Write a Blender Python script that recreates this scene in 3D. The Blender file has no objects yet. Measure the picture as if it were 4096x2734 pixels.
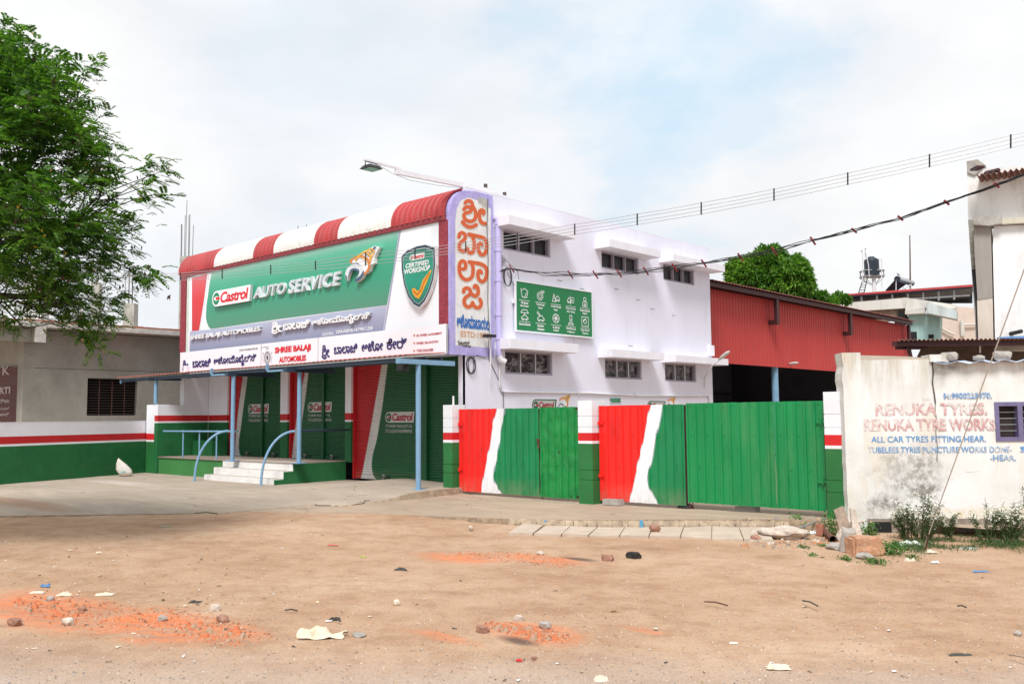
import bpy, math, random
import numpy as np
from mathutils import Vector, Matrix, noise
random.seed(7)
RNG = np.random.default_rng(7)
scene = bpy.context.scene
COL = scene.collection
rad = math.radians

# ------------------------------------------------------------ camera, sky, sun, exposure
PITCH, ROLL, YAW, FPX, W, H, EYE = 0.0816834722, -0.00900035, 0.7404791, 3642.05, 4096, 2734, 1.6
camd = bpy.data.cameras.new('camera'); cam = bpy.data.objects.new('camera', camd); COL.objects.link(cam)
camd.sensor_width = 36; camd.lens = FPX / W * 36; camd.clip_end = 900; camd.clip_start = .1
RM = Matrix.Rotation(YAW, 3, 'Z') @ Matrix.Rotation(math.pi / 2 + PITCH, 3, 'X') @ Matrix.Rotation(ROLL, 3, 'Z')
cam.matrix_world = Matrix.Translation((0, 0, EYE)) @ RM.to_4x4()
scene.camera = cam
SUNV = Vector((.30, -.50, .82)).normalized()
SUN_STRENGTH, SUN_ANGLE, EXPOSURE, CLOUD = 2.1, 19.0, 0.80, 0.60
sd = bpy.data.lights.new('sun', 'SUN'); sd.energy = SUN_STRENGTH; sd.angle = rad(SUN_ANGLE); sd.color = (1, .98, .95)
sun = bpy.data.objects.new('sun', sd); COL.objects.link(sun)
sun.rotation_euler = SUNV.to_track_quat('Z', 'Y').to_euler()
scene.view_settings.view_transform = 'Standard'; scene.view_settings.look = 'None'
scene.view_settings.exposure = EXPOSURE; scene.view_settings.gamma = 1
scene.render.film_transparent = False
scene.cycles.max_bounces = 6

def node(nt, t, **kw):
    n = nt.nodes.new(t)
    for k, v in kw.items():
        if k.startswith('i_'):
            key = k[2:]
            n.inputs[int(key) if key.isdigit() else key].default_value = v
        else: setattr(n, k, v)
    return n
def ramp(nt, fac, stops, interp='LINEAR'):
    r = nt.nodes.new('ShaderNodeValToRGB'); r.color_ramp.interpolation = interp
    e = r.color_ramp.elements
    while len(e) > 1: e.remove(e[-1])
    e[0].position = stops[0][0]; e[0].color = tuple(stops[0][1]) + (1,)
    for p, c in stops[1:]:
        k = e.new(p); k.color = tuple(c) + (1,)
    if fac is not None: nt.links.new(fac, r.inputs[0])
    return r.outputs[0]
def math_(nt, op, a, b=None, c=None, clamp=False):
    m = nt.nodes.new('ShaderNodeMath'); m.operation = op; m.use_clamp = clamp
    for i, v in enumerate((a, b, c)):
        if v is None: continue
        if isinstance(v, (int, float)): m.inputs[i].default_value = v
        else: nt.links.new(v, m.inputs[i])
    return m.outputs[0]
def mixc(nt, f, a, b, mode='MIX'):
    m = nt.nodes.new('ShaderNodeMix'); m.data_type = 'RGBA'; m.blend_type = mode
    for s, v in ((m.inputs['Factor'], f), (m.inputs[6], a), (m.inputs[7], b)):
        if isinstance(v, (int, float)): s.default_value = v
        elif isinstance(v, (tuple, list)): s.default_value = tuple(v) + ((1,) if len(v) == 3 else ())
        else: nt.links.new(v, s)
    return m.outputs[2]

wd = bpy.data.worlds.new('World'); scene.world = wd; wd.use_nodes = True
nt = wd.node_tree; nt.nodes.clear()
out = node(nt, 'ShaderNodeOutputWorld'); bg = node(nt, 'ShaderNodeBackground'); bg.inputs[1].default_value = 1
nt.links.new(bg.outputs[0], out.inputs[0])
sky = node(nt, 'ShaderNodeTexSky', sky_type='NISHITA', sun_disc=False)
sky.sun_elevation = math.asin(SUNV.z); sky.sun_rotation = math.atan2(SUNV.x, SUNV.y); sky.air_density = 1; sky.dust_density = 2
skyc = mixc(nt, 1.0, sky.outputs[0], (.12, .12, .12), 'MULTIPLY')
tc = node(nt, 'ShaderNodeTexCoord')
mp = node(nt, 'ShaderNodeMapping', vector_type='POINT'); nt.links.new(tc.outputs['Generated'], mp.inputs[0]); mp.inputs['Scale'].default_value = (1, 1, 2.1)
n1 = node(nt, 'ShaderNodeTexNoise', i_Scale=2.3, i_Detail=7, i_Roughness=.52, i_Distortion=.35); nt.links.new(mp.outputs[0], n1.inputs['Vector'])
n2 = node(nt, 'ShaderNodeTexNoise', i_Scale=5.5, i_Detail=6, i_Roughness=.55); nt.links.new(mp.outputs[0], n2.inputs['Vector'])
# an opening in the clouds (a real direction in the sky), frayed by noise
gap = RM @ Vector((1560 / 2349 * W - W / 2, -(150 / 1568 * H - H / 2), -FPX)); gap.normalize()
dot = node(nt, 'ShaderNodeVectorMath', operation='DISTANCE'); nt.links.new(tc.outputs['Generated'], dot.inputs[0]); dot.inputs[1].default_value = gap
d1 = math_(nt, 'MULTIPLY_ADD', n1.outputs[0], .5, -.25)
dd = math_(nt, 'ADD', math_(nt, 'ADD', dot.outputs['Value'], d1), math_(nt, 'MULTIPLY_ADD', n2.outputs[0], .30, -.14))
gapm = ramp(nt, dd, [(.0, (.60,) * 3), (.06, (.34,) * 3), (.15, (.0,) * 3)], 'EASE')
cl = ramp(nt, n1.outputs[0], [(.30, (.82, .855, .91)), (.42, (.875, .90, .935)), (.50, (.915, .93, .95)), (.58, (.935, .945, .95)), (.68, (.98, .985, .985))])
cl2 = ramp(nt, n2.outputs[0], [(.3, (.92, .93, .945)), (.5, (.985, .985, .985)), (.66, (1.03, 1.03, 1.03))])
cloud = mixc(nt, 1.0, cl, cl2, 'MULTIPLY')
cloud = mixc(nt, 1.0, cloud, (CLOUD,) * 3, 'MULTIPLY')
thin = ramp(nt, n1.outputs[0], [(.25, (.16,) * 3), (.42, (.04,) * 3), (.6, (0, 0, 0))])
mask = math_(nt, 'ADD', gapm, thin, clamp=True)
blue = mixc(nt, .88, skyc, (.31, .47, .58))
nt.links.new(mixc(nt, mask, cloud, blue), bg.inputs[0])

# ------------------------------------------------------------ pixels of the 4096 px photograph -> points on real planes
EYEV = Vector((0, 0, EYE))
def ray(x, y): return (RM @ Vector((x - W / 2, -(y - H / 2), -FPX))).normalized()
def onz(x, y, z=0.):
    d = ray(x, y); return EYEV + d * ((z - EYE) / d.z)
def at(x, y, depth):
    d = RM @ Vector(((x - W / 2) / FPX, -(y - H / 2) / FPX, -1)); return EYEV + d * depth
class Plane:
    """vertical plane through o (x, y) running along d; u along it, v up, n outwards (towards the viewer's side)"""
    def __init__(s, o, d):
        s.o = Vector((o[0], o[1], 0)); s.d = Vector((d[0], d[1], 0)).normalized(); s.n = s.d.cross(Vector((0, 0, 1)))
    def hit(s, x, y):
        r = ray(x, y); k = s.n.dot(s.o - EYEV) / s.n.dot(r); p = EYEV + r * k
        return (p - s.o).dot(s.d), p.z
    def w(s, u, v, off=0.): return s.o + s.d * u + Vector((0, 0, v)) + s.n * off
    def shift(s, off): return Plane((s.o + s.n * off)[:2], s.d[:2])
FRONT = Plane((0, 14.15), (1, 0))        # ground floor shutters
SIGN = Plane((0, 13.71), (1, 0))         # big sign above
SIDE = Plane((-14.34, 0), (0, 1))        # lavender side wall
GATE = Plane((0, 13.6), (1, 0))
NICHE = Plane((-25.37, 0), (0, 1))
GREY = Plane((-29, 0), (0, 1))
SHED = Plane((-14.8, 0), (0, 1))
EAVE = Plane((-14.3, 0), (0, 1))
WW = Plane((-5.38, 13.42), (.78, .626))
FWD = Vector((-math.sin(YAW), math.cos(YAW), 0)); RIGHT = Vector((math.cos(YAW), math.sin(YAW), 0))
def facing(depth): return Plane((FWD * depth)[:2], RIGHT[:2])

# ------------------------------------------------------------ mesh builder
class MB:
    def __init__(s): s.v = []; s.f = []; s.m = []; s.sm = []
    def add(s, vs, fs, mi=0, smooth=False):
        k = len(s.v); s.v.extend([tuple(p) for p in vs])
        for f in fs:
            s.f.append([i + k for i in f]); s.m.append(mi); s.sm.append(smooth)
        return s
    def quad(s, a, b, c, d, mi=0): return s.add([a, b, c, d], [(0, 1, 2, 3)], mi)
    def hexa(s, b, t, mi=0):
        return s.add(list(b) + list(t), [(3, 2, 1, 0), (4, 5, 6, 7), (0, 1, 5, 4), (1, 2, 6, 5), (2, 3, 7, 6), (3, 0, 4, 7)], mi)
    def box(s, x0, y0, z0, x1, y1, z1, mi=0):
        return s.hexa([(x0, y0, z0), (x1, y0, z0), (x1, y1, z0), (x0, y1, z0)], [(x0, y0, z1), (x1, y0, z1), (x1, y1, z1), (x0, y1, z1)], mi)
    def pbox(s, P, u0, u1, v0, v1, o0, o1, mi=0):
        return s.hexa([P.w(u0, v0, o1), P.w(u1, v0, o1), P.w(u1, v0, o0), P.w(u0, v0, o0)],
                      [P.w(u0, v1, o1), P.w(u1, v1, o1), P.w(u1, v1, o0), P.w(u0, v1, o0)], mi)
    def prism(s, P, poly, o0, o1, mi=0, side=None):
        """polygon (u, v) counter-clockwise seen from the front; front at o1, back at o0"""
        n = len(poly); a = sum(poly[i][0] * poly[(i + 1) % n][1] - poly[(i + 1) % n][0] * poly[i][1] for i in range(n))
        if a < 0: poly = poly[::-1]
        fr = [P.w(u, v, o1) for u, v in poly]; bk = [P.w(u, v, o0) for u, v in poly]
        s.add(fr, [tuple(range(n))], mi)
        s.add(fr + bk, [(i, i + n, (i + 1) % n + n, (i + 1) % n) for i in range(n)] + [tuple(range(2 * n - 1, n - 1, -1))], mi if side is None else side)
        return s
    def tube(s, pts, r, n=8, mi=0, cap=True, smooth=True):
        pts = [Vector(p) for p in pts]; rs = r if isinstance(r, (list, tuple)) else [r] * len(pts)
        V = []; ref = None
        for i, p in enumerate(pts):
            t = (pts[min(i + 1, len(pts) - 1)] - pts[max(i - 1, 0)]).normalized()
            if ref is None:
                ref = t.cross(Vector((0, 0, 1)))
                if ref.length < .05: ref = Vector((1, 0, 0))
            ref = (ref - t * ref.dot(t)).normalized(); b = t.cross(ref)
            V += [p + (ref * math.cos(2 * math.pi * k / n) + b * math.sin(2 * math.pi * k / n)) * rs[i] for k in range(n)]
        F = [(i * n + k, i * n + (k + 1) % n, (i + 1) * n + (k + 1) % n, (i + 1) * n + k) for i in range(len(pts) - 1) for k in range(n)]
        s.add(V, F, mi, smooth)
        if cap: s.add([V[k] for k in range(n)], [tuple(range(n - 1, -1, -1))], mi); s.add([V[-n + k] for k in range(n)], [tuple(range(n))], mi)
        return s
    def ribbon(s, P, pts, w, off, mi=0):
        """flat painted line on plane P"""
        for (a, b) in zip(pts, pts[1:]):
            dx, dy = b[0] - a[0], b[1] - a[1]; L = math.hypot(dx, dy) or 1
            nx, ny = -dy / L * w / 2, dx / L * w / 2; ex, ey = dx / L * w * .35, dy / L * w * .35
            q = [(a[0] - nx - ex, a[1] - ny - ey), (b[0] - nx + ex, b[1] - ny + ey), (b[0] + nx + ex, b[1] + ny + ey), (a[0] + nx - ex, a[1] + ny - ey)]
            s.add([P.w(u, v, off) for u, v in q], [(0, 1, 2, 3)], mi); off += .00002
        return s
    def wall(s, P, u0, u1, v0, v1, holes, o0, o1, mi=0):
        """slab with rectangular holes (u0, u1, v0, v1)"""
        us = sorted({u0, u1} | {h[i] for h in holes for i in (0, 1) if u0 < h[i] < u1}); vs = sorted({v0, v1} | {h[i] for h in holes for i in (2, 3) if v0 < h[i] < v1})
        inh = lambda u, v: any(h[0] < u < h[1] and h[2] < v < h[3] for h in holes)
        for a, b in zip(us, us[1:]):
            for c, d in zip(vs, vs[1:]):
                if inh((a + b) / 2, (c + d) / 2): continue
                s.quad(P.w(a, c, o1), P.w(b, c, o1), P.w(b, d, o1), P.w(a, d, o1), mi)
                s.quad(P.w(b, c, o0), P.w(a, c, o0), P.w(a, d, o0), P.w(b, d, o0), mi)
        rects = [(u0, u1, v0, v1, 1)] + [tuple(h) + (-1,) for h in holes]
        for a, b, c, d, sg in rects:
            a, b, c, d = max(a, u0), min(b, u1), max(c, v0), min(d, v1)
            L = [(a, c), (b, c), (b, d), (a, d)]
            for i in range(4):
                p, q = L[i], L[(i + 1) % 4]
                if sg < 0 and ((p[0] == q[0] and p[0] in (u0, u1)) or (p[1] == q[1] and p[1] in (v0, v1))): continue
                f = [P.w(p[0], p[1], o0), P.w(q[0], q[1], o0), P.w(q[0], q[1], o1), P.w(p[0], p[1], o1)]
                if sg < 0: f = f[::-1]
                s.quad(*f, mi)
        return s

BASE = {}
def build(name, mb, mats, parent=None, label=None, loc=None):
    """one mesh object from world-space geometry, hung under its parent"""
    o3 = BASE.get(parent.name, Vector()) if parent else Vector(loc or (0, 0, 0))
    me = bpy.data.meshes.new(name)
    me.from_pydata([(x - o3.x, y - o3.y, z - o3.z) for x, y, z in mb.v], [], mb.f)
    for m in (mats if isinstance(mats, (list, tuple)) else [mats]): me.materials.append(m)
    me.polygons.foreach_set('material_index', mb.m); me.polygons.foreach_set('use_smooth', mb.sm); me.update()
    o = bpy.data.objects.new(name, me); COL.objects.link(o)
    if parent: o.parent = parent; BASE[o.name] = o3
    else: o.location = o3; BASE[o.name] = o3
    if label: o['label'] = label
    return o
def thing(name, label, cat, loc, group=None):
    o = bpy.data.objects.new(name, None); COL.objects.link(o); o.empty_display_size = .1
    o.location = loc; BASE[o.name] = Vector(loc); o['label'] = label; o['category'] = cat
    if group: o['group'] = group
    return o
def tag(o, label, cat, group=None):
    o['label'] = label; o['category'] = cat
    if group: o['group'] = group
    return o
def struct(name, mb, mats, loc=None):
    o = build(name, mb, mats, None, None, loc); o['kind'] = 'structure'; return o
def stuff(o): o['kind'] = 'stuff'; return o

# ------------------------------------------------------------ materials
def base_mat(name, rough=.7, metal=0., spec=.5):
    m = bpy.data.materials.new(name); m.use_nodes = True; nt = m.node_tree; b = nt.nodes['Principled BSDF']
    b.inputs['Roughness'].default_value = rough; b.inputs['Metallic'].default_value = metal; b.inputs['Specular IOR Level'].default_value = spec
    return m, nt, b
def pos(nt, scale=(1, 1, 1)):
    g = node(nt, 'ShaderNodeNewGeometry'); mp = node(nt, 'ShaderNodeMapping'); mp.inputs['Scale'].default_value = scale
    nt.links.new(g.outputs['Position'], mp.inputs[0]); return mp.outputs[0]
def nz(nt, vec, scale, detail=5, rough=.6, dist=0.):
    n = node(nt, 'ShaderNodeTexNoise', i_Scale=scale, i_Detail=detail, i_Roughness=rough, i_Distortion=dist); nt.links.new(vec, n.inputs['Vector']); return n.outputs[0]
def bump(nt, b, h, strength=.2, dist=.01):
    n = node(nt, 'ShaderNodeBump'); n.inputs['Strength'].default_value = strength; n.inputs['Distance'].default_value = dist
    nt.links.new(h, n.inputs['Height']); nt.links.new(n.outputs[0], b.inputs['Normal'])
def mat(name, c, rough=.7, var=.12, scale=2.5, metal=0., bmp=.15, bscale=60, dirt=None, dirt_amt=.3, stretch=(1, 1, 1), spec=.4):
    """paint or solid material: base colour with uneven tone, patches of dirt and fine relief"""
    m, nt, b = base_mat(name, rough, metal, spec)
    p = pos(nt, stretch); n = nz(nt, p, scale, 6, .65)
    col = mixc(nt, ramp(nt, n, [(.3, (0, 0, 0)), (.7, (1, 1, 1))]), tuple(v * (1 - var) for v in c), tuple(min(1, v * (1 + var * .6)) for v in c))
    if dirt:
        n2 = nz(nt, pos(nt, stretch), scale * 2.7, 8, .7)
        col = mixc(nt, math_(nt, 'MULTIPLY', ramp(nt, n2, [(.5, (0, 0, 0)), (.72, (1, 1, 1))]), dirt_amt), col, dirt)
    nt.links.new(col, b.inputs['Base Color'])
    if bmp: bump(nt, b, nz(nt, pos(nt), bscale, 4), bmp, .005)
    rr = math_(nt, 'MULTIPLY_ADD', n, .25, rough - .12, clamp=True); nt.links.new(rr, b.inputs['Roughness'])
    return m
def glass(name, c, rough=.08):
    m, nt, b = base_mat(name, rough, 0, .8); b.inputs['Base Color'].default_value = c + (1,); b.inputs['Coat Weight'].default_value = .3
    bump(nt, b, nz(nt, pos(nt), 3, 2), .03, .02); return m
def sep(nt):
    g = node(nt, 'ShaderNodeNewGeometry'); s = node(nt, 'ShaderNodeSeparateXYZ'); nt.links.new(g.outputs['Position'], s.inputs[0]); return s.outputs
def ellipse(nt, cx, cy, cz, rx, ry, rz, nscale=2., namt=.9, lo=.55, hi=1.15):
    """soft patch round a world point, frayed by noise: 1 inside, 0 outside"""
    g = node(nt, 'ShaderNodeNewGeometry'); a = node(nt, 'ShaderNodeVectorMath', operation='SUBTRACT'); nt.links.new(g.outputs['Position'], a.inputs[0]); a.inputs[1].default_value = (cx, cy, cz)
    d = node(nt, 'ShaderNodeVectorMath', operation='DIVIDE'); nt.links.new(a.outputs[0], d.inputs[0]); d.inputs[1].default_value = (rx, ry, rz)
    l = node(nt, 'ShaderNodeVectorMath', operation='LENGTH'); nt.links.new(d.outputs[0], l.inputs[0])
    v = math_(nt, 'ADD', l.outputs['Value'], math_(nt, 'MULTIPLY_ADD', nz(nt, pos(nt), nscale, 8, .7), namt, -namt / 2))
    return math_(nt, 'MULTIPLY_ADD', v, -1 / (hi - lo), hi / (hi - lo), clamp=True)

RED, GREEN, WHITE = (.62, .018, .02), (.012, .165, .048), (.80, .80, .83)
LAV = (.75, .745, .855)
M_lav = mat('lavender_plaster', LAV, .85, .05, .8, bmp=.12, bscale=35, dirt=(.60, .58, .66), dirt_amt=.22, stretch=(1, 1, .5))
M_lav2 = mat('lavender_trim_plaster', (.80, .79, .86), .85, .06, 1.5, bmp=.2, bscale=40, dirt=(.55, .53, .55), dirt_amt=.25, stretch=(1, 1, .4))
M_white = mat('white_paint', (.78, .80, .84), .6, .05, 3, bmp=.08, dirt=(.5, .48, .44), dirt_amt=.18)
M_flex = mat('white_vinyl_print', (.80, .83, .88), .45, .02, 1.2, bmp=.05, bscale=6)
M_step = mat('white_step_paint', (.78, .77, .76), .7, .08, 3, bmp=.25, bscale=25, dirt=(.40, .33, .27), dirt_amt=.35)
M_tread = mat('worn_step_tread', (.48, .42, .36), .85, .2, 3, bmp=.3, bscale=30, dirt=(.72, .7, .66), dirt_amt=.6)
M_pgreen = mat('green_wall_paint', (.012, .135, .04), .65, .22, 1.6, bmp=.3, bscale=22, dirt=(.05, .16, .07), dirt_amt=.4)
M_lgreen = mat('light_green_wall_paint', (.05, .22, .06), .6, .2, 2, bmp=.3, bscale=22, dirt=(.10, .22, .09), dirt_amt=.4)
M_pred = mat('red_wall_paint', (.52, .015, .02), .65, .12, 3, bmp=.25, bscale=22)
M_pwhite = mat('white_wall_paint', (.78, .77, .82), .75, .05, 1.4, bmp=.3, bscale=22, dirt=(.60, .58, .6), dirt_amt=.25)
M_sgreen = mat('shutter_green_paint', (.008, .085, .030), .45, .2, 2, bmp=.1)
M_blue = mat('light_blue_metal_paint', (.20, .36, .53), .42, .12, 5, bmp=.1, dirt=(.13, .20, .28), dirt_amt=.4)
M_dblue = mat('shade_dark_blue_steel', (.03, .052, .085), .55, .2, 5, bmp=.1)  # blue steel, darkened in colour to hold the shade below the awning edge
M_clad = mat('rough_red_cladding', (.30, .045, .065), .9, .5, 22, bmp=1., bscale=26)
M_rsheet = mat('red_roof_sheet', (.44, .05, .055), .5, .18, 2, bmp=.1, dirt=(.30, .12, .11), dirt_amt=.45, stretch=(1, .5, .5))
M_wsheet = mat('white_roof_sheet', (.74, .73, .70), .5, .1, 3, bmp=.1, dirt=(.42, .38, .30), dirt_amt=.45)
M_rfascia = mat('dusty_red_fascia', (.26, .035, .045), .6, .3, 5, bmp=.1, dirt=(.25, .15, .13), dirt_amt=.4)
M_aw = mat('awning_red_sheet', (.46, .12, .10), .55, .25, 6, bmp=.1, dirt=(.42, .30, .24), dirt_amt=.6)
M_under = mat('sheet_underside', (.30, .24, .20), .7, .2, 4)
M_frame = mat('lilac_grey_window_paint', (.38, .35, .42), .6, .1, 5)
M_alu = mat('aluminium', (.55, .55, .57), .35, .05, 8, metal=.7, bmp=0)
M_dark = mat('black_plastic', (.018, .018, .02), .5, .2, 6, bmp=.05)
M_dsteel = mat('dark_maroon_steel', (.055, .014, .018), .55, .3, 4, bmp=.1)
M_pipe = mat('lilac_pipe_paint', (.52, .48, .78), .4, .06, 3, bmp=.05)
M_wpipe = mat('white_pvc_pipe', (.72, .71, .74), .45, .06, 5, bmp=.05)
M_purple = mat('purple_border_paint', (.42, .38, .74), .7, .2, 4, bmp=.2, dirt=(.6, .58, .66), dirt_amt=.6)
M_sidepanel = mat('off_white_painted_panel', (.76, .76, .77), .8, .1, 3, bmp=.25, dirt=(.42, .40, .36), dirt_amt=.45, stretch=(1, 1, .6))
M_concrete = mat('grey_plaster', (.30, .28, .245), .9, .22, .9, bmp=.35, bscale=18, dirt=(.20, .18, .15), dirt_amt=.5)
M_rawconc = mat('raw_concrete', (.40, .38, .34), .9, .3, 3, bmp=.6, bscale=12, dirt=(.15, .13, .12), dirt_amt=.7)
M_oldconc = mat('weathered_concrete_slab', (.50, .48, .45), .9, .2, 5, bmp=.6, bscale=14, dirt=(.14, .11, .09), dirt_amt=.75, stretch=(.4, .4, 1))
M_brick = mat('red_brick', (.36, .13, .08), .9, .35, 14, bmp=.6, bscale=20, dirt=(.45, .38, .32), dirt_amt=.6)
M_rebar = mat('rebar', (.10, .075, .065), .7, .2, 9, metal=.3, bmp=.1)
M_inside = mat('interior_shade_black', (.014, .014, .016), .9, .2, 2)  # near-black colour holds the shade of unlit depths, on flat faces too
M_maroon = mat('maroon_shutter_paint', (.085, .012, .016), .5, .25, 3, bmp=.1)
M_faded = mat('faded_white_lettering', (.42, .34, .34), .7, .3, 12)
M_rope = mat('galvanised_strand', (.62, .61, .60), .6, .2, 20, metal=0, bmp=.1)
M_wire = mat('bare_line_wire', (.52, .52, .54), .4, .1, 5, metal=.6, bmp=0)
M_bwire = mat('black_cable', (.02, .02, .022), .5, .1, 5, bmp=0)
M_spacer = mat('black_wire_spacer', (.025, .03, .03), .5, .1, 5, bmp=0)
M_rspacer = mat('dark_red_wire_spacer', (.22, .015, .025), .5, .1, 5, bmp=0)
M_rust = mat('rusty_sheet', (.13, .055, .04), .8, .45, 6, bmp=.3, dirt=(.28, .17, .12), dirt_amt=.6)
M_steelgrey = mat('grey_steel', (.30, .31, .32), .5, .15, 6, metal=.3)
M_tank = mat('black_tank_plastic', (.018, .028, .042), .45, .15, 3, bmp=.05)
M_stone = mat('granite_block', (.48, .25, .14), .9, .35, 9, bmp=1., bscale=22, dirt=(.56, .44, .36), dirt_amt=.9)
M_gstone = mat('grey_stone', (.36, .33, .30), .9, .3, 9, bmp=.7, bscale=18, dirt=(.55, .50, .44), dirt_amt=.5)
M_rstone = mat('reddish_stone', (.33, .17, .12), .9, .3, 9, bmp=.7, bscale=18, dirt=(.42, .30, .22), dirt_amt=.5)
M_lump = mat('rough_mortar_lump', (.55, .47, .40), .95, .3, 9, bmp=.9, bscale=14, dirt=(.34, .20, .14), dirt_amt=.7)
M_slab = mat('dusty_drain_slab', (.50, .41, .33), .92, .16, 3, bmp=.35, bscale=26, dirt=(.42, .29, .21), dirt_amt=.6)
M_char = mat('charred_block', (.02, .02, .02), .85, .5, 20, bmp=.8, bscale=30, dirt=(.2, .17, .15), dirt_amt=.5)
M_paper = mat('dusty_paper', (.66, .58, .46), .85, .15, 14, bmp=.3, bscale=30)
M_bag = mat('dirty_cream_plastic', (.68, .60, .45), .45, .15, 9, bmp=.4, bscale=20, dirt=(.42, .31, .20), dirt_amt=.5)
M_bluescrap = mat('blue_scrap', (.10, .22, .42), .6, .2, 9)
M_redscrap = mat('red_scrap', (.55, .03, .03), .6, .2, 9)
M_darkscrap = mat('dark_scrap', (.06, .055, .05), .8, .3, 9)
M_pvcblue = mat('blue_pvc_pipe', (.10, .32, .52), .45, .1, 9)
M_wood = mat('weathered_wood', (.33, .24, .18), .85, .3, 12, bmp=.5, bscale=20, stretch=(1, 1, .2), dirt=(.6, .5, .4), dirt_amt=.5)
M_teal = mat('pale_teal_plaster', (.34, .52, .52), .85, .12, 1, bmp=.2, dirt=(.20, .28, .28), dirt_amt=.6, stretch=(1, 1, .2))
M_pink = mat('pale_pink_plaster', (.62, .52, .45), .85, .1, .6, bmp=.2, dirt=(.45, .36, .30), dirt_amt=.5)
M_bluetarp = mat('blue_tarpaulin', (.12, .30, .62), .5, .15, 2)
M_vfr = mat('violet_frame_paint', (.16, .14, .26), .6, .2, 8, dirt=(.15, .13, .25), dirt_amt=.5)
M_galv = mat('blue_grey_sheet', (.46, .52, .66), .45, .25, 6, metal=.1, dirt=(.6, .6, .62), dirt_amt=.5)

def stripe_mat(name, P, edgeA, edgeB, cols, wA=.015, wB=.025, rough=.45, rev=False):
    """sheet paint: red | thin grey line | white | grey line | green, split along two painted curves (a curve gives position along the wall at each height)"""
    m, nt, b = base_mat(name, rough); s = sep(nt)
    A = sorted((P.hit(*p)[1], P.hit(*p)[0]) for p in edgeA); B = sorted((P.hit(*p)[1], P.hit(*p)[0]) for p in edgeB)
    z0, z1 = min(A[0][0], B[0][0]), max(A[-1][0], B[-1][0])
    us = [q[1] for q in A + B]; u0, u1 = min(us) - .2, max(us) + .2
    zn = math_(nt, 'MULTIPLY_ADD', s[2], 1 / (z1 - z0), -z0 / (z1 - z0), clamp=True)
    def curve(L):
        c = nt.nodes.new('ShaderNodeFloatCurve'); cm = c.mapping.curves[0]
        L = [((z - z0) / (z1 - z0), (u - u0) / (u1 - u0)) for z, u in L]
        L[0] = (0, L[0][1]); L[-1] = (1, L[-1][1])
        cm.points[0].location = L[0]; cm.points[1].location = L[-1]
        for q in L[1:-1]: cm.points.new(*q)
        c.mapping.update(); nt.links.new(zn, c.inputs['Value']); return c.outputs[0]
    x = math_(nt, 'MULTIPLY_ADD', s[0], 1 / (u1 - u0), -u0 / (u1 - u0))
    w = 1 / (u1 - u0); ca, cb = curve(A), curve(B)
    wob = math_(nt, 'MULTIPLY_ADD', nz(nt, pos(nt), 9, 2), .004 * w, -.002 * w)
    x = math_(nt, 'ADD', x, wob)
    gt = lambda c, off: math_(nt, 'GREATER_THAN', x, math_(nt, 'ADD', c, off * w))
    vn = ramp(nt, nz(nt, pos(nt, (1, 1, .3)), 3, 7, .7), [(.3, (.76,) * 3), (.5, (.98,) * 3), (.7, (1.06,) * 3)])
    c = mixc(nt, gt(ca, -wA), cols[0], (.42, .43, .46)); c = mixc(nt, gt(ca, 0), c, cols[1])
    c = mixc(nt, gt(cb, -wB * .4), c, (.33, .38, .42)); c = mixc(nt, gt(cb, wB * .6), c, cols[2])
    c = mixc(nt, 1., c, vn, 'MULTIPLY')
    dust = math_(nt, 'MULTIPLY', math_(nt, 'MULTIPLY_ADD', s[2], -2.4, .95, clamp=True), ramp(nt, nz(nt, pos(nt, (1, 1, .5)), 5, 6, .7), [(.35, (.05,) * 3), (.7, (.5,) * 3)])); c = mixc(nt, dust, c, (.36, .27, .19))
    nt.links.new(c, b.inputs['Base Color'])
    bump(nt, b, nz(nt, pos(nt), 50, 3), .06, .004)
    return m
GRED, GWH, GGR = (.80, .018, .014), (.82, .83, .86), (.008, .225, .075)
M_leafA = stripe_mat('gate_stripe_paint', GATE, [(1989, 1636), (1973, 1700), (1958, 1798), (1946, 1852), (1926, 1972)],
    [(2021, 1635), (2018, 1664), (2004, 1718), (2002, 1753), (1989, 1829), (1979, 1878), (1978, 1919), (1991, 1945), (2011, 1977)], (GRED, GWH, GGR), .012, .022)
M_leafC = stripe_mat('gate_stripe_paint', GATE, [(2606, 1621), (2584, 1715), (2579, 1748), (2551, 1865), (2521, 2006)],
    [(2653, 1617), (2636, 1706), (2624, 1753), (2608, 1847), (2591, 1903), (2594, 1935), (2612, 1973), (2636, 2011)], (GRED, GWH, GGR), .012, .022)
SG, SR, SW = (.009, .095, .034), (.46, .010, .018), (.62, .60, .59)
M_sh3 = stripe_mat('shutter_stripe_paint', FRONT, [(1511, 1464), (1476, 1662), (1452, 1796), (1430, 1912)],
    [(1534, 1464), (1492, 1752), (1472, 1841), (1472, 1877), (1490, 1916)], (SR, SW, SG), .008, .012)
M_sh1 = stripe_mat('shutter_stripe_paint', FRONT, [(956, 1516), (936, 1665), (924, 1823)], [(974, 1516), (949, 1702), (940, 1777), (941, 1800), (952, 1823)], (SR, SW, SG), .008, .012)
M_sh2 = stripe_mat('shutter_stripe_paint', FRONT, [(1204, 1497), (1177, 1640), (1152, 1827)], [(1218, 1495), (1204, 1603), (1183, 1765), (1183, 1800), (1191, 1831)], (SR, SW, SG), .008, .012)
M_ggreen = mat('gate_green_paint', (.010, .25, .075), .42, .28, 1.6, bmp=.1, bscale=50, dirt=(.10, .27, .10), dirt_amt=.5, stretch=(1, 1, .2))
M_ggreen2 = mat('dented_gate_green_paint', (.012, .24, .055), .38, .2, 2.2, bmp=.15, bscale=14, dirt=(.10, .30, .13), dirt_amt=.35)
M_gred = mat('gate_red_paint', GRED, .45, .1, 3)

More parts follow.
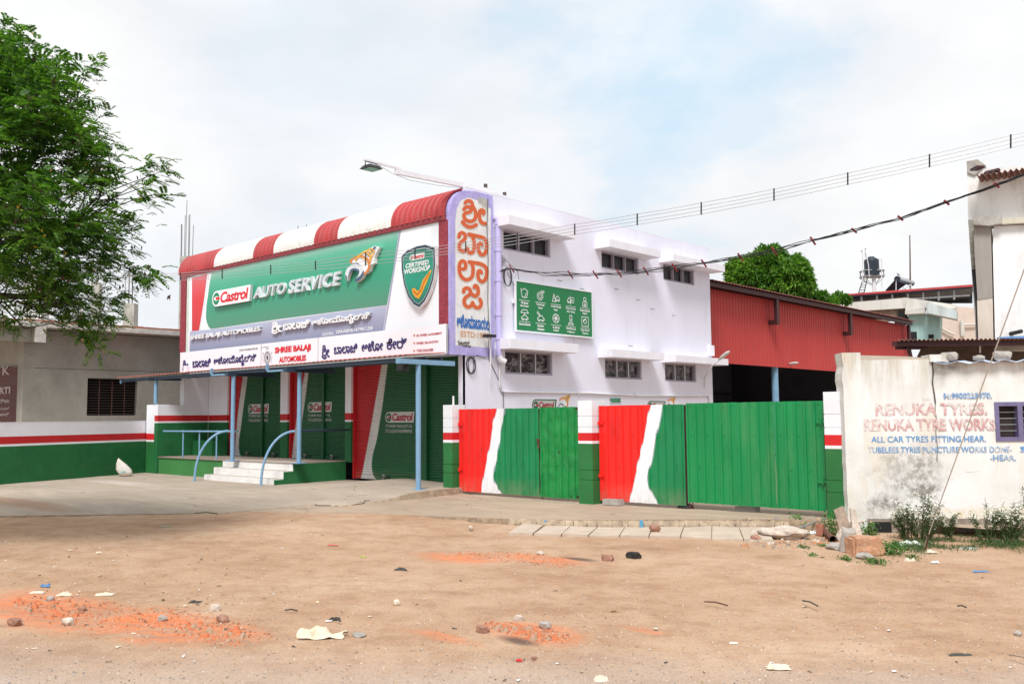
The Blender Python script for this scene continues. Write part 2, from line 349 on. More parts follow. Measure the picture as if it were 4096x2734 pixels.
# ------------------------------------------------------------ the ground
def smooth(a, b, x):
    t = max(0, min(1, (x - a) / (b - a))); return t * t * (3 - 2 * t)
FL = [(-34, -8), (-26, -3.2), (-22, 1.), (-17.06, 5.5), (-15.95, 6.7), (-14.88, 7.75), (-14.2, 8.75), (-12.23, 9.95), (-10.43, 10.5), (-8.73, 11.25), (-7.4, 12.3), (-6.5, 12.95), (-5.5, 13.3)]
def lerp(L, x):
    for (a, b), (c, d) in zip(L, L[1:]):
        if x <= c: return b + (d - b) * (x - a) / (c - a)
    return L[-1][1]
def front_line(x): return lerp(FL, x)
def fbm(x, y, s, o=4): return noise.fractal(Vector((x * s, y * s, 3.1)), .9, 2.1, o)
def gz(x, y):
    z = -.008 - .115 * smooth(-12.5, -8.8, x) - .03 * smooth(-6, -3, x)
    d = front_line(x) - y if x < -5.5 else 5
    z += .022 * fbm(x, y, .6) + .009 * fbm(x + 9, y, 3.)
    z += .035 * math.exp(-((x + 11.3) ** 2 + (y - 9.0) ** 2) / .9)
    if x < -8: z = min(z, -.015)
    return z
def grid_sheet(name, x0, x1, y0, y1, st, zf, attr=None, mask=None):
    nx, ny = int((x1 - x0) / st) + 1, int((y1 - y0) / st) + 1
    V = []; A = []
    for j in range(ny):
        for i in range(nx):
            x, y = x0 + (x1 - x0) * i / (nx - 1), y0 + (y1 - y0) * j / (ny - 1); V.append((x, y, zf(x, y)))
    F = [(j * nx + i, j * nx + i + 1, (j + 1) * nx + i + 1, (j + 1) * nx + i) for j in range(ny - 1) for i in range(nx - 1)]
    if mask: F = [f for f in F if mask(sum(V[k][0] for k in f) / 4, sum(V[k][1] for k in f) / 4)]
    mb = MB(); mb.add(V, F, 0, True); return mb
# big dirt sheet: fine in view, coarse to the horizon, one mesh
XS = [-700, -300, -120, -60, -40, -32] + list(np.arange(-28, 2.01, .11)) + [4, 8, 14, 30, 80, 200, 500]
YS = [-300, -100, -40, -15, -6, -2, 0, 1] + list(np.arange(2, 15.01, .11)) + [16, 18, 22, 30, 50, 90, 160, 400, 700]
V = [(x, y, gz(x, y) if (-29 < x < 3 and 1.5 < y < 15.5) else -.13) for y in YS for x in XS]
nx = len(XS); F = [(j * nx + i, j * nx + i + 1, (j + 1) * nx + i + 1, (j + 1) * nx + i) for j in range(len(YS) - 1) for i in range(nx - 1)]
def _rot(nt, sc):   # coordinates turned to run along the road
    g = node(nt, 'ShaderNodeNewGeometry'); r = node(nt, 'ShaderNodeVectorRotate', rotation_type='Z_AXIS'); r.inputs['Angle'].default_value = -.67; nt.links.new(g.outputs['Position'], r.inputs['Vector'])
    mp = node(nt, 'ShaderNodeMapping'); mp.inputs['Scale'].default_value = sc; nt.links.new(r.outputs[0], mp.inputs[0]); return mp.outputs[0]
m, nt, b = base_mat('dusty_earth', .95, spec=.15)
p = pos(nt); n_a = nz(nt, p, .55, 7, .6); n_b = nz(nt, p, 3.2, 8, .72); n_c = nz(nt, p, 42, 4, .7); n_d = nz(nt, pos(nt, (.9, 1.6, 1)), 8, 5, .7)
c = ramp(nt, n_a, [(.32, (.385, .240, .150)), (.5, (.462, .308, .203)), (.68, (.515, .365, .255))])
c = mixc(nt, ramp(nt, n_b, [(.36, (1,) * 3), (.56, (0,) * 3)]), c, mixc(nt, 1., c, (.83, .77, .73), 'MULTIPLY'))
c = mixc(nt, ramp(nt, n_d, [(.56, (0,) * 3), (.72, (.45,) * 3)]), c, (.50, .355, .26))
c = mixc(nt, ramp(nt, n_c, [(.35, (.75,) * 3), (.5, (0,) * 3)]), c, mixc(nt, 1., c, (.72, .70, .70), 'MULTIPLY'))
rut = nz(nt, _rot(nt, (.30, 1.5, 1)), 1.3, 8, .68, .6); c = mixc(nt, ramp(nt, rut, [(.36, (.5,) * 3), (.50, (0,) * 3)]), c, mixc(nt, 1., c, (.88, .85, .83), 'MULTIPLY')); c = mixc(nt, ramp(nt, rut, [(.56, (0,) * 3), (.75, (.35,) * 3)]), c, (.53, .40, .30))
vo = node(nt, 'ShaderNodeTexVoronoi', i_Scale=26., feature='F1'); nt.links.new(p, vo.inputs['Vector'])
vsel = math_(nt, 'MULTIPLY', math_(nt, 'LESS_THAN', vo.outputs['Distance'], .17), math_(nt, 'GREATER_THAN', nz(nt, p, 15, 2), .53))
cc = ramp(nt, vo.outputs['Color'], [(.3, (.62, .52, .43)), (.5, (.27, .20, .15)), (.7, (.38, .36, .34))], 'CONSTANT')
c = mixc(nt, math_(nt, 'MULTIPLY', vsel, .45), c, cc)
# grey grit of the road edge nearest the viewer (a band running along the road)
s = sep(nt); roadd = math_(nt, 'ADD', math_(nt, 'MULTIPLY', s[0], .738), math_(nt, 'MULTIPLY', s[1], -.675))   # unused sideways term
dep = math_(nt, 'ADD', math_(nt, 'MULTIPLY', s[0], -.62), math_(nt, 'MULTIPLY', s[1], .785))
edge = math_(nt, 'ADD', dep, math_(nt, 'MULTIPLY_ADD', nz(nt, p, .5, 5), 2.2, -1.1))
grit = ramp(nt, math_(nt, 'MULTIPLY_ADD', edge, .2, -.8), [(.30, (.9,) * 3), (.60, (0,) * 3)])
gr = ramp(nt, nz(nt, p, 60, 3, .8), [(.35, (.26, .225, .20)), (.5, (.41, .345, .30)), (.68, (.54, .46, .41))])
c = mixc(nt, grit, c, gr)
# crushed brick, orange: patches lying on the earth
om = None
for (x, y, rx, ry, a) in [(-8.9, 3.40, 1.25, .46, 1), (-7.6, 3.75, 1.1, .42, 1), (-6.85, 4.1, .45, .16, .8), (-8.1, 7.9, .7, .36, .8), (-7.35, 8.5, .75, .28, .9), (-4.95, 5.6, .52, .26, 1), (-4.35, 6.3, .26, .07, .7), (-5.4, 5.05, .45, .10, .6)]:
    e = ellipse(nt, x, y, -.1, rx * .95, ry * 1.15, 3, 2.1, 1.1, .45, 1.2)
    e = math_(nt, 'MULTIPLY', e, a); om = e if om is None else math_(nt, 'MAXIMUM', om, e)
oc = ramp(nt, nz(nt, _rot(nt, (.45, 1.5, 1)), 5, 8, .72), [(.3, (.33, .19, .13)), (.40, (.42, .20, .12)), (.48, (.58, .20, .095)), (.57, (.66, .21, .085)), (.66, (.50, .27, .17)), (.76, (.46, .34, .25))])
c = mixc(nt, math_(nt, 'MULTIPLY', om, ramp(nt, nz(nt, _rot(nt, (.5, 1.6, 1)), 3.2, 7, .7), [(.38, (.25,) * 3), (.50, (1,) * 3)])), c, oc)
ash = ellipse(nt, -7.0, 8.8, -.1, .28, .12, 3, 3, 1, .4, 1.1); ash2 = ellipse(nt, -4.85, 5.35, -.1, .22, .1, 3, 4, 1, .4, 1.1)
c = mixc(nt, math_(nt, 'MULTIPLY', math_(nt, 'MAXIMUM', ash, ash2), .8), c, (.07, .055, .05))
nt.links.new(c, b.inputs['Base Color'])
hh = math_(nt, 'ADD', math_(nt, 'MULTIPLY', n_c, .5), math_(nt, 'MULTIPLY', n_b, 1.6)); bump(nt, b, math_(nt, 'ADD', hh, math_(nt, 'MULTIPLY', vsel, .6)), .8, .014)
M_earth = m
struct('ground', MB().add(V, F, 0, True), M_earth)

# concrete in front of the shop, the driveway and the yard behind the gates
def conc_floor(name, tint, dirtpatch=False):
    m, nt, b = base_mat(name, .9, spec=.2); p = pos(nt)
    na = nz(nt, p, .5, 7, .6); nb = nz(nt, pos(nt, (.35, 1.5, 1)), 2.2, 7, .7)
    c = ramp(nt, na, [(.3, tuple(v * .82 for v in tint)), (.5, tint), (.7, tuple(v * 1.12 for v in tint))])
    c = mixc(nt, ramp(nt, nb, [(.42, (.5,) * 3), (.62, (0,) * 3)]), c, tuple(v * .72 for v in tint))
    c = mixc(nt, ramp(nt, nz(nt, p, 1.7, 8, .7), [(.56, (0,) * 3), (.72, (.55,) * 3)]), c, (.48, .36, .27))
    vo = node(nt, 'ShaderNodeTexVoronoi', i_Scale=.42, feature='DISTANCE_TO_EDGE'); w = node(nt, 'ShaderNodeVectorMath', operation='ADD'); nt.links.new(p, w.inputs[0])
    nn = node(nt, 'ShaderNodeTexNoise', i_Scale=1.6, i_Detail=5); nt.links.new(p, nn.inputs['Vector']); sc = node(nt, 'ShaderNodeVectorMath', operation='SCALE'); nt.links.new(nn.outputs['Color'], sc.inputs[0]); sc.inputs['Scale'].default_value = .8
    nt.links.new(sc.outputs[0], w.inputs[1]); nt.links.new(w.outputs[0], vo.inputs['Vector'])
    crack = math_(nt, 'MULTIPLY', math_(nt, 'LESS_THAN', vo.outputs['Distance'], .0045), math_(nt, 'GREATER_THAN', nz(nt, p, .9, 2), .5))
    c = mixc(nt, math_(nt, 'MULTIPLY', crack, .5), c, (.10, .08, .07))
    if dirtpatch:
        c = mixc(nt, math_(nt, 'MULTIPLY', ellipse(nt, -18.9, 6.6, 0, 2.6, .42, 3, 1.5, .8, .5, 1.1), .7), c, (.30, .18, .115))
        c = mixc(nt, math_(nt, 'MULTIPLY', ellipse(nt, -22.5, 10.2, 0, 2.2, .4, 3, 4.5, 1.6, .2, 1.1), .35), c, (.66, .62, .58))
    nt.links.new(c, b.inputs['Base Color']); bump(nt, b, math_(nt, 'SUBTRACT', nz(nt, p, 22, 5, .7), math_(nt, 'MULTIPLY', crack, .8)), .25, .01)
    return m
M_apron = conc_floor('apron_concrete', (.41, .34, .27), True); M_drive = conc_floor('driveway_concrete', (.41, .315, .235))
def slabmesh(xs, yfront, yback, zf, skirt=.25, n=40, rightskirt=False):
    mb = MB(); rows = []
    for i, x in enumerate(xs):
        y0 = yfront(x); rows.append([(x, y0 + (yback - y0) * (k / n) ** 1.3, 0) for k in range(n + 1)])
    V = [(x, y, zf(x, y)) for r in rows for x, y, _ in r]; N = n + 1
    mb.add(V, [(i * N + k, (i + 1) * N + k, (i + 1) * N + k + 1, i * N + k + 1) for i in range(len(xs) - 1) for k in range(n)], 0, True)
    for i in range(len(xs) - 1):
        a, b_ = V[i * N], V[(i + 1) * N]; mb.quad((a[0], a[1] + .02, a[2] - skirt), (b_[0], b_[1] + .02, b_[2] - skirt), b_, a, 1)
    if rightskirt:
        L = V[-N:]
        for a, c_ in zip(L, L[1:]): mb.quad((a[0], a[1], -.3), (c_[0], c_[1], -.3), c_, a, 1)
    return mb
jit = lambda x: .05 * noise.noise(Vector((x * 2.3, 0, 0))) + .025 * noise.noise(Vector((x * 9, 1, 0)))
def za(x, y):
    z = .06 * smooth(0, 3., y - front_line(x)) * smooth(-14.3, -16.5, x) + .006 * noise.noise(Vector((x, y, 0)))
    return z + (.10 * smooth(11.1, 12.2, y) + .02) * smooth(-18.2, -16.2, x) * smooth(10.6, 12.2, y)
def kerb_x(y): return -13.78 - .13 * smooth(12, 13.5, y) - .55 * (1 - smooth(10.0, 11.4, y))
def zd(x, y): return -.012 + .035 * smooth(-11, -6, x) + .006 * noise.noise(Vector((x * 1.3, y, 4)))
ys = np.linspace(8.2, 14.12, 60)
M_kface = mat('broken_concrete_edge', (.40, .31, .22), .95, .4, 6, bmp=1., bscale=14, dirt=(.16, .10, .07), dirt_amt=.8)
mb = slabmesh(list(np.linspace(-34, -14.72, 130)), lambda x: front_line(x) + jit(x) * 1.2, 14.2, lambda x, y: za(x, y), .3)
mb2 = MB(); N = 12; rr = []
for y in ys:
    xr = kerb_x(y) + .02 * noise.noise(Vector((0, y * 4, 0))); rr.append([(-14.72 + (xr + 14.72) * k / N, y, za(-14.72 + (xr + 14.72) * k / N, y)) for k in range(N + 1)])
Vv = [q for r in rr for q in r]; mb2.add(Vv, [(j * 13 + k, j * 13 + k + 1, (j + 1) * 13 + k + 1, (j + 1) * 13 + k) for j in range(len(ys) - 1) for k in range(N)], 0, True)
for j in range(len(ys) - 1):
    a, b_ = rr[j][-1], rr[j + 1][-1]; am = (a[0] + .03, a[1], -.05); bm_ = (b_[0] + .03, b_[1], -.05); mb2.quad(am, bm_, b_, a, 1)
for i, f in enumerate(mb2.f): mb.f.append([k + len(mb.v) for k in f]); mb.m.append(mb2.m[i]); mb.sm.append(mb2.sm[i])
mb.v += mb2.v
struct('apron', mb, [M_apron, M_kface])
struct('driveway', slabmesh(list(np.linspace(-14.72, -5.35, 110)), lambda x: front_line(x) + jit(x), 13.9, zd, .3), [M_drive, M_kface])
struct('yard', MB().quad((-30, 13.9, -.016), (-3.5, 13.9, -.016), (-3.5, 60, -.016), (-30, 60, -.016)), M_drive)
# rough cement lump at the kerb's low end
def rock(seed, sx, sy, sz, n=2, rough=.3, flat=0):
    import bmesh
    bm = bmesh.new(); bmesh.ops.create_icosphere(bm, subdivisions=n, radius=1); V = []
    for v in bm.verts:
        q = v.co.copy(); k = 1 + rough * noise.noise(q * 1.3 + Vector((seed * 7.1, 0, 0))) + rough * .5 * noise.noise(q * 3.1 + Vector((seed, 3, 0)))
        if flat: q = Vector([math.copysign(abs(a) ** flat, a) for a in q])
        V.append((q.x * k * sx, q.y * k * sy, q.z * k * sz))
    F = [[v.index for v in f.verts] for f in bm.faces]; bm.free(); return V, F
def place_rock(mb, p, seed, sx, sy, sz, rz=0, n=2, rough=.3, flat=0, mi=0):
    V, F = rock(seed, sx, sy, sz, n, rough, flat); c, s_ = math.cos(rz), math.sin(rz)
    mb.add([(p[0] + x * c - y * s_, p[1] + x * s_ + y * c, p[2] + z) for x, y, z in V], F, mi, False); return mb
tag(build('cement_lump', place_rock(MB(), (-14.22, 10.75, .0), 3, .42, .62, .055, .25, 3, .35), M_apron, None, None, (-14.22, 10.75, 0)), 'flat worn cement lump at the low end of the shop kerb', 'cement lump')

# rough stony kerb along the driveway and the slabs laid over the drain in front of it
mb = MB(); pts = [(x, front_line(x) + jit(x)) for x in np.linspace(-9.9, -6.3, 60)]
for i, ((x0, y0), (x1, y1)) in enumerate(zip(pts, pts[1:])):
    d = Vector((x1 - x0, y1 - y0, 0)).normalized(); nn = Vector((d.y, -d.x, 0)); j = [.05 + .03 * noise.noise(Vector((k * 1.7, s_, 0))) for k in (i, i + 1) for s_ in (0, 5)]
    zt = -.006 + .02 * noise.noise(Vector((i * .9, 0, 7)))
    a, c_ = Vector((x0, y0, 0)), Vector((x1, y1, 0))
    mb.quad(a + nn * (j[1] + .04) + Vector((0, 0, -.22)), c_ + nn * (j[3] + .04) + Vector((0, 0, -.22)), c_ + nn * j[2] + Vector((0, 0, -.07)), a + nn * j[0] + Vector((0, 0, -.07)))
    mb.quad(a + nn * j[0] + Vector((0, 0, -.07)), c_ + nn * j[2] + Vector((0, 0, -.07)), c_ + Vector((0, 0, zt)), a + Vector((0, 0, zt)))
struct('kerb', mb, M_kface)
drain = thing('drain_cover', 'row of dusty concrete slabs laid over the roadside drain before the green gates', 'drain cover', (-7.5, 10.9, -.12))
SL = [((2200, 2092), (2166, 2092), None)]
top = [2180, 2282, 2390, 2500, 2612, 2735, 2848, 2955, 3060]; bot = [2134, 2246, 2354, 2478, 2596, 2722, 2846, 2974, 3095]
for i in range(8):
    g = 2.2
    yb = [2131, 2133, 2136, 2139, 2142, 2146, 2149, 2152, 2156]; yt = [2099, 2102, 2104, 2104, 2104, 2106, 2104, 2105, 2107]
    q = [onz(bot[i] + g, yb[i], -.085), onz(bot[i + 1] - g, yb[i + 1], -.085), onz(top[i + 1] - g * .8, yt[i + 1], -.085), onz(top[i] + g * .8, yt[i], -.085)]
    dz = [.012 * random.uniform(-1, 1) for _ in range(4)]
    T = [p + Vector((0, 0, d)) for p, d in zip(q, dz)]
    build('slab', MB().hexa([Vector((p.x, p.y, -.20)) for p in q], T), M_slab, drain)
q = [onz(2034, 2128, -.075), onz(2130, 2131, -.085), onz(2170, 2099, -.085), onz(2098, 2088, -.07)]
build('slab', MB().hexa([Vector((p.x, p.y, -.2)) for p in q], q), M_slab, drain, 'half buried end slab')

# ------------------------------------------------------------ text and flat print
MATC = {}
def ink(name, c, rough=.5):
    if name not in MATC: MATC[name] = mat(name, c, rough, .06, 8, bmp=.03)
    return MATC[name]
def text_mesh(s, bold=0., shear=0., extrude=0., bevel=0., space=1., res=3):
    kn = any(0xC80 <= ord(ch) < 0xD00 for ch in s)
    c = bpy.data.curves.new('lettering', 'FONT'); c.body = s; c.size = 1; c.offset = 0 if kn else bold; c.shear = shear; c.extrude = extrude; c.bevel_depth = bevel; c.space_character = space
    c.resolution_u = res; c.fill_mode = 'FRONT' if not extrude else 'BOTH'
    o = bpy.data.objects.new('lettering', c); me = bpy.data.meshes.new_from_object(o)
    V = [tuple(v.co) for v in me.vertices]; F = [tuple(f.vertices) for f in me.polygons]
    bpy.data.objects.remove(o); bpy.data.curves.remove(c); bpy.data.meshes.remove(me)
    if kn:   # strokes of this script cross themselves: thicken with staggered copies
        VV, FF = [], []; r = max(.012, bold * 1.15)
        for k in range(7):
            dx, dy = (0, 0) if k == 0 else (r * math.cos(k * 1.047), r * math.sin(k * 1.047)); n = len(VV)
            VV += [(x + dx, y + dy, z * (1 + .012 * k) + (.012 * k if not extrude else 0)) for x, y, z in V]; FF += [tuple(i + n for i in f) for f in F]
        return VV, FF
    return V, F
def fit_text(mb, P, s, bl, tr, off, bold=.01, shear=0., depth=0., mi=0, space=1., px=True, res=3):
    """lettering filling the box whose lower left / upper right corners are given (photo pixels, or u, v when px is False)"""
    V, F = text_mesh(s, bold, shear, .5 if depth else 0., 0, space, res)
    if not V: return mb
    (u0, v0), (u1, v1) = (P.hit(*bl), P.hit(*tr)) if px else (bl, tr)
    xs = [v[0] for v in V]; ys = [v[1] for v in V]; a, b_, c, d = min(xs), max(xs), min(ys), max(ys)
    pt = lambda v: P.w(u0 + (v[0] - a) / (b_ - a) * (u1 - u0), v0 + (v[1] - c) / (d - c) * (v1 - v0), off + ((v[2] + .5) * depth if depth else v[2] * .02))
    return mb.add([pt(v) for v in V], F, mi)
def spline(pts, n=6):
    """smooth curve through points"""
    P = [pts[0]] + list(pts) + [pts[-1]]; out_ = []
    for i in range(1, len(P) - 2):
        p0, p1_, p2_, p3_ = P[i - 1:i + 3]
        for k in range(n):
            t = k / n; out_.append(tuple(.5 * (2 * b_ + (c - a) * t + (2 * a - 5 * b_ + 4 * c - d) * t * t + (3 * b_ - a - 3 * c + d) * t ** 3) for a, b_, c, d in zip(p0, p1_, p2_, p3_)))
    return out_ + [tuple(pts[-1])]
def brush(mb, f, pts, w, off, mi=0, n=6, caps=True, w1=None):
    """one brush stroke of width w along a smooth curve; f(x, y, off) places it on its surface"""
    q = spline(pts, n); L = []; m_ = len(q)
    for i, p in enumerate(q):
        a, b_ = q[max(i - 1, 0)], q[min(i + 1, m_ - 1)]; dx, dy = b_[0] - a[0], b_[1] - a[1]; l = math.hypot(dx, dy) or 1; ww = (w if w1 is None else w + (w1 - w) * i / (m_ - 1)) / 2
        L.append(((p[0] - dy / l * ww, p[1] + dx / l * ww), (p[0] + dy / l * ww, p[1] - dx / l * ww)))
    for i in range(m_ - 1):
        (a, b_), (c, d) = L[i], L[i + 1]; o = off + i * .00004; quad = [f(*a, o), f(*b_, o), f(*d, o), f(*c, o)]
        nn = (quad[1] - quad[0]).cross(quad[2] - quad[1]); mb.add(quad if nn.dot(EYEV - quad[0]) > 0 else quad[::-1], [(0, 1, 2, 3)], mi)
    if caps:
        for p, o in ((q[0], off - .0001), (q[-1], off + m_ * .00004)):
            r = (w if w1 is None or p is q[0] else w1) / 2; V = [f(p[0] + r * math.cos(t), p[1] + r * math.sin(t), o) for t in np.linspace(0, 2 * math.pi, 13)[:-1]]
            nn = (V[1] - V[0]).cross(V[2] - V[1]); mb.add(V, [tuple(range(12)) if nn.dot(EYEV - V[0]) > 0 else tuple(range(12))[::-1]], mi)
    return mb
def poly(P, pts): return [P.hit(*p) for p in pts]
def tri_poly(mb, P, pts, off, mi=0, side=None, depth=0.):
    """possibly concave outline: triangulated"""
    from mathutils.geometry import tessellate_polygon
    t = tessellate_polygon([[Vector((u, v, 0)) for u, v in pts]])
    F = []
    for f in t:
        a, b_, c = [pts[i] for i in f]
        F.append(f if (b_[0] - a[0]) * (c[1] - a[1]) - (c[0] - a[0]) * (b_[1] - a[1]) > 0 else f[::-1])
    mb.add([P.w(u, v, off) for u, v in pts], F, mi)
    if depth:
        n = len(pts); ar = sum(pts[i][0] * pts[(i + 1) % n][1] - pts[(i + 1) % n][0] * pts[i][1] for i in range(n))
        q = pts if ar > 0 else pts[::-1]
        mb.add([P.w(u, v, off) for u, v in q] + [P.w(u, v, off - depth) for u, v in q], [(i, i + n, (i + 1) % n + n, (i + 1) % n) for i in range(n)], mi if side is None else side)
    return mb
def oval(cu, cv, ru, rv, n=28, a0=0, a1=2 * math.pi):
    full = abs(a1 - a0 - 2 * math.pi) < 1e-6; k = n if full else n + 1
    return [(cu + ru * math.cos(a0 + (a1 - a0) * i / n), cv + rv * math.sin(a0 + (a1 - a0) * i / n)) for i in range(k)]
I_red, I_white, I_navy, I_grey, I_dred = ink('red_print', (.68, .012, .03)), ink('white_print', (.86, .86, .88)), ink('navy_print', (.035, .028, .15)), ink('grey_print', (.12, .12, .13)), ink('crimson_print', (.45, .01, .02))
I_green, I_dgreen, I_gold, I_silver, I_orange = ink('green_print', (.01, .23, .10)), ink('dark_green_print', (.006, .055, .035)), ink('gold_print', (.80, .36, .02)), ink('silver_print', (.55, .60, .64), .3), ink('orange_paint', (.62, .12, .04), .8)
I_lilac, I_blue, I_tan, I_black = ink('lilac_grey_print', (.33, .34, .50)), ink('blue_paint', (.05, .16, .46), .8), ink('tan_paint', (.62, .33, .17), .8), ink('black_print', (.02, .02, .02))

def castrol(parent, P, bl, tr, off, depth=0., px=True, slatted=None):
    """the oil maker's pill-shaped logo: white pill, round green and red emblem, red slanted name"""
    (u0, v0), (u1, v1) = (P.hit(*bl), P.hit(*tr)) if px else (bl, tr)
    h = v1 - v0; w = u1 - u0; r = h / 2; s = h * .12
    body = [(u0 + r + (w - r) * 0, v0)] ; body = [(u1 - s, v0), (u1, v1)] + oval(u0 + r, v0 + r, r, r, 18, math.pi / 2, math.pi * 1.5)
    mb = MB(); tri_poly(mb, P, body, off + depth, 0, 1, depth)
    k = parent if slatted is None else slatted
    m0 = I_white if slatted is None else ink('dull_white_paint', (.50, .49, .49)); mr = I_red if slatted is None else ink('dull_red_paint', (.33, .01, .02)); mg = I_green if slatted is None else ink('shutter_green_print', (.01, .10, .035))
    o = build('logo_pill', mb, [m0, I_silver], k)
    q = off + depth + .002; c = (u0 + r * 1.02, v0 + r); e = MB()
    g = r * .80
    tri_poly(e, P, oval(c[0], c[1], g, g, 28), q, 0)
    tri_poly(e, P, oval(c[0] + g * .08, c[1] + g * .02, g * .80, g * .36, 20), q + .001, 1)
    tri_poly(e, P, [(c[0] - g * .15, c[1] - g * .22), (c[0] + g * 1.02, c[1] - g * .22), (c[0] + g * 1.0, c[1] + g * .24), (c[0] - g * .15, c[1] + g * .24)], q + .002, 2)
    t = MB(); fit_text(t, P, 'Castrol', (u0 + r * 2.02, v0 + h * .16), (u1 - h * .22, v1 - h * .13), q + .001, .035, .18, 0, 0, .93, False)
    build('logo_emblem', e, [mg, m0, mr], k); build('logo_lettering', t, mr, k)
    return o

# ------------------------------------------------------------ the workshop building
def weathered(name, c, streak, amt, rough=.85):
    m, nt, b = base_mat(name, rough, 0, .3); n = nz(nt, pos(nt, (1, 1, .5)), .8, 6, .65)
    col = mixc(nt, ramp(nt, n, [(.3, (0, 0, 0)), (.7, (1, 1, 1))]), tuple(v * .95 for v in c), tuple(min(1, v * 1.03) for v in c))
    st = nz(nt, pos(nt, (1, 1, .07)), 7, 6, .7); big_ = nz(nt, pos(nt), .7, 3, .5)
    f = math_(nt, 'MULTIPLY', ramp(nt, st, [(.50, (0,) * 3), (.72, (1,) * 3)]), ramp(nt, big_, [(.42, (0,) * 3), (.65, (1,) * 3)]))
    col = mixc(nt, math_(nt, 'MULTIPLY', f, amt), col, streak)
    sp_ = nz(nt, pos(nt), 38, 3, .6); col = mixc(nt, ramp(nt, sp_, [(.70, (0,) * 3), (.76, (.5,) * 3)]), col, tuple(v * .72 for v in c))
    zz = sep(nt)[2]; lowd = math_(nt, 'MULTIPLY', math_(nt, 'MULTIPLY_ADD', zz, -1.6, 1.1, clamp=True), .35); col = mixc(nt, lowd, col, (.48, .40, .34))
    nt.links.new(col, b.inputs['Base Color']); bump(nt, b, nz(nt, pos(nt), 30, 4), .16, .005); return m
M_lav = weathered('lavender_plaster', LAV, (.52, .50, .54), .38)
shop = thing('workshop_building', 'two storey lavender workshop with striped arched roof edge and roller shutters', 'building', (-20, 14.2, 0))
XL, XR, YB, ZT = -26.28, -14.34, 24.8, 6.74
WINS = [(15.42, 17.13, 5.50, 5.98), (19.24, 20.96, 5.50, 5.97), (22.20, 23.90, 5.49, 5.97), (15.44, 17.15, 2.59, 3.14), (19.31, 21.00, 2.58, 3.11), (22.17, 23.87, 2.57, 3.10)]
mb = MB(); mb.wall(SIDE, 14.15, YB, -.1, ZT, WINS, -.22, 0)
build('side_wall', mb, M_lav, shop)
# ground floor front wall with shutter openings, bands of paint
ZR1, ZR0, ZW0 = [FRONT.hit(1133, y)[1] for y in (1655, 1680, 1687)]
SH = [(-24.30, -21.55), (-21.20, -18.66), (-18.42, -14.42)]
def banded(mb, P, u0, u1, z0, z1, o0, o1, zs=None):
    a, b_, c = zs or (ZR1, ZR0, ZW0)
    L = [(z0, c, 0), (c, b_, 1), (b_, a, 2), (a, z1, 3)]
    for p, q, mi in L:
        p, q = max(p, z0), min(q, z1)
        if q > p: mb.pbox(P, u0, u1, p, q, o0, o1, mi)
    return mb
BANDM = [M_pgreen, M_pwhite, M_pred, M_lav2]
mb = MB()
for u0, u1, z0 in ((-25.37, SH[0][0], .5), (SH[0][1], SH[1][0], .5), (SH[1][1], SH[2][0], .5)): banded(mb, FRONT, u0, u1, z0, 3.0, -.3, 0)
mb.pbox(FRONT, -25.37, -14.56, 3.0, 3.4, -.3, 0, 3); mb.pbox(FRONT, -14.42, -14.345, -.1, 3.0, -.3, 0, 0)
build('front_wall', mb, BANDM, shop)
mb = MB(); banded(mb, NICHE, 12.56, 13.42, .0, 2.03, -.2, 0); banded(mb, NICHE, 13.42, 14.14, .0, 3.2, -.2, 0)
build('niche_wall', mb, BANDM, shop)
mb = MB(); mb.box(-26.2, 14.45, 3.25, -14.57, 24.6, 3.4); build('floor_slab', mb, M_lav2, shop)
mb = MB(); mb.box(XL, 13.76, 3.0, -14.56, 13.95, 6.0); mb.box(XL, 13.96, 3.42, XL + .2, YB, ZT - .1); mb.box(XL + .21, YB - .22, -.1, -14.57, YB - .002, ZT); mb.box(XL + .22, 13.97, 6.1, -14.57, YB - .23, 6.25)
mb.box(-25.58, 14.46, -.1, -25.4, YB - .23, 3.24)
build('upper_wall', mb, M_lav, shop)
# slab that carries the projecting sign, seen from below
mb = MB(); mb.box(XL, 13.72, 2.96, -14.56, 14.14, 2.998); build('soffit', mb, M_lav2, shop)
# parapet cap detail
mb = MB(); mb.pbox(SIDE, 14.16, 15.6, ZT, ZT + .05, -.2, .003); mb.pbox(SIDE, 15.6, 15.85, ZT, ZT + .03, -.2, .002); mb.pbox(SIDE, 15.85, YB, ZT, ZT + .02, -.2, .002)
build('parapet', mb, M_lav2, shop)
for y, h in ((15.0, .2), (15.65, .12)):
    build('rebar_stub', MB().tube([(-14.5, y, ZT), (-14.5, y, ZT + .06 + h)], .045, 6), M_rebar, shop)
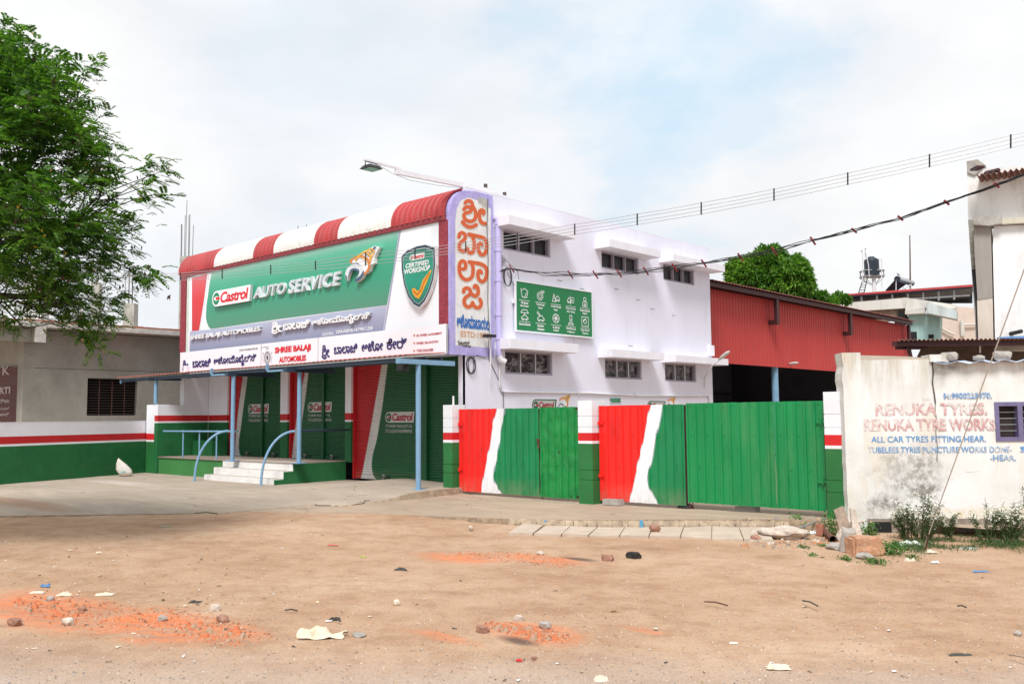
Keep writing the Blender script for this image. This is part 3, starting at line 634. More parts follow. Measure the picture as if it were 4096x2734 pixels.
# windows
def stained_glass():
    m, nt, b = base_mat('dusty_window_glass', .4, 0, .25); p = pos(nt, (1, 1, 1.6)); n = nz(nt, p, 4.5, 8, .72, .8)
    c = mixc(nt, ramp(nt, n, [(.50, (0,) * 3), (.60, (.85,) * 3)]), (.035, .026, .028), (.36, .33, .36)); nt.links.new(c, b.inputs['Base Color'])
    nt.links.new(ramp(nt, n, [(.5, (.15,) * 3), (.6, (.8,) * 3)]), b.inputs['Roughness']); return m
M_gl1, M_gl2 = mat('dark_window_glass', (.022, .018, .022), .35, .3, 5, bmp=0, spec=.25), stained_glass()
for i, (a, b_, c, d) in enumerate(WINS):
    fr = MB(); t = .045
    fr.pbox(SIDE, a, b_, c, c + t, -.16, -.03); fr.pbox(SIDE, a, b_, d - t, d, -.16, -.03); fr.pbox(SIDE, a, a + t, c + t, d - t, -.16, -.03); fr.pbox(SIDE, b_ - t, b_, c + t, d - t, -.16, -.03)
    w = build('window', fr, M_frame, shop)
    g = (b_ - a - 2 * t) / 3
    for k in (1, 2): build('mullion', MB().pbox(SIDE, a + t + g * k - .018, a + t + g * k + .018, c + t, d - t, -.15, -.035), M_frame if i < 3 else M_alu, w)
    for k in range(3):
        u = a + t + g * k + .02; pn = MB().pbox(SIDE, u, u + g - .04, c + t, d - t, -.125, -.12); build('pane', pn, M_gl2 if i > 2 else M_gl1, w)
    sl = MB()
    for k in range(5): sl.pbox(SIDE, a + t, b_ - t, c + t + (k + .5) * (d - c - 2 * t) / 5 - .006, c + t + (k + .5) * (d - c - 2 * t) / 5 + .006, -.155, -.14)
    build('louver', sl, M_dark, w)
# sunshade slabs over the windows
CAN = [((1991, 898), (2298, 952)), ((2387, 980), (2640, 1024)), ((2636, 1048), (2858, 1080)), ((1998, 1375), (2308, 1404)), ((2400, 1400), (2658, 1430)), ((2641, 1420), (2870, 1446))]
OUT = SIDE.shift(.50)
cz = [(5.98, 6.19, 15.10, 17.55), (5.97, 6.17, 18.95, 21.35), (5.97, 6.16, 22.0, 24.9), (3.14, 3.36, 15.12, 17.6), (3.11, 3.31, 19.0, 21.4), (3.10, 3.29, 22.0, 24.95)]
for z0, z1, a, b_ in cz:
    mb = MB(); mb.hexa([SIDE.w(a, z0, .48), SIDE.w(b_, z0, .48), SIDE.w(b_, z0, .001), SIDE.w(a, z0, .001)], [SIDE.w(a, z1, .48), SIDE.w(b_, z1, .48), SIDE.w(b_, z1 + .03, .001), SIDE.w(a, z1 + .03, .001)])
    build('sunshade', mb, M_lav2, shop)
# arched striped roof edge, fascia, red columns beside the sign
SEG = [(733, 869, 0), (869, 1026, 1), (1026, 1108, 0), (1108, 1270, 1), (1270, 1365, 0), (1365, 1578, 1), (1578, 1822, 0)]
def arch_uv(t):   # t 0..1 from the fascia up and back over the roof
    a = rad(-6 + 96 * t); return 14.28 - .62 * math.cos(a), 6.10 + .58 * math.sin(a)
for x0, x1, k in SEG:
    u0, u1 = SIGN.hit(x0, 1108 - .2248 * (x0 - 731))[0], SIGN.hit(x1, 1108 - .2248 * (x1 - 731))[0]
    if x0 == 733: u0 = XL - .06
    if x1 == 1822: u1 = XR - .06
    n = max(4, round((u1 - u0) / .19)) * 4; T = 36; V = []
    for j in range(T + 1):
        y, z = arch_uv(j / T); ny, nz_ = math.cos(rad(-6 + 96 * j / T)), math.sin(rad(-6 + 96 * j / T))
        rj = .007 * (j % 2)
        for i in range(n * 2 + 1):
            big = (.06, .042, .004, 0, 0, 0, .004, .042)[i % 8]
            V.append((u0 + (u1 - u0) * i / (n * 2), y - ny * (big + rj), z + nz_ * (big + rj)))
    M_ = n * 2 + 1; F = [(j * M_ + i, (j + 1) * M_ + i, (j + 1) * M_ + i + 1, j * M_ + i + 1) for j in range(T) for i in range(n * 2)]
    F = [f[::-1] for f in F]
    build('arched_roof_sheet', MB().add(V, F), M_wsheet if k else M_rsheet, shop)
# roof behind the arch
build('flat_roof', MB().box(XL, 14.28, 6.62, -14.36, 16.5, 6.66), M_rsheet, shop)
mb = MB(); mb.box(XL - .02, 13.64, 5.94, -14.42, 13.76, 6.06); build('fascia', mb, M_rfascia, shop)
for a, b_ in ((XL, -25.96), (-14.66, -14.36)):
    build('clad_column', MB().box(a, 13.655, 3.62, b_, 13.755, 5.94), M_clad, shop)
# roller shutters
def shutter(u0, u1, z0, z1, m, locks=(), name='roller_shutter', P=FRONT, off=-.13, label=None, pitch=.062):
    mb = MB(); n = int((z1 - z0 - .1) / pitch); pr = []
    for k in range(n):
        for q, o in ((0, 0), (.30, .014), (.62, .014), (.86, .002)): pr.append((z0 + .1 + (k + q) * pitch, o))
    pr.append((z1, 0)); N_ = len(pr)
    mb.add([P.w(u, z, off + o) for z, o in pr for u in (u0, u1)], [(2 * i, 2 * i + 1, 2 * i + 3, 2 * i + 2) for i in range(N_ - 1)], 0)
    mb.pbox(P, u0, u1, z0, z0 + .10, off - .01, off + .02, 0)
    o = build(name, mb, m, shop if P is FRONT else GB, label)
    for lu in locks:
        c = P.w(lu, z0 + .075, off + .02); l = MB(); l.tube([c, c + P.n * .05], .052, 12, 0); l.tube([c + P.n * .05, c + P.n * .075], .024, 8, 1)
        build('lock', l, [M_alu, M_dark], o)
        build('latch', MB().pbox(P, lu + .08, lu + .24, z0 + .06, z0 + .085, off + .02, off + .04), M_dark, o)
    return o
def strip(u0, u1, z0, z1, m, o0=-.16, o1=-.06): return build('shutter_guide', MB().pbox(FRONT, u0, u1, z0, z1, o0, o1), m, shop)
g1 = FRONT.hit(1038, 1700)[0]; g2 = FRONT.hit(1282, 1700)[0]; g3 = FRONT.hit(1690, 1700)[0]
sa = shutter(SH[0][0] + .09, g1 - .05, .54, 3.0, M_sh1, (-23.35,), label='left leaf with the red and white stripe'); sb_ = shutter(g1 + .05, SH[0][1] - .07, .54, 3.0, M_sgreen, (-22.0,))
sc_ = shutter(SH[1][0] + .07, g2 - .05, .54, 3.0, M_sh2, (-20.5,), label='leaf with the red and white stripe'); sd_ = shutter(g2 + .05, SH[1][1] - .07, .54, 3.0, M_sgreen, (-19.32,))
se_ = shutter(SH[2][0] + .05, g3 - .09, .11, 3.0, M_sh3, (-17.25,), label='wide leaf with broad red and white stripe'); sf_ = shutter(g3 + .09, SH[2][1] - .07, .11, 3.0, M_sgreen, (-14.9,))
strip(SH[0][0], SH[0][0] + .088, .54, 3, M_pred); strip(g1 - .048, g1 + .048, .54, 3, M_sgreen); strip(SH[0][1] - .068, SH[0][1], .54, 3, M_sgreen)
strip(SH[1][0], SH[1][0] + .068, .54, 3, M_pred); strip(g2 - .048, g2 + .048, .54, 3, M_sgreen); strip(SH[1][1] - .068, SH[1][1], .54, 3, M_sgreen)
strip(SH[2][0], SH[2][0] + .048, .1, 3, M_pred); strip(g3 - .088, g3 + .088, .1, 3, M_sgreen, -.16, -.04); strip(SH[2][1] - .068, SH[2][1], .1, 3, M_sgreen)
build('shutter_backing', MB().pbox(FRONT, -25.3, -14.57, .0, 3.24, -.36, -.32), M_inside, shop)
# white logo and slogan on the shutters
M_slog = ink('dull_white_paint', (.50, .49, .49))
for o, bl, tr, t1, t2 in ((sa, (992, 1654), (1076, 1614), ((994, 1671), (1073, 1657)), ((994, 1688), (1073, 1674))),
                          (sc_, (1231, 1648), (1328, 1606), ((1232, 1669), (1322, 1655)), ((1232, 1686), (1327, 1672))),
                          (se_, (1541, 1689), (1658, 1645), ((1542, 1712), (1650, 1697)), ((1542, 1731), (1650, 1716)))):
    P = FRONT.shift(-.113)
    castrol(shop, P, bl, tr, .0, 0., True, o)
    s1 = "IT'S MORE THAN JUST OIL."; s2 = "IT'S LIQUID ENGINEERING."
    build('slogan', fit_text(fit_text(MB(), P, s1, t1[0], t1[1], .0015, .01, .2), P, s2, t2[0], t2[1], .0015, .01, .2), M_slog, o)

# painted emblem strips low on the side wall, pipes, small notice
P = SIDE
def claw(parent, P, box, off, depth=0., name='claw_emblem'):
    """open spanner head gripped by a coil of golden ribbon"""
    (u0, v0), (u1, v1) = P.hit(*box[0]), P.hit(*box[1]); w, h = u1 - u0, v1 - v0
    g = lambda X, Y: (u0 + (X - 68) / 747. * w, v0 + (972 - Y) / 878. * h); f = lambda X, Y, o: P.w(*g(X, Y), o)
    mb = MB(); G = lambda L: [g(*p) for p in L]
    jaw = [(68, 690), (85, 590), (130, 510), (200, 470), (300, 460), (390, 500), (455, 580), (480, 680), (470, 770), (420, 850), (350, 900), (285, 920), (300, 830), (350, 770), (370, 720), (380, 660), (360, 610), (300, 570), (230, 560), (185, 580), (160, 640), (130, 750), (110, 845), (90, 830), (72, 760)]
    back = [(190, 430), (190, 320), (300, 290), (440, 210), (600, 145), (690, 110), (790, 160), (720, 290), (690, 400), (690, 520), (620, 560), (590, 690), (500, 750), (470, 640), (400, 500), (330, 440)]
    tri_poly(mb, P, G(back), off + depth, 5, 5, depth); tri_poly(mb, P, G(jaw), off + depth + .002, 0, 5, depth)
    q = off + depth + .004
    tri_poly(mb, P, G([(160, 640), (185, 580), (230, 556), (300, 568), (360, 608), (382, 660), (367, 722), (345, 690), (320, 640), (260, 612), (215, 612), (180, 680), (135, 770)]), q, 3)
    tri_poly(mb, P, G([(300, 830), (395, 775), (440, 700), (476, 650), (472, 770), (420, 850), (350, 900), (285, 920)]), q, 3); tri_poly(mb, P, G([(72, 700), (95, 690), (115, 760), (105, 840), (90, 830)]), q, 3)
    for k, (a, b_) in enumerate((((560, 330), (720, 150)), ((590, 350), (750, 165)), ((530, 300), (700, 130)))): brush(mb, f, [a, ((a[0] + b_[0]) / 2, (a[1] + b_[1]) / 2), b_], 22, q + .001 * k, 3 if k != 1 else 0, 2)
    for k, (pts, ww, mi) in enumerate((([(200, 410), (215, 330), (300, 300), (400, 300), (490, 340), (560, 430), (590, 560), (560, 670), (500, 740)], 52, 4), ([(300, 370), (350, 305), (440, 225), (540, 250), (600, 330), (610, 470)], 40, 1), ([(420, 262), (500, 190), (590, 210), (650, 290), (645, 380)], 32, 2), ([(560, 180), (620, 158), (680, 220), (690, 300)], 26, 1), ([(330, 340), (420, 330), (500, 390), (540, 480)], 22, 2))):
        brush(mb, f, pts, ww, q + .004 + .003 * k, mi, 4)
    return build(name, mb, [ink('bright_silver_print', (.66, .70, .74), .3), I_gold, ink('amber_print', (.85, .50, .06)), ink('dark_silver_print', (.05, .10, .17), .3), ink('burnt_orange_print', (.62, .19, .03)), I_white], parent)
for bl, tr, cb in (((2131, 1638), (2221, 1601), ((2229, 1645), (2287, 1576))), ((2592, 1640), (2658, 1607), ((2664, 1640), (2706, 1585)))):
    (qa, qb), (qc, qd) = P.hit(*bl), P.hit(*tr); e_ = .028; rr_ = (qd - qb) / 2 + e_
    o = build('painted_logo', tri_poly(MB(), P, [(qc - .02 + e_, qb - e_), (qc + e_ + .03, qd + e_)] + oval(qa + (qd - qb) / 2, (qb + qd) / 2, rr_, rr_, 16, math.pi / 2, math.pi * 1.5), .0015), M_pgreen, shop)
    castrol(shop, P, bl, tr, .003, 0., True, o); claw(o, P, cb, .003)
mb = MB(); mb.tube([SIDE.w(15.16, 2.98, .08), SIDE.w(15.16, 6.05, .08)], .075, 12); mb.tube([SIDE.w(15.16, 6.05, .08), SIDE.w(15.15, 6.16, .07), SIDE.w(15.1, 6.2, .0)], .078, 10)
for z in (3.35, 3.9, 4.7, 5.4, 6.02): mb.tube([SIDE.w(15.16, z, .08), SIDE.w(15.16, z + .07, .08)], .088, 12)
dp = build('drain_pipe', mb, M_pipe, shop); mb = MB(); mb.tube([SIDE.w(15.16, 2.98, .08), SIDE.w(15.18, 2.9, .1), SIDE.w(15.28, 2.84, .16)], .08, 12, 0, False)
build('elbow', mb, M_wpipe, dp)
mb = MB(); z = 2.17
mb.tube([SIDE.w(15.22, 2.85, .03), SIDE.w(15.22, 2.3, .03), SIDE.w(15.27, z + .02, .03), SIDE.w(15.4, z, .03), SIDE.w(18.6, z + .01, .03), SIDE.w(21, z - .03, .03), SIDE.w(24.4, z + .02, .03), SIDE.w(24.52, z - .02, .03), SIDE.w(24.54, 1.2, .03)], .024, 8)
for y in (18.1, 20.6, 23.9): mb.pbox(SIDE, y, y + .04, z - .03, z + .04, 0, .06)
build('conduit', mb, M_wpipe, shop)
mb = MB(); mb.tube([SIDE.w(15.24, 4.9, .03), SIDE.w(15.24, 4.95, .03), SIDE.w(15.28, 5.03, .05), SIDE.w(15.4, 5.05, .05)], .022, 8); build('conduit', mb, M_wpipe, shop)
mb = MB(); mb.pbox(SIDE, 15.36, 15.42, 4.95, 5.35, 0, .03); mb.tube([SIDE.w(15.4, 5.24, 0), SIDE.w(15.4, 5.24, .14)], .015, 6); mb.tube([SIDE.w(15.42, 5.18, .08), SIDE.w(15.42, 5.3, .08)], .03, 8)
build('cable_bracket', mb, M_alu, shop)
mb = MB()
for y, z in ((19.8, 5.0), (20.8, 4.8), (21.5, 4.6), (22.6, 4.5), (17.4, 4.98), (18.3, 4.86), (20.4, 3.5)): mb.tube([SIDE.w(y, z, 0), SIDE.w(y + .05, z - .03, .1)], .008, 5)
build('hook', mb, M_rebar, shop)
build('camera_box', MB().pbox(SIDE, 24.55, 24.8, 3.4, 3.72, .002, .1), M_lav2, shop)
SHRI = [[(270, 345), (310, 300), (380, 288), (430, 315), (440, 370), (400, 412), (320, 428), (278, 460), (272, 530), (320, 605), (420, 635), (510, 605), (550, 520), (545, 410), (505, 320), (470, 250), (458, 190), (405, 145), (335, 152), (298, 195)], [(235, 650), (290, 715), (380, 765), (470, 765), (560, 718)], [(735, 450), (745, 395), (690, 362), (650, 400), (637, 500), (655, 600), (705, 670), (780, 690)]]
def shri(mb, P, bl, tr, off, layers=1, gap=0., w=88):
    (u0, v0), (u1, v1) = P.hit(*bl), P.hit(*tr); f = lambda x, y, o: P.w(u0 + (x - 195) / 640. * (u1 - u0), v0 + (812 - y) / 710. * (v1 - v0), o)
    for k in range(layers):
        for i, st_ in enumerate(SHRI): brush(mb, f, st_, w, off + k * gap + .001 * i, 0, 4)
    return mb

# ------------------------------------------------------------ the big illuminated-style shop sign
def print_grad(name, P, stops, rough=.4, nvar=.0):
    """printed gradient of the sign artwork itself, running up the board"""
    m, nt, b = base_mat(name, rough); s = sep(nt); z0, z1 = stops[0][0], stops[-1][0]
    v = math_(nt, 'MULTIPLY_ADD', s[2], 1 / (z1 - z0), -z0 / (z1 - z0), clamp=True)
    nt.links.new(ramp(nt, v, [((z - z0) / (z1 - z0), c) for z, c in stops]), b.inputs['Base Color']); return m
S = SIGN.shift(.03)
big = thing('shop_sign', 'large green, grey and white printed sign with raised lettering under the striped arched roof edge', 'sign', (-20.2, 13.66, 3.5), None)
build('board', MB().pbox(SIGN, -25.94, -14.66, 3.5, 5.935, -.02, .028), M_flex, big)
MG = print_grad('sign_green_print', S, [(3.9, (.12, .25, .19)), (4.35, (.07, .27, .175)), (4.9, (.030, .31, .18)), (5.3, (.035, .34, .20)), (5.7, (.09, .43, .28)), (5.93, (.27, .48, .40))])
MR = print_grad('sign_red_print', S, [(3.9, (.30, .035, .045)), (4.2, (.55, .02, .025)), (5.2, (.66, .025, .035)), (5.9, (.64, .12, .14))])
ML = print_grad('sign_grey_print', S, [(3.5, (.22, .24, .36)), (3.9, (.32, .34, .48)), (4.45, (.50, .54, .68))])
def lay(name, pts, m, off, P=S): return build(name, tri_poly(MB(), P, [P.hit(*p) for p in pts], off), m, big)
topz = lambda x: 1108 - .2248 * (x - 731) + 2
lay('red_field', [(768, 1330), (768, topz(760) + 8), (829, topz(829) + 8), (815, 1205), (796, 1322)], MR, .002)
lay('green_field', [(847, topz(847) + 6), (838, 1135), (833, 1174), (827, 1215), (824, 1251), (824, 1272), (828, 1290), (834, 1305), (843, 1315), (1120, 1275), (1548, 1219), (1573, 1075), (1596, topz(1596) + 6)], MG, .002)
lay('grey_field', [(758, 1412), (760, 1324), (843, 1317), (1548, 1221), (1531, 1328), (1140, 1369)], ML, .003)
lay('grey_edge_line', [(1598, topz(1598) + 6), (1604, topz(1604) + 6), (1556, 1219), (1537, 1328), (1533, 1328), (1551, 1219)], I_lilac, .0035)
build('pale_edge', MB().pbox(SIGN, -25.935, -25.80, 3.51, 5.92, .0285, .034), mat('pale_mint_edge', (.60, .66, .60), .6), big)
lay('white_line', [(833, topz(833) + 10), (836, topz(836) + 10), (818, 1215), (801, 1322), (799, 1322), (815, 1210)], M_flex, .004)
castrol(big, S, (861, 1229), (1015, 1139), .01, .09)
# raised letters, one object each
def channel(word, bl, tr, P, off, depth, m, shear=.28, bold=.03, side=None, gap=1.):
    V, F = text_mesh(word, bold, shear, .5, 0, gap, 3)
    (u0, v0), (u1, v1) = P.hit(*bl), P.hit(*tr); xs = [v[0] for v in V]; ys = [v[1] for v in V]; a, b_, c, d = min(xs), max(xs), min(ys), max(ys)
    par = list(range(len(V)))
    def find(i):
        while par[i] != i: par[i] = par[par[i]]; i = par[i]
        return i
    key = {}
    for i, v in enumerate(V):
        k = (round(v[0], 4), round(v[1], 4)); key.setdefault(k, i); par[find(i)] = find(key[k])
    for f in F:
        for i in f[1:]: par[find(i)] = find(f[0])
    isl = {}
    for i in range(len(V)): isl.setdefault(find(i), []).append(i)
    # merge islands that overlap horizontally a lot (counter shapes, marks above and below)
    out_ = []
    for ids in sorted(isl.values(), key=lambda L: min(V[i][0] for i in L)):
        lo, hi = min(V[i][0] for i in ids), max(V[i][0] for i in ids)
        if out_ and lo < out_[-1][1] - .35 * (hi - lo): out_[-1][2].extend(ids); out_[-1][1] = max(hi, out_[-1][1])
        else: out_.append([lo, hi, list(ids)])
    for lo, hi, ids in out_:
        st = {k: n for n, k in enumerate(ids)}; mb = MB()
        pts = [P.w(u0 + (V[i][0] - a) / (b_ - a) * (u1 - u0), v0 + (V[i][1] - c) / (d - c) * (v1 - v0), off + (V[i][2] + .5) * depth) for i in ids]
        fr = [tuple(st[i] for i in f) for f in F if f[0] in st and all(V[i][2] > .49 for i in f)]; sd = [tuple(st[i] for i in f) for f in F if f[0] in st and not all(V[i][2] > .49 for i in f)]
        mb.add(pts, fr, 0); mb.add(pts, sd, 1)
        build('letter', mb, [m, side or m], big)
M_let = mat('brushed_silver_letter_face', (.62, .70, .75), .3, .35, 5, metal=.1, bmp=0)
channel('AUTO', (1021, 1196), (1150, 1128), S, .004, .075, M_let, .22, .028, M_white, 1.08)
channel('SERVICE', (1160, 1176), (1372, 1084), S, .004, .075, M_let, .22, .028, M_white, 1.08)
channel('SHREE BALAJI AUTOMOBILES', (769, 1364), (1050, 1305), S, .004, .07, I_white, .1, .02, I_silver, .9)
build('letter', shri(MB(), S, (1094, 1337), (1134, 1284), .012, 5, .014), I_white, big)
channel('ಬಾಲಾಜಿ', (1141, 1322), (1245, 1277), S, .004, .07, I_white, 0, .03, I_silver)
channel('ಆಟೋಮೊಬೈಲ್ಸ್', (1255, 1314), (1490, 1246), S, .004, .07, I_white, 0, .03, I_silver)
build('registration_lettering', fit_text(MB(), S, 'GSTIN-', (1290, 1343), (1337, 1326), .006, .012, .1), I_white, big); build('registration_lettering', fit_text(MB(), S, '29AABFB1479K1Z8', (1343, 1334), (1491, 1304), .006, .012, .1), I_white, big)
claw(big, S, ((1393, 1146), (1536, 978)), .01, .09)
# shield
def shield_pts(k, cx, cy):
    pts = [(1617, 1026), (1640, 1002), (1680, 984), (1716, 978), (1754, 990), (1756, 1060), (1748, 1120), (1732, 1170), (1712, 1210), (1690, 1234), (1668, 1222), (1645, 1190), (1628, 1140), (1619, 1085)]
    q = [S.hit(*p) for p in pts]; return [(cx + (u - cx) * k, cy + (v - cy) * k) for u, v in q]
cu, cv = S.hit(1690, 1100)
sh = build('shield', tri_poly(MB(), S, shield_pts(1, cu, cv), .10, 0, 1, .09), [mat('pale_shield_rim', (.62, .66, .70), .25, .1, 2, metal=.3, bmp=0), I_white], big)
build('rim', tri_poly(tri_poly(MB(), S, shield_pts(.965, cu, cv), .103, 0), S, shield_pts(.885, cu, cv), .105, 1), [ink('dark_teal_print', (.012, .04, .065), .25), I_silver], sh)
MSG = print_grad('shield_green_print', S, [(4.0, (.004, .10, .07)), (4.6, (.010, .30, .19)), (5.1, (.012, .26, .17)), (5.6, (.004, .07, .06))])
build('field', tri_poly(MB(), S, shield_pts(.865, cu, cv), .108, 0), MSG, sh)
castrol(sh, S, (1652, 1046), (1713, 1012), .110, 0., True, None)
mb = MB(); fit_text(mb, S, 'CERTIFIED', (1637, 1075), (1730, 1040), .111, .03, .2); fit_text(mb, S, 'WORKSHOP', (1632, 1099), (1735, 1061), .111, .03, .2)
build('lettering', mb, I_white, sh)
tk = [S.hit(*p) for p in ((1663, 1157), (1672, 1152), (1682, 1164), (1692, 1163), (1707, 1120), (1738, 1080), (1741, 1084), (1722, 1130), (1700, 1180), (1690, 1196), (1676, 1190), (1664, 1172))]
mb = MB(); tri_poly(mb, S, tk, .112, 0); mb.ribbon(S, [S.hit(*p) for p in ((1668, 1165), (1684, 1180), (1700, 1160), (1712, 1128), (1732, 1094))], .035, .114, 1)
build('tick_mark', mb, [I_gold, ink('dark_amber_print', (.50, .14, .02))], sh)

# ------------------------------------------------------------ three vinyl banners below the sign
B = SIGN.shift(.16)
def banner(x0, x1, label):
    u0, u1 = B.hit(x0, 1450)[0], B.hit(x1, 1450)[0]
    t = thing('banner', label, 'banner', B.w((u0 + u1) / 2, 3.0, 0), 'printed banners below the big sign')
    n = 14; mb = MB(); V = []
    for i in range(n + 1):
        u = u0 + (u1 - u0) * i / n
        for v in (2.96, 3.2, 3.4, 3.62): V.append(B.w(u, v, .006 * noise.noise(Vector((u * 1.7, v * 2, 1)))))
    F = [(i * 4 + k, i * 4 + 4 + k, i * 4 + 5 + k, i * 4 + 1 + k) for i in range(n) for k in range(3)]
    build('vinyl', MB().add(V, F, 0, True), M_flex, t)
    f = MB(); f.pbox(B, u0, u1, 3.59, 3.615, -.05, -.01); f.pbox(B, u0, u1, 2.97, 3.0, -.05, -.01); f.pbox(B, u0, u0 + .03, 3.0, 3.59, -.05, -.01); f.pbox(B, u1 - .03, u1, 3.0, 3.59, -.05, -.01)
    build('frame', f, M_alu, t); return t
bA = banner(720, 1043, 'white banner with dark blue Kannada lettering nearest the grey building')
bB = banner(1044.5, 1271, 'white banner with a round emblem and red SHREE BALAJI AUTOMOBILES')
bC = banner(1272.5, 1786, 'long white banner with dark blue Kannada lettering and three red bulleted services')
K = .009
def kan(P, parts, m, parent, name='lettering', bold=.028, off=K):
    mb = MB()
    for s_, bl, tr in parts:
        if s_ == '#': shri(mb, P, bl, tr, off)
        else: fit_text(mb, P, s_, bl, tr, off, bold)
    return build(name, mb, m, parent)
kan(B, [('#', (730, 1487), (757, 1438)), ('ಬಾಲಾಜಿ', (770, 1471), (844, 1431)), ('ಆಟೋಮೊಬೈಲ್ಸ್', (855, 1472), (1027, 1411))], I_navy, bA, bold=.034)
build('lettering', fit_text(MB(), B, 'GSTIN: 29AABFB1479K1Z8', (958, 1404), (1031, 1389), K, .015), I_grey, bA)
mb = MB(); fit_text(mb, B, 'SHREE BALAJI', (1100, 1419), (1244, 1374), K, .045, 0, 0, 0, .95); fit_text(mb, B, 'AUTOMOBILES', (1117, 1450), (1225, 1418), K, .04, 0, 0, 0, .95); build('lettering', mb, I_red, bB)
build('lettering', fit_text(MB(), B, 'M: 9448590616', (1046, 1391), (1078, 1384), K, .01), I_grey, bB)
c = B.hit(1070, 1429); mb = MB()
for r in (.19, .13): mb.ribbon(B, [(c[0] + r * .78 * math.cos(a), c[1] + r * .85 * math.sin(a)) for a in np.linspace(0, 2 * math.pi, 25)], .010, K)
for k in range(22):
    a = 2 * math.pi * k / 22; mb.ribbon(B, [(c[0] + .145 * .78 * math.cos(a), c[1] + .145 * .85 * math.sin(a)), (c[0] + .178 * .78 * math.cos(a + .06), c[1] + .178 * .85 * math.sin(a + .06))], .012, K + .001)
tri_poly(mb, B, oval(c[0], c[1], .05, .07, 14), K + .001); mb.ribbon(B, [(c[0] - .06, c[1] + .21), (c[0], c[1] + .26), (c[0] + .06, c[1] + .21)], .012, K)
for sg in (-1, 1): mb.ribbon(B, [(c[0] + sg * .19, c[1] - .14), (c[0] + sg * .225, c[1] + .02), (c[0] + sg * .17, c[1] + .13), (c[0] + sg * .24, c[1] + .12)], .009, K)
build('emblem', mb, I_grey, bB)
kan(B, [('#', (1287, 1437), (1321, 1377)), ('ಬಾಲಾಜಿ', (1336, 1417), (1431, 1372)), ('ಆಟೋ', (1447, 1408), (1533, 1358)), ('ಕೇರ್', (1547, 1399), (1629, 1346))], I_navy, bC, bold=.03)
mb = MB(); ar = MB()
for s_, bl, tr in (('3D WHEEL ALIGNMENT', (1666, 1346), (1769, 1327)), ('WHEEL BALANCING', (1666, 1377), (1754, 1360)), ('TYRE CHANGER', (1667, 1408), (1735, 1392))):
    fit_text(mb, B, s_, bl, tr, K, .025); y = (bl[1] - 5 + .0); a = B.hit(1655, bl[1]); d = B.hit(1655, bl[1] - 11); e = B.hit(1662, bl[1] - 6)
    ar.add([B.w(*a, K), B.w(*e, K), B.w(*d, K)], [(0, 1, 2)])
build('lettering', mb, I_dred, bC); build('arrow_mark', ar, ink('coral_print', (.70, .12, .06)), bC)

# ------------------------------------------------------------ tall painted sign on the side
SP = SIDE.shift(.03)
vs = thing('vertical_sign', 'tall off-white painted sign with orange Kannada letters and a purple border at the building corner', 'sign', SP.w(14.4, 3.0, 0))
def side_outline(d):   # arched at the street side, like the roof edge
    pts = [(13.66 + d, 2.96 + d), (15.04 - d, 2.96 + d), (15.04 - d, 6.70 - d), (14.45, 6.70 - d)]
    for t in (.85, .7, .55, .4, .25, .1): 
        y, z = arch_uv(t); pts.append((y + d * .9, z - .0 - d * .55))
    return pts
mb = MB(); tri_poly(mb, SP, side_outline(0), 0, 0, 0, .22); build('border', mb, M_purple, vs)
inner = [(13.82, 3.16), (14.93, 3.16), (14.97, 6.38), (14.55, 6.50), (14.24, 6.52), (14.02, 6.42), (13.88, 6.22), (13.83, 5.95)]
build('panel', tri_poly(MB(), SP, inner, .003), M_sidepanel, vs)
z3 = lambda x, y: (1350 + .574 * x, 600 + .574 * y)
M_halo = ink('cream_outline_paint', (.72, .66, .44), .8)
zA = lambda x, y: (1810 + .16585 * x, 780 + .16585 * y); zB = lambda x, y: (1810 + .16585 * x, 1020 + .16585 * y)
STR = [(zA, [[(270, 345), (310, 300), (380, 288), (430, 315), (440, 370), (400, 412), (320, 428), (278, 460), (272, 530), (320, 605), (420, 635), (510, 605), (550, 520), (545, 410), (505, 320), (470, 250), (458, 190), (405, 145), (335, 152), (298, 195)], [(235, 650), (290, 715), (380, 765), (470, 765), (560, 718)], [(735, 450), (745, 395), (690, 362), (650, 400), (637, 500), (655, 600), (705, 670), (780, 690)]]),
       (zA, [[(150, 1010), (170, 935), (230, 910), (290, 955), (295, 1040), (245, 1105), (180, 1150), (155, 1225), (172, 1310), (230, 1355), (305, 1340), (345, 1285)], [(345, 1290), (385, 1370), (440, 1395), (495, 1350), (513, 1250), (510, 1120), (475, 1010), (410, 950)], [(385, 945), (520, 975), (650, 1003), (745, 1040), (800, 1110), (815, 1230), (795, 1360), (740, 1435), (670, 1425), (625, 1350), (608, 1260), (620, 1190), (665, 1160), (695, 1205)]]),
       (zB, [[(235, 335), (295, 320), (312, 250), (290, 175), (232, 142), (178, 185), (155, 290), (165, 410), (210, 520), (300, 588), (400, 578), (470, 500), (487, 380), (480, 270), (445, 195)], [(395, 165), (500, 182), (650, 207), (760, 262), (818, 360), (808, 500), (770, 600), (705, 640), (635, 590), (605, 490), (612, 405), (655, 375), (685, 420)]]),
       (zB, [[(262, 885), (275, 825), (330, 795), (398, 815), (425, 885), (400, 955), (335, 998), (283, 1060), (275, 1150), (312, 1220), (380, 1248), (445, 1215), (475, 1145)], [(475, 1150), (520, 1230), (600, 1268), (665, 1230), (682, 1140), (650, 1060)], [(425, 890), (470, 950), (540, 985), (598, 940), (608, 850), (585, 765), (540, 732), (515, 775)]])]
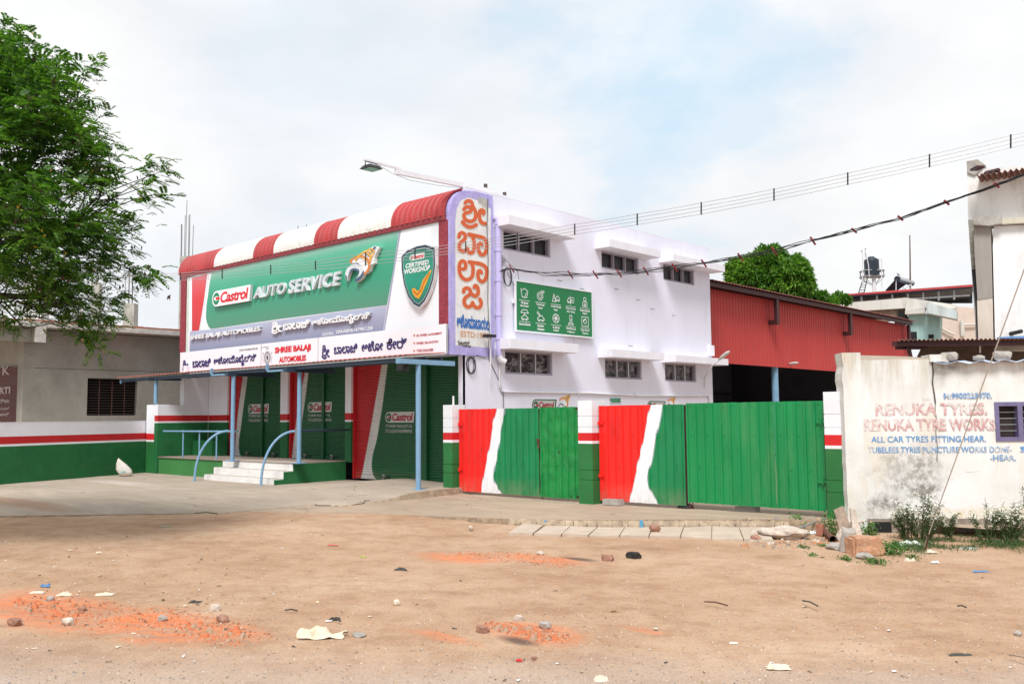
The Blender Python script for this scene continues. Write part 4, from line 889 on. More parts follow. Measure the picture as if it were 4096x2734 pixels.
for zf_, strokes in STR:
    f_ = lambda x, y, o: SP.w(*SP.hit(*zf_(x, y)), o)
    mb, m2, m3 = MB(), MB(), MB()
    for i, st_ in enumerate(strokes):
        brush(mb, f_, st_, 90, .010 + .002 * i, 0, 5); brush(m2, f_, st_, 112, .0070 + .0008 * i, 0, 5); brush(m3, f_, st_, 130, .0040 + .0008 * i, 0, 5)
    o = build('letter', mb, I_orange, vs); build('white_outline', m2, M_white, o); build('outline', m3, M_halo, o)
zC = lambda x, y: (1810 + .1148 * x, 1240 + .1148 * y); ua_, vb_ = SP.hit(*zC(140, 612)); ub_ = SP.hit(*zC(1290, 500))[0]; vt_ = SP.hit(*zC(365, 140))[1]
build('lettering', fit_text(MB(), SP, 'ಆಟೋಮಾಬಾಯಲ', (ua_, vb_), (ub_, vt_), .006, .05, px=False), I_blue, vs)
build('lettering', fit_text(MB(), SP, 'ESTD:1979', zC(280, 930), zC(1250, 800), .006, .03), I_tan, vs)
mb = MB(); fit_text(mb, SP, '"ರೋಜಾ ಆರ್ಟ್ಸ್"', z3(836, 1358), z3(920, 1330), .006, .02); fit_text(mb, SP, 'ಮೊ:9901544069', z3(872, 1370), z3(930, 1357), .006, .01)
build('signature', mb, I_black, vs)
build('weather_stain', tri_poly(MB(), SP, [SP.hit(*z3(*p)) for p in ((975, 332), (1010, 330), (1040, 345), (1052, 400), (1045, 440), (1020, 420), (1000, 380), (980, 370))], .0045), mat('peeled_grey_patch', (.50, .49, .46), .9, .4, 9), vs)

# ------------------------------------------------------------ green notice board with ten icons
GBP = SIDE.shift(.07)
nb = thing('service_board', 'green rectangular board with ten white service icons mounted on the lavender wall', 'sign', GBP.w(17.3, 3.6, 0))
c0, c1 = GBP.hit(2066, 1319), GBP.hit(2366, 1170); U0, V0, U1, V1 = c0[0], c0[1], c1[0], c1[1]
build('board', MB().pbox(GBP, U0, U1, V0, V1, -.03, 0), ink('board_green_print', (.012, .19, .065)), nb)
mb = MB(); t = .035
mb.pbox(GBP, U0 - t, U1 + t, V0 - t, V0, -.035, .012); mb.pbox(GBP, U0 - t, U1 + t, V1, V1 + t, -.035, .012); mb.pbox(GBP, U0 - t, U0, V0, V1, -.035, .012); mb.pbox(GBP, U1, U1 + t, V0, V1, -.035, .012)
mb.pbox(GBP, U0 - .1, U0 - t, 4.25, 4.35, -.06, 0)
build('frame', mb, M_white, nb)
car = [[(.05, .25), (.02, .5), (.2, .58), (.35, .85), (.7, .85), (.85, .55), (.98, .5), (.98, .25), (.05, .25)], [(.15, .25), (.2, .1), (.32, .1), (.36, .25)], [(.64, .25), (.68, .1), (.8, .1), (.85, .25)]]
def sub(L, x, y, w, h): return [[(x + a * w, y + b_ * h) for a, b_ in s_] for s_ in L]
circ = lambda x, y, r, n=12: [(x + r * math.cos(a), y + r * math.sin(a)) for a in np.linspace(0, 2 * math.pi, n + 1)]
ICON = [[[(.05, .75), (.5, 1), (.95, .75), (.8, .1), (.2, .1), (.05, .75)], [(.5, .1), (.75, .6)], [(.0, .95), (.15, .8)]],
    [circ(.45, .45, .4), circ(.45, .45, .2), [(.45, .85), (1, .85), (1, 1), (.6, 1)]],
    [[(0, .1), (.25, .9), (.5, .1), (0, .1)], [(.25, .35), (.25, .6)]] + sub(car, .45, .1, .6, .7),
    sub(car, 0, .1, .6, .7) + [[(.6, .25), (1, .25)], [(.6, .5), (1.05, .5)], [(.6, .75), (1, .75)], [(.45, .9), (.45, 0)]],
    [circ(.5, .78, .2), [(.15, .0), (.2, .45), (.5, .55), (.8, .45), (.85, .0), (.15, 0)], circ(.5, .2, .12)],
    [[(0, .7), (.2, 1), (.8, 1), (1, .7), (0, .7)], [(.5, .7), (.5, .5)]] + sub(car, .05, -.1, .9, .65),
    sub(car, .05, -.05, .95, .75) + [[(.1, 1), (.5, .6), (.3, .55), (.0, .9)]],
    [circ(.5, .5, .15), circ(.5, .5, .46)] + [[(.5, .5), (.5 + .46 * math.cos(a), .5 + .46 * math.sin(a))] for a in np.linspace(0, 5.3, 6)],
    [[(.35, .2), (.35, 1), (.65, 1), (.65, .2), (.35, .2)], [(.35, .5), (.65, .5)], [(.1, .0), (.9, .0), (.75, .2), (.25, .2), (.1, 0)]],
    [[(0, 0), (1, 0), (1, 1), (0, 1), (0, 0)], circ(.5, .5, .22), [(.2, .5), (.3, .7), (.6, .8)]]]
NAMES = [('Windscreen', 'Glass Repair'), ('Turbocharger', 'Expert'), ('Accident Damage', 'Repair'), ('Tuning, Customizing', '& Car Coding'), ('Mechanical & Electrical', 'Repairs'), ('Insurance Renewal', ''), ('Breakdown', 'Assistance'), ('Ac Service', '& Repair'), ('Wheel Balancing', '& Alignment'), ('Engine Scanner', 'Diagnosis')]
cw = (U1 - U0) / 5
for i in range(10):
    cu_ = U0 + cw * (i % 5 + .5) ; top = V1 - .15 if i < 5 else V1 - .15 - (V1 - V0) * .44
    sz = .235; mb = MB()
    for s_ in ICON[i]: mb.ribbon(GBP, [(cu_ + (a - .5) * sz * 1.15, top - sz + b_ * sz) for a, b_ in s_], .016, .003)
    mb.ribbon(GBP, [(cu_ - .19, top - sz - .05), (cu_ + .19, top - sz - .05)], .010, .003)
    a, b_ = NAMES[i]; wd_ = lambda s_: min(.40, .026 * len(s_)) / 2
    fit_text(mb, GBP, a, (cu_ - wd_(a), top - sz - .135), (cu_ + wd_(a), top - sz - .075), .003, .03, px=False)
    if b_: fit_text(mb, GBP, b_, (cu_ - wd_(b_), top - sz - .215), (cu_ + wd_(b_), top - sz - .155), .003, .03, px=False)
    build('service_icon', mb, I_white, nb)
ns = thing('no_smoking_sign', 'small green NO SMOKING plate on the lavender wall above the gates', 'sign', SIDE.w(20.0, 1.95, 0))
a, b_ = SIDE.hit(2440, 1607), SIDE.hit(2478, 1593)
build('plate', MB().pbox(SIDE, a[0], b_[0], a[1], b_[1], .02, .03), I_green, ns); build('lettering', fit_text(MB(), SIDE, 'NO SMOKING', (a[0] + .06, a[1] + .05), (b_[0] - .06, b_[1] - .05), .033, .03, px=False), I_white, ns)
mb = MB()
for u in (a[0], b_[0]):
    for v in (a[1], b_[1]): mb.tube([SIDE.w(u, v, 0), SIDE.w(u, v, .05)], .018, 6)
build('standoff', mb, M_alu, ns)

# ------------------------------------------------------------ awning over the shutters on blue posts
aw = thing('awning', 'long low red corrugated awning on light blue posts in front of the shutters', 'awning', (-20, 12.6, .5))
ax0, ax1 = -27.9, -14.30; zf, zb, yf_, yb_ = 2.885, 3.02, 12.42, 14.05
def corr_sheet(mb, x0, x1, y0, y1, z0, z1, pitch=.16, amp=.022, th=.006, mi=0, mi2=1, phase=0):
    n = int((x1 - x0) / pitch * 8); V = []
    prof = [0, 0, .9, 1, 1, .9, 0, 0]
    prof = [0, 0, 0, .15, .9, 1, .9, .15]
    for i in range(n + 1):
        x = x0 + (x1 - x0) * i / n; h = prof[i % 8] * amp
        V += [(x, y0, z0 + h), (x, y1, z1 + h), (x, y1, z1 + h - th), (x, y0, z0 + h - th)]
    mb.add(V, [(4 * i, 4 * i + 4, 4 * i + 5, 4 * i + 1) for i in range(n)] + [(4 * i + 3, 4 * i + 7, 4 * i + 4, 4 * i) for i in range(n)], mi)
    mb.add(V, [(4 * i + 2, 4 * i + 6, 4 * i + 7, 4 * i + 3) for i in range(n)], mi2); return mb
for k, (a, b_) in enumerate(((ax0, -24.5), (-24.49, -21.1), (-21.09, -17.7), (-17.69, ax1))):
    dz = .004 * (k % 2); yb2 = 13.52 if a > -26.5 else 13.52
    build('roof_sheet', corr_sheet(MB(), a, b_, yf_, yb2, zf + dz, zf + (zb - zf) * (yb2 - yf_) / (yb_ - yf_) + dz, .17), [M_aw, M_under], aw)
for y, z in ((12.52, 2.84), (13.0, 2.875), (13.45, 2.90)):
    build('purlin', MB().box(ax0 + .15, y - .03, z - .08, ax1 - .05, y + .03, z - .0), M_dblue, aw)
POST = [(-21.08, 12.44, .54), (-18.47, 12.66, .54), (-14.22, 12.66, .115)]
for x, y, z in POST:
    r = .055; mb = MB().tube([(x, y, z), (x, y, 2.70)], r, 20); p_ = build('post', mb, M_blue, aw)
    build('base_plate', MB().box(x - .13, y - .13, z - .005, x + .13, y + .13, z + .012), M_blue, p_)
    build('bracket_beam', MB().box(x - .06, 12.1 if x > -15 else 12.25, 2.70, x + .06, 13.66, 2.80), M_blue if x > -15 else M_dblue, aw)
    if x < -15:
        b2 = MB().box(x - .75, 12.2, 2.72, x - .70, 12.26, 2.92); b2.box(x - .75, 12.2, 2.72, x - .06, 12.26, 2.76); build('end_bracket', b2, M_blue, aw)
x, y = onz(623, 1615, 2.05)[:2]; x, y = -25.6, 12.6
build('post', MB().tube([(x, y, 2.05), (x, y, 2.75)], .055, 16), M_blue, aw); build('bracket_beam', MB().box(x - .05, 12.3, 2.75, x + .05, 13.6, 2.80), M_dblue, aw)
build('end_bracket', MB().box(-27.7, 12.48, 2.72, -27.64, 12.54, 2.84), M_blue, aw)
fl2 = thing('floodlight', 'small dark floodlight hanging under the awning beside the widest blue post', 'floodlight', (-15.4, 12.5, 2.55))
q = at(1612, 1468, (RM.transposed() @ (Vector((-14.5, 12.25, 2.6)) - EYEV)).z * -1)
build('housing', MB().box(q.x - .13, q.y - .06, q.z - .08, q.x + .13, q.y + .06, q.z + .08), M_dark, fl2)
build('yoke', MB().tube([(q.x - .15, q.y, q.z), (q.x - .15, q.y, q.z + .17), (q.x + .15, q.y, q.z + .17), (q.x + .15, q.y, q.z)], .012, 6), M_dark, fl2)
build('lens', MB().box(q.x - .11, q.y - .075, q.z - .065, q.x + .11, q.y - .062, q.z + .065), M_dark, fl2)

# ------------------------------------------------------------ raised porch with white steps
po = thing('porch', 'raised green porch with three white steps in front of the smaller shutters', 'porch', (-21, 12.6, 0))
mb = MB(); mb.box(-25.33, 12.60, -.1, -21.8, 14.14, .52); mb.box(-21.8, 12.605, -.1, -18.6, 14.14, .52)
M_pslab = mat('dusty_porch_floor', (.30, .24, .20), .9, .2, 3, bmp=.3, dirt=(.2, .16, .13), dirt_amt=.5)
build('plinth', mb, [M_lgreen], po); build('porch_floor', MB().box(-25.33, 12.57, .521, -18.59, 14.14, .545), M_pslab, po)
build('side_face', MB().box(-18.6, 12.07, -.1, -18.585, 12.32, .17).box(-18.6, 12.322, -.1, -18.585, 12.59, .345).box(-18.6, 12.592, -.1, -18.585, 14.13, .519), M_pgreen, po)
for k, (y, z) in enumerate(((12.06, .19), (12.325, .36), (12.58, .535))):
    s_ = build('step', MB().box(-21.78, y, -.1, -18.602, (12.324, 12.579, 12.60)[k], z), M_step, po)
    build('tread', MB().box(-21.77, y + .03, z + .001, -18.61, (12.324, 12.579, 12.99)[k], z + (.006, .006, .014)[k]), M_tread, s_)
def rail_arc(x, y, z, yt, zt):
    pts = [(x, y, z), (x, y + .03, z + .35)]
    for t in np.linspace(0, 1, 10): pts.append((x, y + .03 + (yt - y - .03) * (1 - math.cos(t * math.pi / 2)), z + .35 + (zt - z - .35) * math.sin(t * math.pi / 2)))
    return pts
for (px, py), (tx, tz), lab in (((778, 1926), (-21.08, 1.30), 'curved light blue handrail on the niche side of the white steps'), ((1044, 1943), (-18.47, 1.30), 'curved light blue handrail on the driveway side of the white steps')):
    p = onz(px, py, .045); yt = 12.4 if tx < -20 else 12.62
    # foot stands ahead of the bottom step; the tube bends up to the awning post
    pts = []; 
    for t in np.linspace(0, 1, 14):
        a = t * math.pi / 2; k = 1 - math.cos(a); pts.append((p.x + (tx - p.x) * k, p.y + (yt - .08 - p.y) * k, p.z + (tz - p.z) * math.sin(a) ** .9))
    h = thing('handrail', lab, 'handrail', (p.x, p.y, p.z), 'curved handrails of the white steps'); build('tube', MB().tube(pts, .030, 10), M_blue, h); build('foot', MB().tube([p, p + Vector((0, 0, .02))], .045, 10), M_blue, h)
rl = thing('porch_railing', 'light blue tube railing with three uprights along the porch edge in front of the niche', 'railing', (-23.3, 12.55, .54))
ry = 12.66
build('top_rail', MB().tube([(-25.2, ry, 1.27), (-21.15, ry - .05, 1.28)], .026, 10), M_blue, rl)
for x in (-24.05, -23.15, -22.25): build('baluster', MB().tube([(x, ry, .54), (x, ry, 1.31)], .022, 8), M_blue, rl)
r2 = thing('porch_railing', 'dark blue tube rail from the post to the wall between the shutters', 'railing', (-18.4, 13.4, 1.3)); build('top_rail', MB().tube([(-18.47, 12.7, 1.31), (-18.45, 14.14, 1.31)], .026, 10), M_dblue, r2)
tag(build('green_bench', MB().box(-25.3, 13.62, .545, -24.2, 14.10, .98), M_pgreen, None, None, (-24.7, 13.9, .545)), 'low green masonry seat in the porch niche behind the railing', 'seat')
wd2 = tag(build('niche_wall_end', MB().box(-25.62, 13.36, 2.03, -25.385, 13.45, 3.0), M_white, None, None, (-25.5, 13.4, 2.03)), 'narrow white hanging wall end above the niche beside the awning', 'wall end')

# ------------------------------------------------------------ striped boundary wall and pillars
A1, B1 = Vector((-24.15, 7.55)), Vector((-26.15, 12.62)); d_ = (B1 - A1).normalized(); A0 = A1 - d_ * 9
BW = Plane(A0, d_); LB = (B1 - A0).length
bw = thing('boundary_wall', 'long low compound wall painted white over red and green beside the porch', 'wall', (-25, 10, 0))
zs = (1.22, 1.035, .98)
build('wall', banded(MB(), BW, 0, LB, -.1, 1.56, -.2, 0, zs), [M_pgreen, M_pwhite, M_pred, M_pwhite], bw)
build('coping', MB().pbox(BW, 0, LB, 1.56, 1.575, -.2, .004), M_pwhite, bw)
PIL = []
def pillar(x0, x1, y0, y1, z0, z1, zs, label, group, grooves=True):
    t = thing('wall_pillar', label, 'pillar', ((x0 + x1) / 2, (y0 + y1) / 2, z0), group)
    P1 = Plane((x0, y0), (1, 0)); mb = MB()
    cuts = [z0, .42, .435, .60, .615, zs[2], zs[1], zs[0], zs[0] + .10, zs[0] + .115, zs[0] + .30, zs[0] + .315, z1] if grooves else [z0, zs[2], zs[1], zs[0], z1]
    for a, b_ in zip(cuts, cuts[1:]):
        mi = 0 if b_ <= zs[2] + 1e-6 else 1 if b_ <= zs[1] + 1e-6 else 2 if b_ <= zs[0] + 1e-6 else 3
        thin_ = (b_ - a) < .02; i_ = .007 if thin_ else 0
        mb.box(x0 + i_, y0 + i_, a, x1 - i_, y1 - i_, b_, mi)
    build('shaft', mb, [M_pg2, M_pwhite, M_pred2, M_white], t); return t
M_pg2 = mat('bright_green_pillar_paint', (.02, .165, .042), .6, .2, 1.6, bmp=.3, bscale=22, dirt=(.05, .12, .05), dirt_amt=.5); M_pred2 = mat('bright_red_pillar_paint', (.62, .015, .018), .6, .1, 3, bmp=.25)
zp = lambda x, *ys: [Plane((0, 13.4), (1, 0)).hit(x, y)[1] for y in ys]
p1 = pillar(-14.26, -13.98, 13.4, 13.78, .0, 1.86, zp(1790, 1729, 1758, 1769), 'striped gate pillar at the kerb end beside the shutters', 'striped gate pillars')
build('pipe_stub', MB().tube([(-14.1, 13.55, 1.86), (-14.1, 13.55, 2.05)], .022, 8), M_wpipe, p1)
p2 = pillar(-10.60, -10.27, 13.4, 13.80, -.05, 1.885, zp(2340, 1730, 1762, 1773), 'striped gate pillar standing between the two gates', 'striped gate pillars')
p3 = pillar(-5.86, -5.56, 13.4, 13.78, -.05, 1.93, zp(3340, 1738, 1781, 1794), 'striped gate pillar against the stained white wall', 'striped gate pillars')
build('pipe_stub', MB().tube([(-5.66, 13.6, 1.93), (-5.58, 13.62, 2.36)], .02, 8), M_wpipe, p3)
pillar(-26.1, -25.385, 12.58, 12.95, .0, 2.04, (1.20, 1.02, .965), 'white topped corner pillar where the compound wall meets the porch niche', None, False)

# ------------------------------------------------------------ the green and red sheet metal gates
def leaf(u0, u1, z0, z1, m, label, dents=0, hinge=None, nsheet=2, seed=0, P=GATE, panel='sheet', label_sheets=None):
    t = thing('gate_leaf', label, 'gate leaf', P.w((u0 + u1) / 2, z0, 0), 'sheet metal gate leaves')
    rnd = random.Random(seed); uu = [u0 + (u1 - u0) * k / nsheet for k in range(nsheet + 1)]
    for si in range(nsheet):
        a, b_ = uu[si] + (0 if si else 0), uu[si + 1] - .004; cols = []; x = a; ribs = []
        while x < b_ - .02:
            st = .165 + rnd.uniform(-.01, .01); rw = .028
            for dx, h in ((0, 0), (.010, .026), (.010 + rw, .026), (.020 + rw, 0)):
                if x + dx < b_: cols.append((x + dx, h))
            for k in (.35, .55, .75):
                if x + st * k + .02 < b_: cols.append((x + st * k + .02, .0015 if k == .55 else 0))
            ribs.append(x); x += st
        cols.append((b_, 0)); nz_ = 30; V = []
        for j in range(nz_ + 1):
            z = z0 + (z1 - z0) * j / nz_ + 0
            for cx_, h in cols:
                o = h + .004 * noise.noise(Vector((cx_ * 2, z * 1.2, seed)))
                if dents: o += dents * (min(0, noise.noise(Vector((cx_ * 4.5, z * 2.2, seed + 5))) + .12)) + dents * .5 * noise.noise(Vector((cx_ * 11, z * 5, seed)))
                if j in (0, nz_): zz = z + .006 * noise.noise(Vector((cx_ * 7, j, seed)))
                else: zz = z
                V.append(P.w(cx_, zz, o + .006 * (si % 2)))
        N_ = len(cols); F = [(j * N_ + i, j * N_ + i + 1, (j + 1) * N_ + i + 1, (j + 1) * N_ + i) for j in range(nz_) for i in range(N_ - 1)]
        sh_ = build(panel, MB().add(V, F), m, t)
        sc = MB()
        for z in (z0 + .06, z0 + (z1 - z0) * .36, z0 + (z1 - z0) * .68, z1 - .05):
            for k, rx in enumerate(ribs):
                if (k + int(z * 7)) % 2 == 0:
                    c_ = rx + .09
                    if c_ < b_: sc.tube([P.w(c_, z, .002), P.w(c_, z, .014)], .010, 6)
        if sc.v: stuff(build('screw', sc, m, sh_))
    fr = MB(); fr.pbox(P, u0, u1, z0 + .02, z0 + .06, -.05, -.01); fr.pbox(P, u0, u1, z1 - .05, z1 - .01, -.05, -.01); fr.pbox(P, u0, u0 + .04, z0 + .06, z1 - .05, -.05, -.01); fr.pbox(P, u1 - .04, u1, z0 + .06, z1 - .05, -.05, -.01)
    fr.pbox(P, u0 + .04, u1 - .04, (z0 + z1) / 2 - .02, (z0 + z1) / 2 + .02, -.05, -.01)
    build('frame', fr, M_dsteel, t)
    if hinge:
        for z in (z0 + .45, z1 - .32):
            hu = u0 if hinge < 0 else u1
            hb = MB().pbox(P, hu - (.05 if hinge < 0 else .11), hu + (.11 if hinge < 0 else .05), z - .02, z + .02, .03, .04); hb.tube([P.w(hu - .03 * -hinge * -1, z - .045, .045), P.w(hu - .03 * -hinge * -1, z + .045, .045)], .016, 8)
            build('hinge', hb, M_gred if hinge < 0 else M_ggreen, t)
    return t
gx = lambda x, y=1800: GATE.hit(x, y)[0]
l1 = leaf(-13.965, gx(2157), .045, 1.765, M_leafA, 'gate leaf with red, white and green stripes beside the kerb pillar', 0, -1, 2, 1)
l2 = leaf(gx(2161), -10.74, .04, 1.775, M_ggreen2, 'dented plain green gate leaf next to the middle pillar', .03, None, 1, 2)
l3 = leaf(-10.255, gx(2741), .055, 1.785, M_leafC, 'gate leaf with red, white and green stripes beside the middle pillar', 0, -1, 2, 3)
l4 = leaf(gx(2748), -5.95, .12, 1.80, M_ggreen, 'wide plain green gate leaf next to the stained white wall', 0, 1, 3, 4)
lk = build('lock_hasp', MB().pbox(GATE, gx(2159) - .05, gx(2159) + .04, 1.12, 1.16, .04, .06).pbox(GATE, gx(2159) - .02, gx(2159) + .02, .98, 1.12, .03, .045), M_rust, l1)
for l_, u in ((l2, gx(2166)), (l3, -10.2), (l4, gx(2752)), (l4, gx(2764)), (l1, -13.93), (l4, -6.0)):
    build('drop_bolt', MB().tube([GATE.w(u, -.03, -.02), GATE.w(u, .3, -.02)], .012, 6), M_rust, l_)
for px, py, sc_, lab in ((2453, 2013, 1, 'old grey brick under the striped gate leaf near the middle pillar'), (2990, 2044, 1, 'dark grey brick under the wide green gate leaf')):
    p = onz(px, py + 4, .0); o = tag(build('brick', MB().hexa([p + Vector(v) for v in ((-.19, -.08, 0), (.17, -.09, 0), (.19, .08, 0), (-.17, .09, 0))], [p + Vector(v) for v in ((-.18, -.075, .10), (.165, -.08, .105), (.18, .08, .1), (-.165, .08, .095))]), M_gstone if px < 2500 else M_concrete, None, None, p), lab, 'brick')
p = onz(2745, 2030, .01); tag(build('wheel_chock', place_rock(MB(), p, 5, .16, .1, .09, .3, 2, .2), M_char, None, None, p), 'black lump under the joint of the two wide gate leaves', 'chock')

# ------------------------------------------------------------ roof floodlight on its long arm
fb = thing('roof_floodlight', 'long white arm with a black floodlight reaching out from the building corner over the street', 'floodlight', (-14.40, 14.8, 6.79))
mb = MB(); mb.hexa([(-14.44, 12.2, 6.68), (-14.38, 12.2, 6.68), (-14.38, 15.1, 6.80), (-14.44, 15.1, 6.80)], [(-14.44, 12.2, 6.79), (-14.38, 12.2, 6.79), (-14.38, 15.1, 6.88), (-14.44, 15.1, 6.88)])
build('thick_arm', mb, M_lav2, fb)
build('thin_arm', MB().hexa([(-14.43, 11.35, 6.80), (-14.39, 11.35, 6.80), (-14.39, 12.35, 6.80), (-14.43, 12.35, 6.80)], [(-14.43, 11.35, 6.84), (-14.39, 11.35, 6.84), (-14.39, 12.35, 6.84), (-14.43, 12.35, 6.84)]), M_lav2, fb)
mb = MB(); mb.hexa([(-14.58, 11.38, 6.66), (-14.24, 11.38, 6.66), (-14.24, 11.72, 6.66), (-14.58, 11.72, 6.66)], [(-14.52, 11.43, 6.73), (-14.30, 11.43, 6.73), (-14.30, 11.67, 6.73), (-14.52, 11.67, 6.73)])
lh = build('lamp_housing', mb, M_dark, fb); build('lens', MB().box(-14.54, 11.42, 6.652, -14.28, 11.68, 6.658), glass('lamp_glass', (.22, .23, .24), .1), lh)
build('yoke', MB().tube([(-14.41, 11.40, 6.70), (-14.41, 11.40, 6.797), (-14.41, 11.68, 6.797), (-14.41, 11.68, 6.70)], .014, 6), M_dark, fb)
build('feed_cable', MB().tube([(-14.41, 11.7, 6.79), (-14.41, 12.1, 6.68), (-14.41, 12.6, 6.62), (-14.41, 13.4, 6.66), (-14.41, 14.2, 6.74)], .006, 5), M_alu, fb)

# hanging cables on the corner
mb = MB()
mb.tube([SP.w(14.86, 6.6, .02), SP.w(14.82, 6.0, .02), SP.w(14.85, 5.2, .02), SP.w(14.83, 4.2, .02), SP.w(14.86, 3.5, .03), SP.w(14.80, 3.1, .05), SP.w(14.9, 2.9, -.02), SIDE.w(15.2, 2.45, .02), SIDE.w(15.36, 2.1, .02), SIDE.w(15.36, 1.0, .02)], .007, 5)
tag(build('hanging_cable', mb, M_bwire, None, None, (-14.3, 15.2, 3)), 'thin black cable running down the painted sign to the gates', 'cable')
sl_ = thing('lamp_bracket', 'small dark lamp on a leaning tube clipped below the painted sign', 'lamp', SIDE.w(14.75, 2.6, .1))
build('tube', MB().tube([SIDE.w(14.83, 2.45, .1), SIDE.w(14.82, 2.95, .14), SIDE.w(14.76, 3.4, .2)], .02, 8), M_wpipe, sl_); build('lamp_head', MB().pbox(SIDE, 14.60, 14.84, 3.38, 3.44, .1, .3), M_dark, sl_)
def coil(c, P, r, turns, seed, th=.006):
    rnd = random.Random(seed); pts = []
    for k in range(turns * 16):
        a = 2 * math.pi * k / 16; rr = r * (1 + .18 * math.sin(k * .37 + seed)); pts.append(P.w(c[0] + rr * .75 * math.cos(a) + .02 * math.sin(k * .21), c[1] + rr * math.sin(a) * 1.15, .03 + .02 * math.sin(k * .5)))
    return pts
cc_ = SIDE.hit(1885, 1465); tag(build('cable_coil', MB().tube(coil((14.30, cc_[1]), SIDE, .16, 4, 1), .007, 5, 0, False).tube([SIDE.w(14.3, 2.9, .03), SIDE.w(14.5, 2.98, .04), SIDE.w(14.75, 2.9, .05)], .006, 5), M_bwire, None, None, SIDE.w(14.3, 2.6, .03)), 'coil of black cable hung on the corner beside the last shutter', 'cable coil')
tag(build('cable_coil', MB().tube([SIDE.w(15.5 + .10 * math.sin(k * .5) * (1 + k / 60), 4.95 - .22 * math.cos(k * .5) - .1, .06) for k in range(40)], .007, 5, 0, False).tube([SIDE.w(15.42, 5.22, .1), SIDE.w(15.8, 5.0, .1), SIDE.w(15.9, 4.75, .06), SIDE.w(15.7, 4.68, .06), SIDE.w(15.5, 4.95, .05)], .006, 5), M_bwire, None, None, SIDE.w(15.5, 4.9, .06)), 'tangle of black cable hanging from the wall bracket by the lilac drain pipe', 'cable coil')

# ------------------------------------------------------------ overhead wires
SPC = [(4043, 541, 590), (3718, 619, 666), (3391, 692, 737), (3096, 756, 800), (2805, 811, 856), (2549, 856, 898), (2299, 897, 937), (2070, 936, 975), (1863, 968, 1004), (1660, 998, 1034), (1462, 1012, 1060), (1262, 1044, 1078), (1083, 1061, 1094), (889, 1080, 1113), (722, 1092, 1120)]
def dep_(x): return 1 / (1 / 22 + (x - 740) / (4043 - 740) * (1 / 14.3 - 1 / 22))
ends = [(at(x, a, dep_(x)), at(x, b_, dep_(x))) for x, a, b_ in SPC]
ends = [(at(4400, 455, dep_(4400)), at(4400, 506, dep_(4400)))] + ends + [(at(450, 1104, dep_(450)), at(450, 1128, dep_(450))), (at(150, 1112, dep_(150)), at(150, 1134, dep_(150)))]
pw = thing('power_line', 'four bare overhead wires with short black spacers crossing the shop front', 'power line', ends[0][1])
for k in range(4):
    pts = []
    for i in range(len(ends) - 1):
        for t in (0, .5):
            a, b_ = ends[i][0].lerp(ends[i][1], k / 3 if k else 0), ends[i + 1][0].lerp(ends[i + 1][1], k / 3 if k else 0)
            p = a.lerp(b_, t)
            if t: p += Vector((0, 0, .012 * noise.noise(Vector((i * 3.1, k * 5.3, 0))) - .004))
            pts.append(p)
    build('wire', MB().tube(pts, .0058, 5, 0, False), M_wire, pw)
for a, b_ in ends[1:-2]:
    d = (b_ - a) * .06; build('spacer', MB().tube([a - d, b_ + d], .014, 6), M_spacer, pw)
QS = [(2000, 1086, 19.6), (2045, 1074, 19.3), (2120, 1087, 19.0), (2190, 1094, 18.6), (2280, 1098, 18.3), (2380, 1098, 17.8), (2475, 1093, 17.3), (2582, 1084, 16.8), (2697, 1069, 16.2), (2814, 1053, 15.7), (2960, 1028, 15.0), (3095, 1003, 14.4), (3250, 963, 13.7), (3415, 922, 13.1), (3600, 872, 12.4), (3785, 810, 11.8), (3985, 741, 11.1), (4150, 680, 10.5), (4400, 590, 9.8)]
QD = []
for (x0, y0, d0), (x1, y1, d1) in zip(QS, QS[1:]):
    for t in (0, .33, .66): QD.append((x0 + (x1 - x0) * t, y0 + (y1 - y0) * t, d0 + (d1 - d0) * t))
sc2 = thing('service_cables', 'black cable bundle with dark red spacers strung from the lavender wall to the street', 'cables', SIDE.w(15.42, 5.2, .1))
for k in range(4):
    pts = []
    for i, (x, y, d) in enumerate(QD):
        sp_ = min(1, i / 8) * (12 if x < 3300 else 7 if x < 3700 else 4) / 3 * (k - 1.5)
        tw = sp_ * math.cos(i * .55 + k * .3) if k != 1 else sp_
        p = at(x, y + sp_ * .8 + tw * .5, d); pts.append(p + Vector((.03 * math.sin(i * .8 + k), .03 * math.cos(i * .7 + k), .012 * math.sin(i * 1.3 + k * 2))))
    build('cable', MB().tube(pts, .0065, 5, 0, False), M_bwire, sc2)
for x, y, d in QS[1:]:
    if x in (2120, 2190) or x > 4140: continue
    w_ = 16 if x < 3300 else 9
    build('spacer', MB().tube([at(x - 9, y - w_, d), at(x + 12, y + w_, d)], .015, 6), M_rspacer, sc2)
# guy wire of a street pole
g0, g1 = onz(3695, 2190, -.12), at(4150, 930, 8.5)
gw = thing('guy_wire', 'tight grey steel stay cable rising from the weeds in front of the stained wall', 'stay cable', g0)
build('strand', MB().tube([g0, g0.lerp(g1, .5), g0 + (g1 - g0) * 1.25], .0075, 6), M_rope, gw); build('ground_rod', MB().tube([g0 - Vector((0, 0, .1)), g0.lerp(g1, .06)], .010, 6), M_rust, gw)

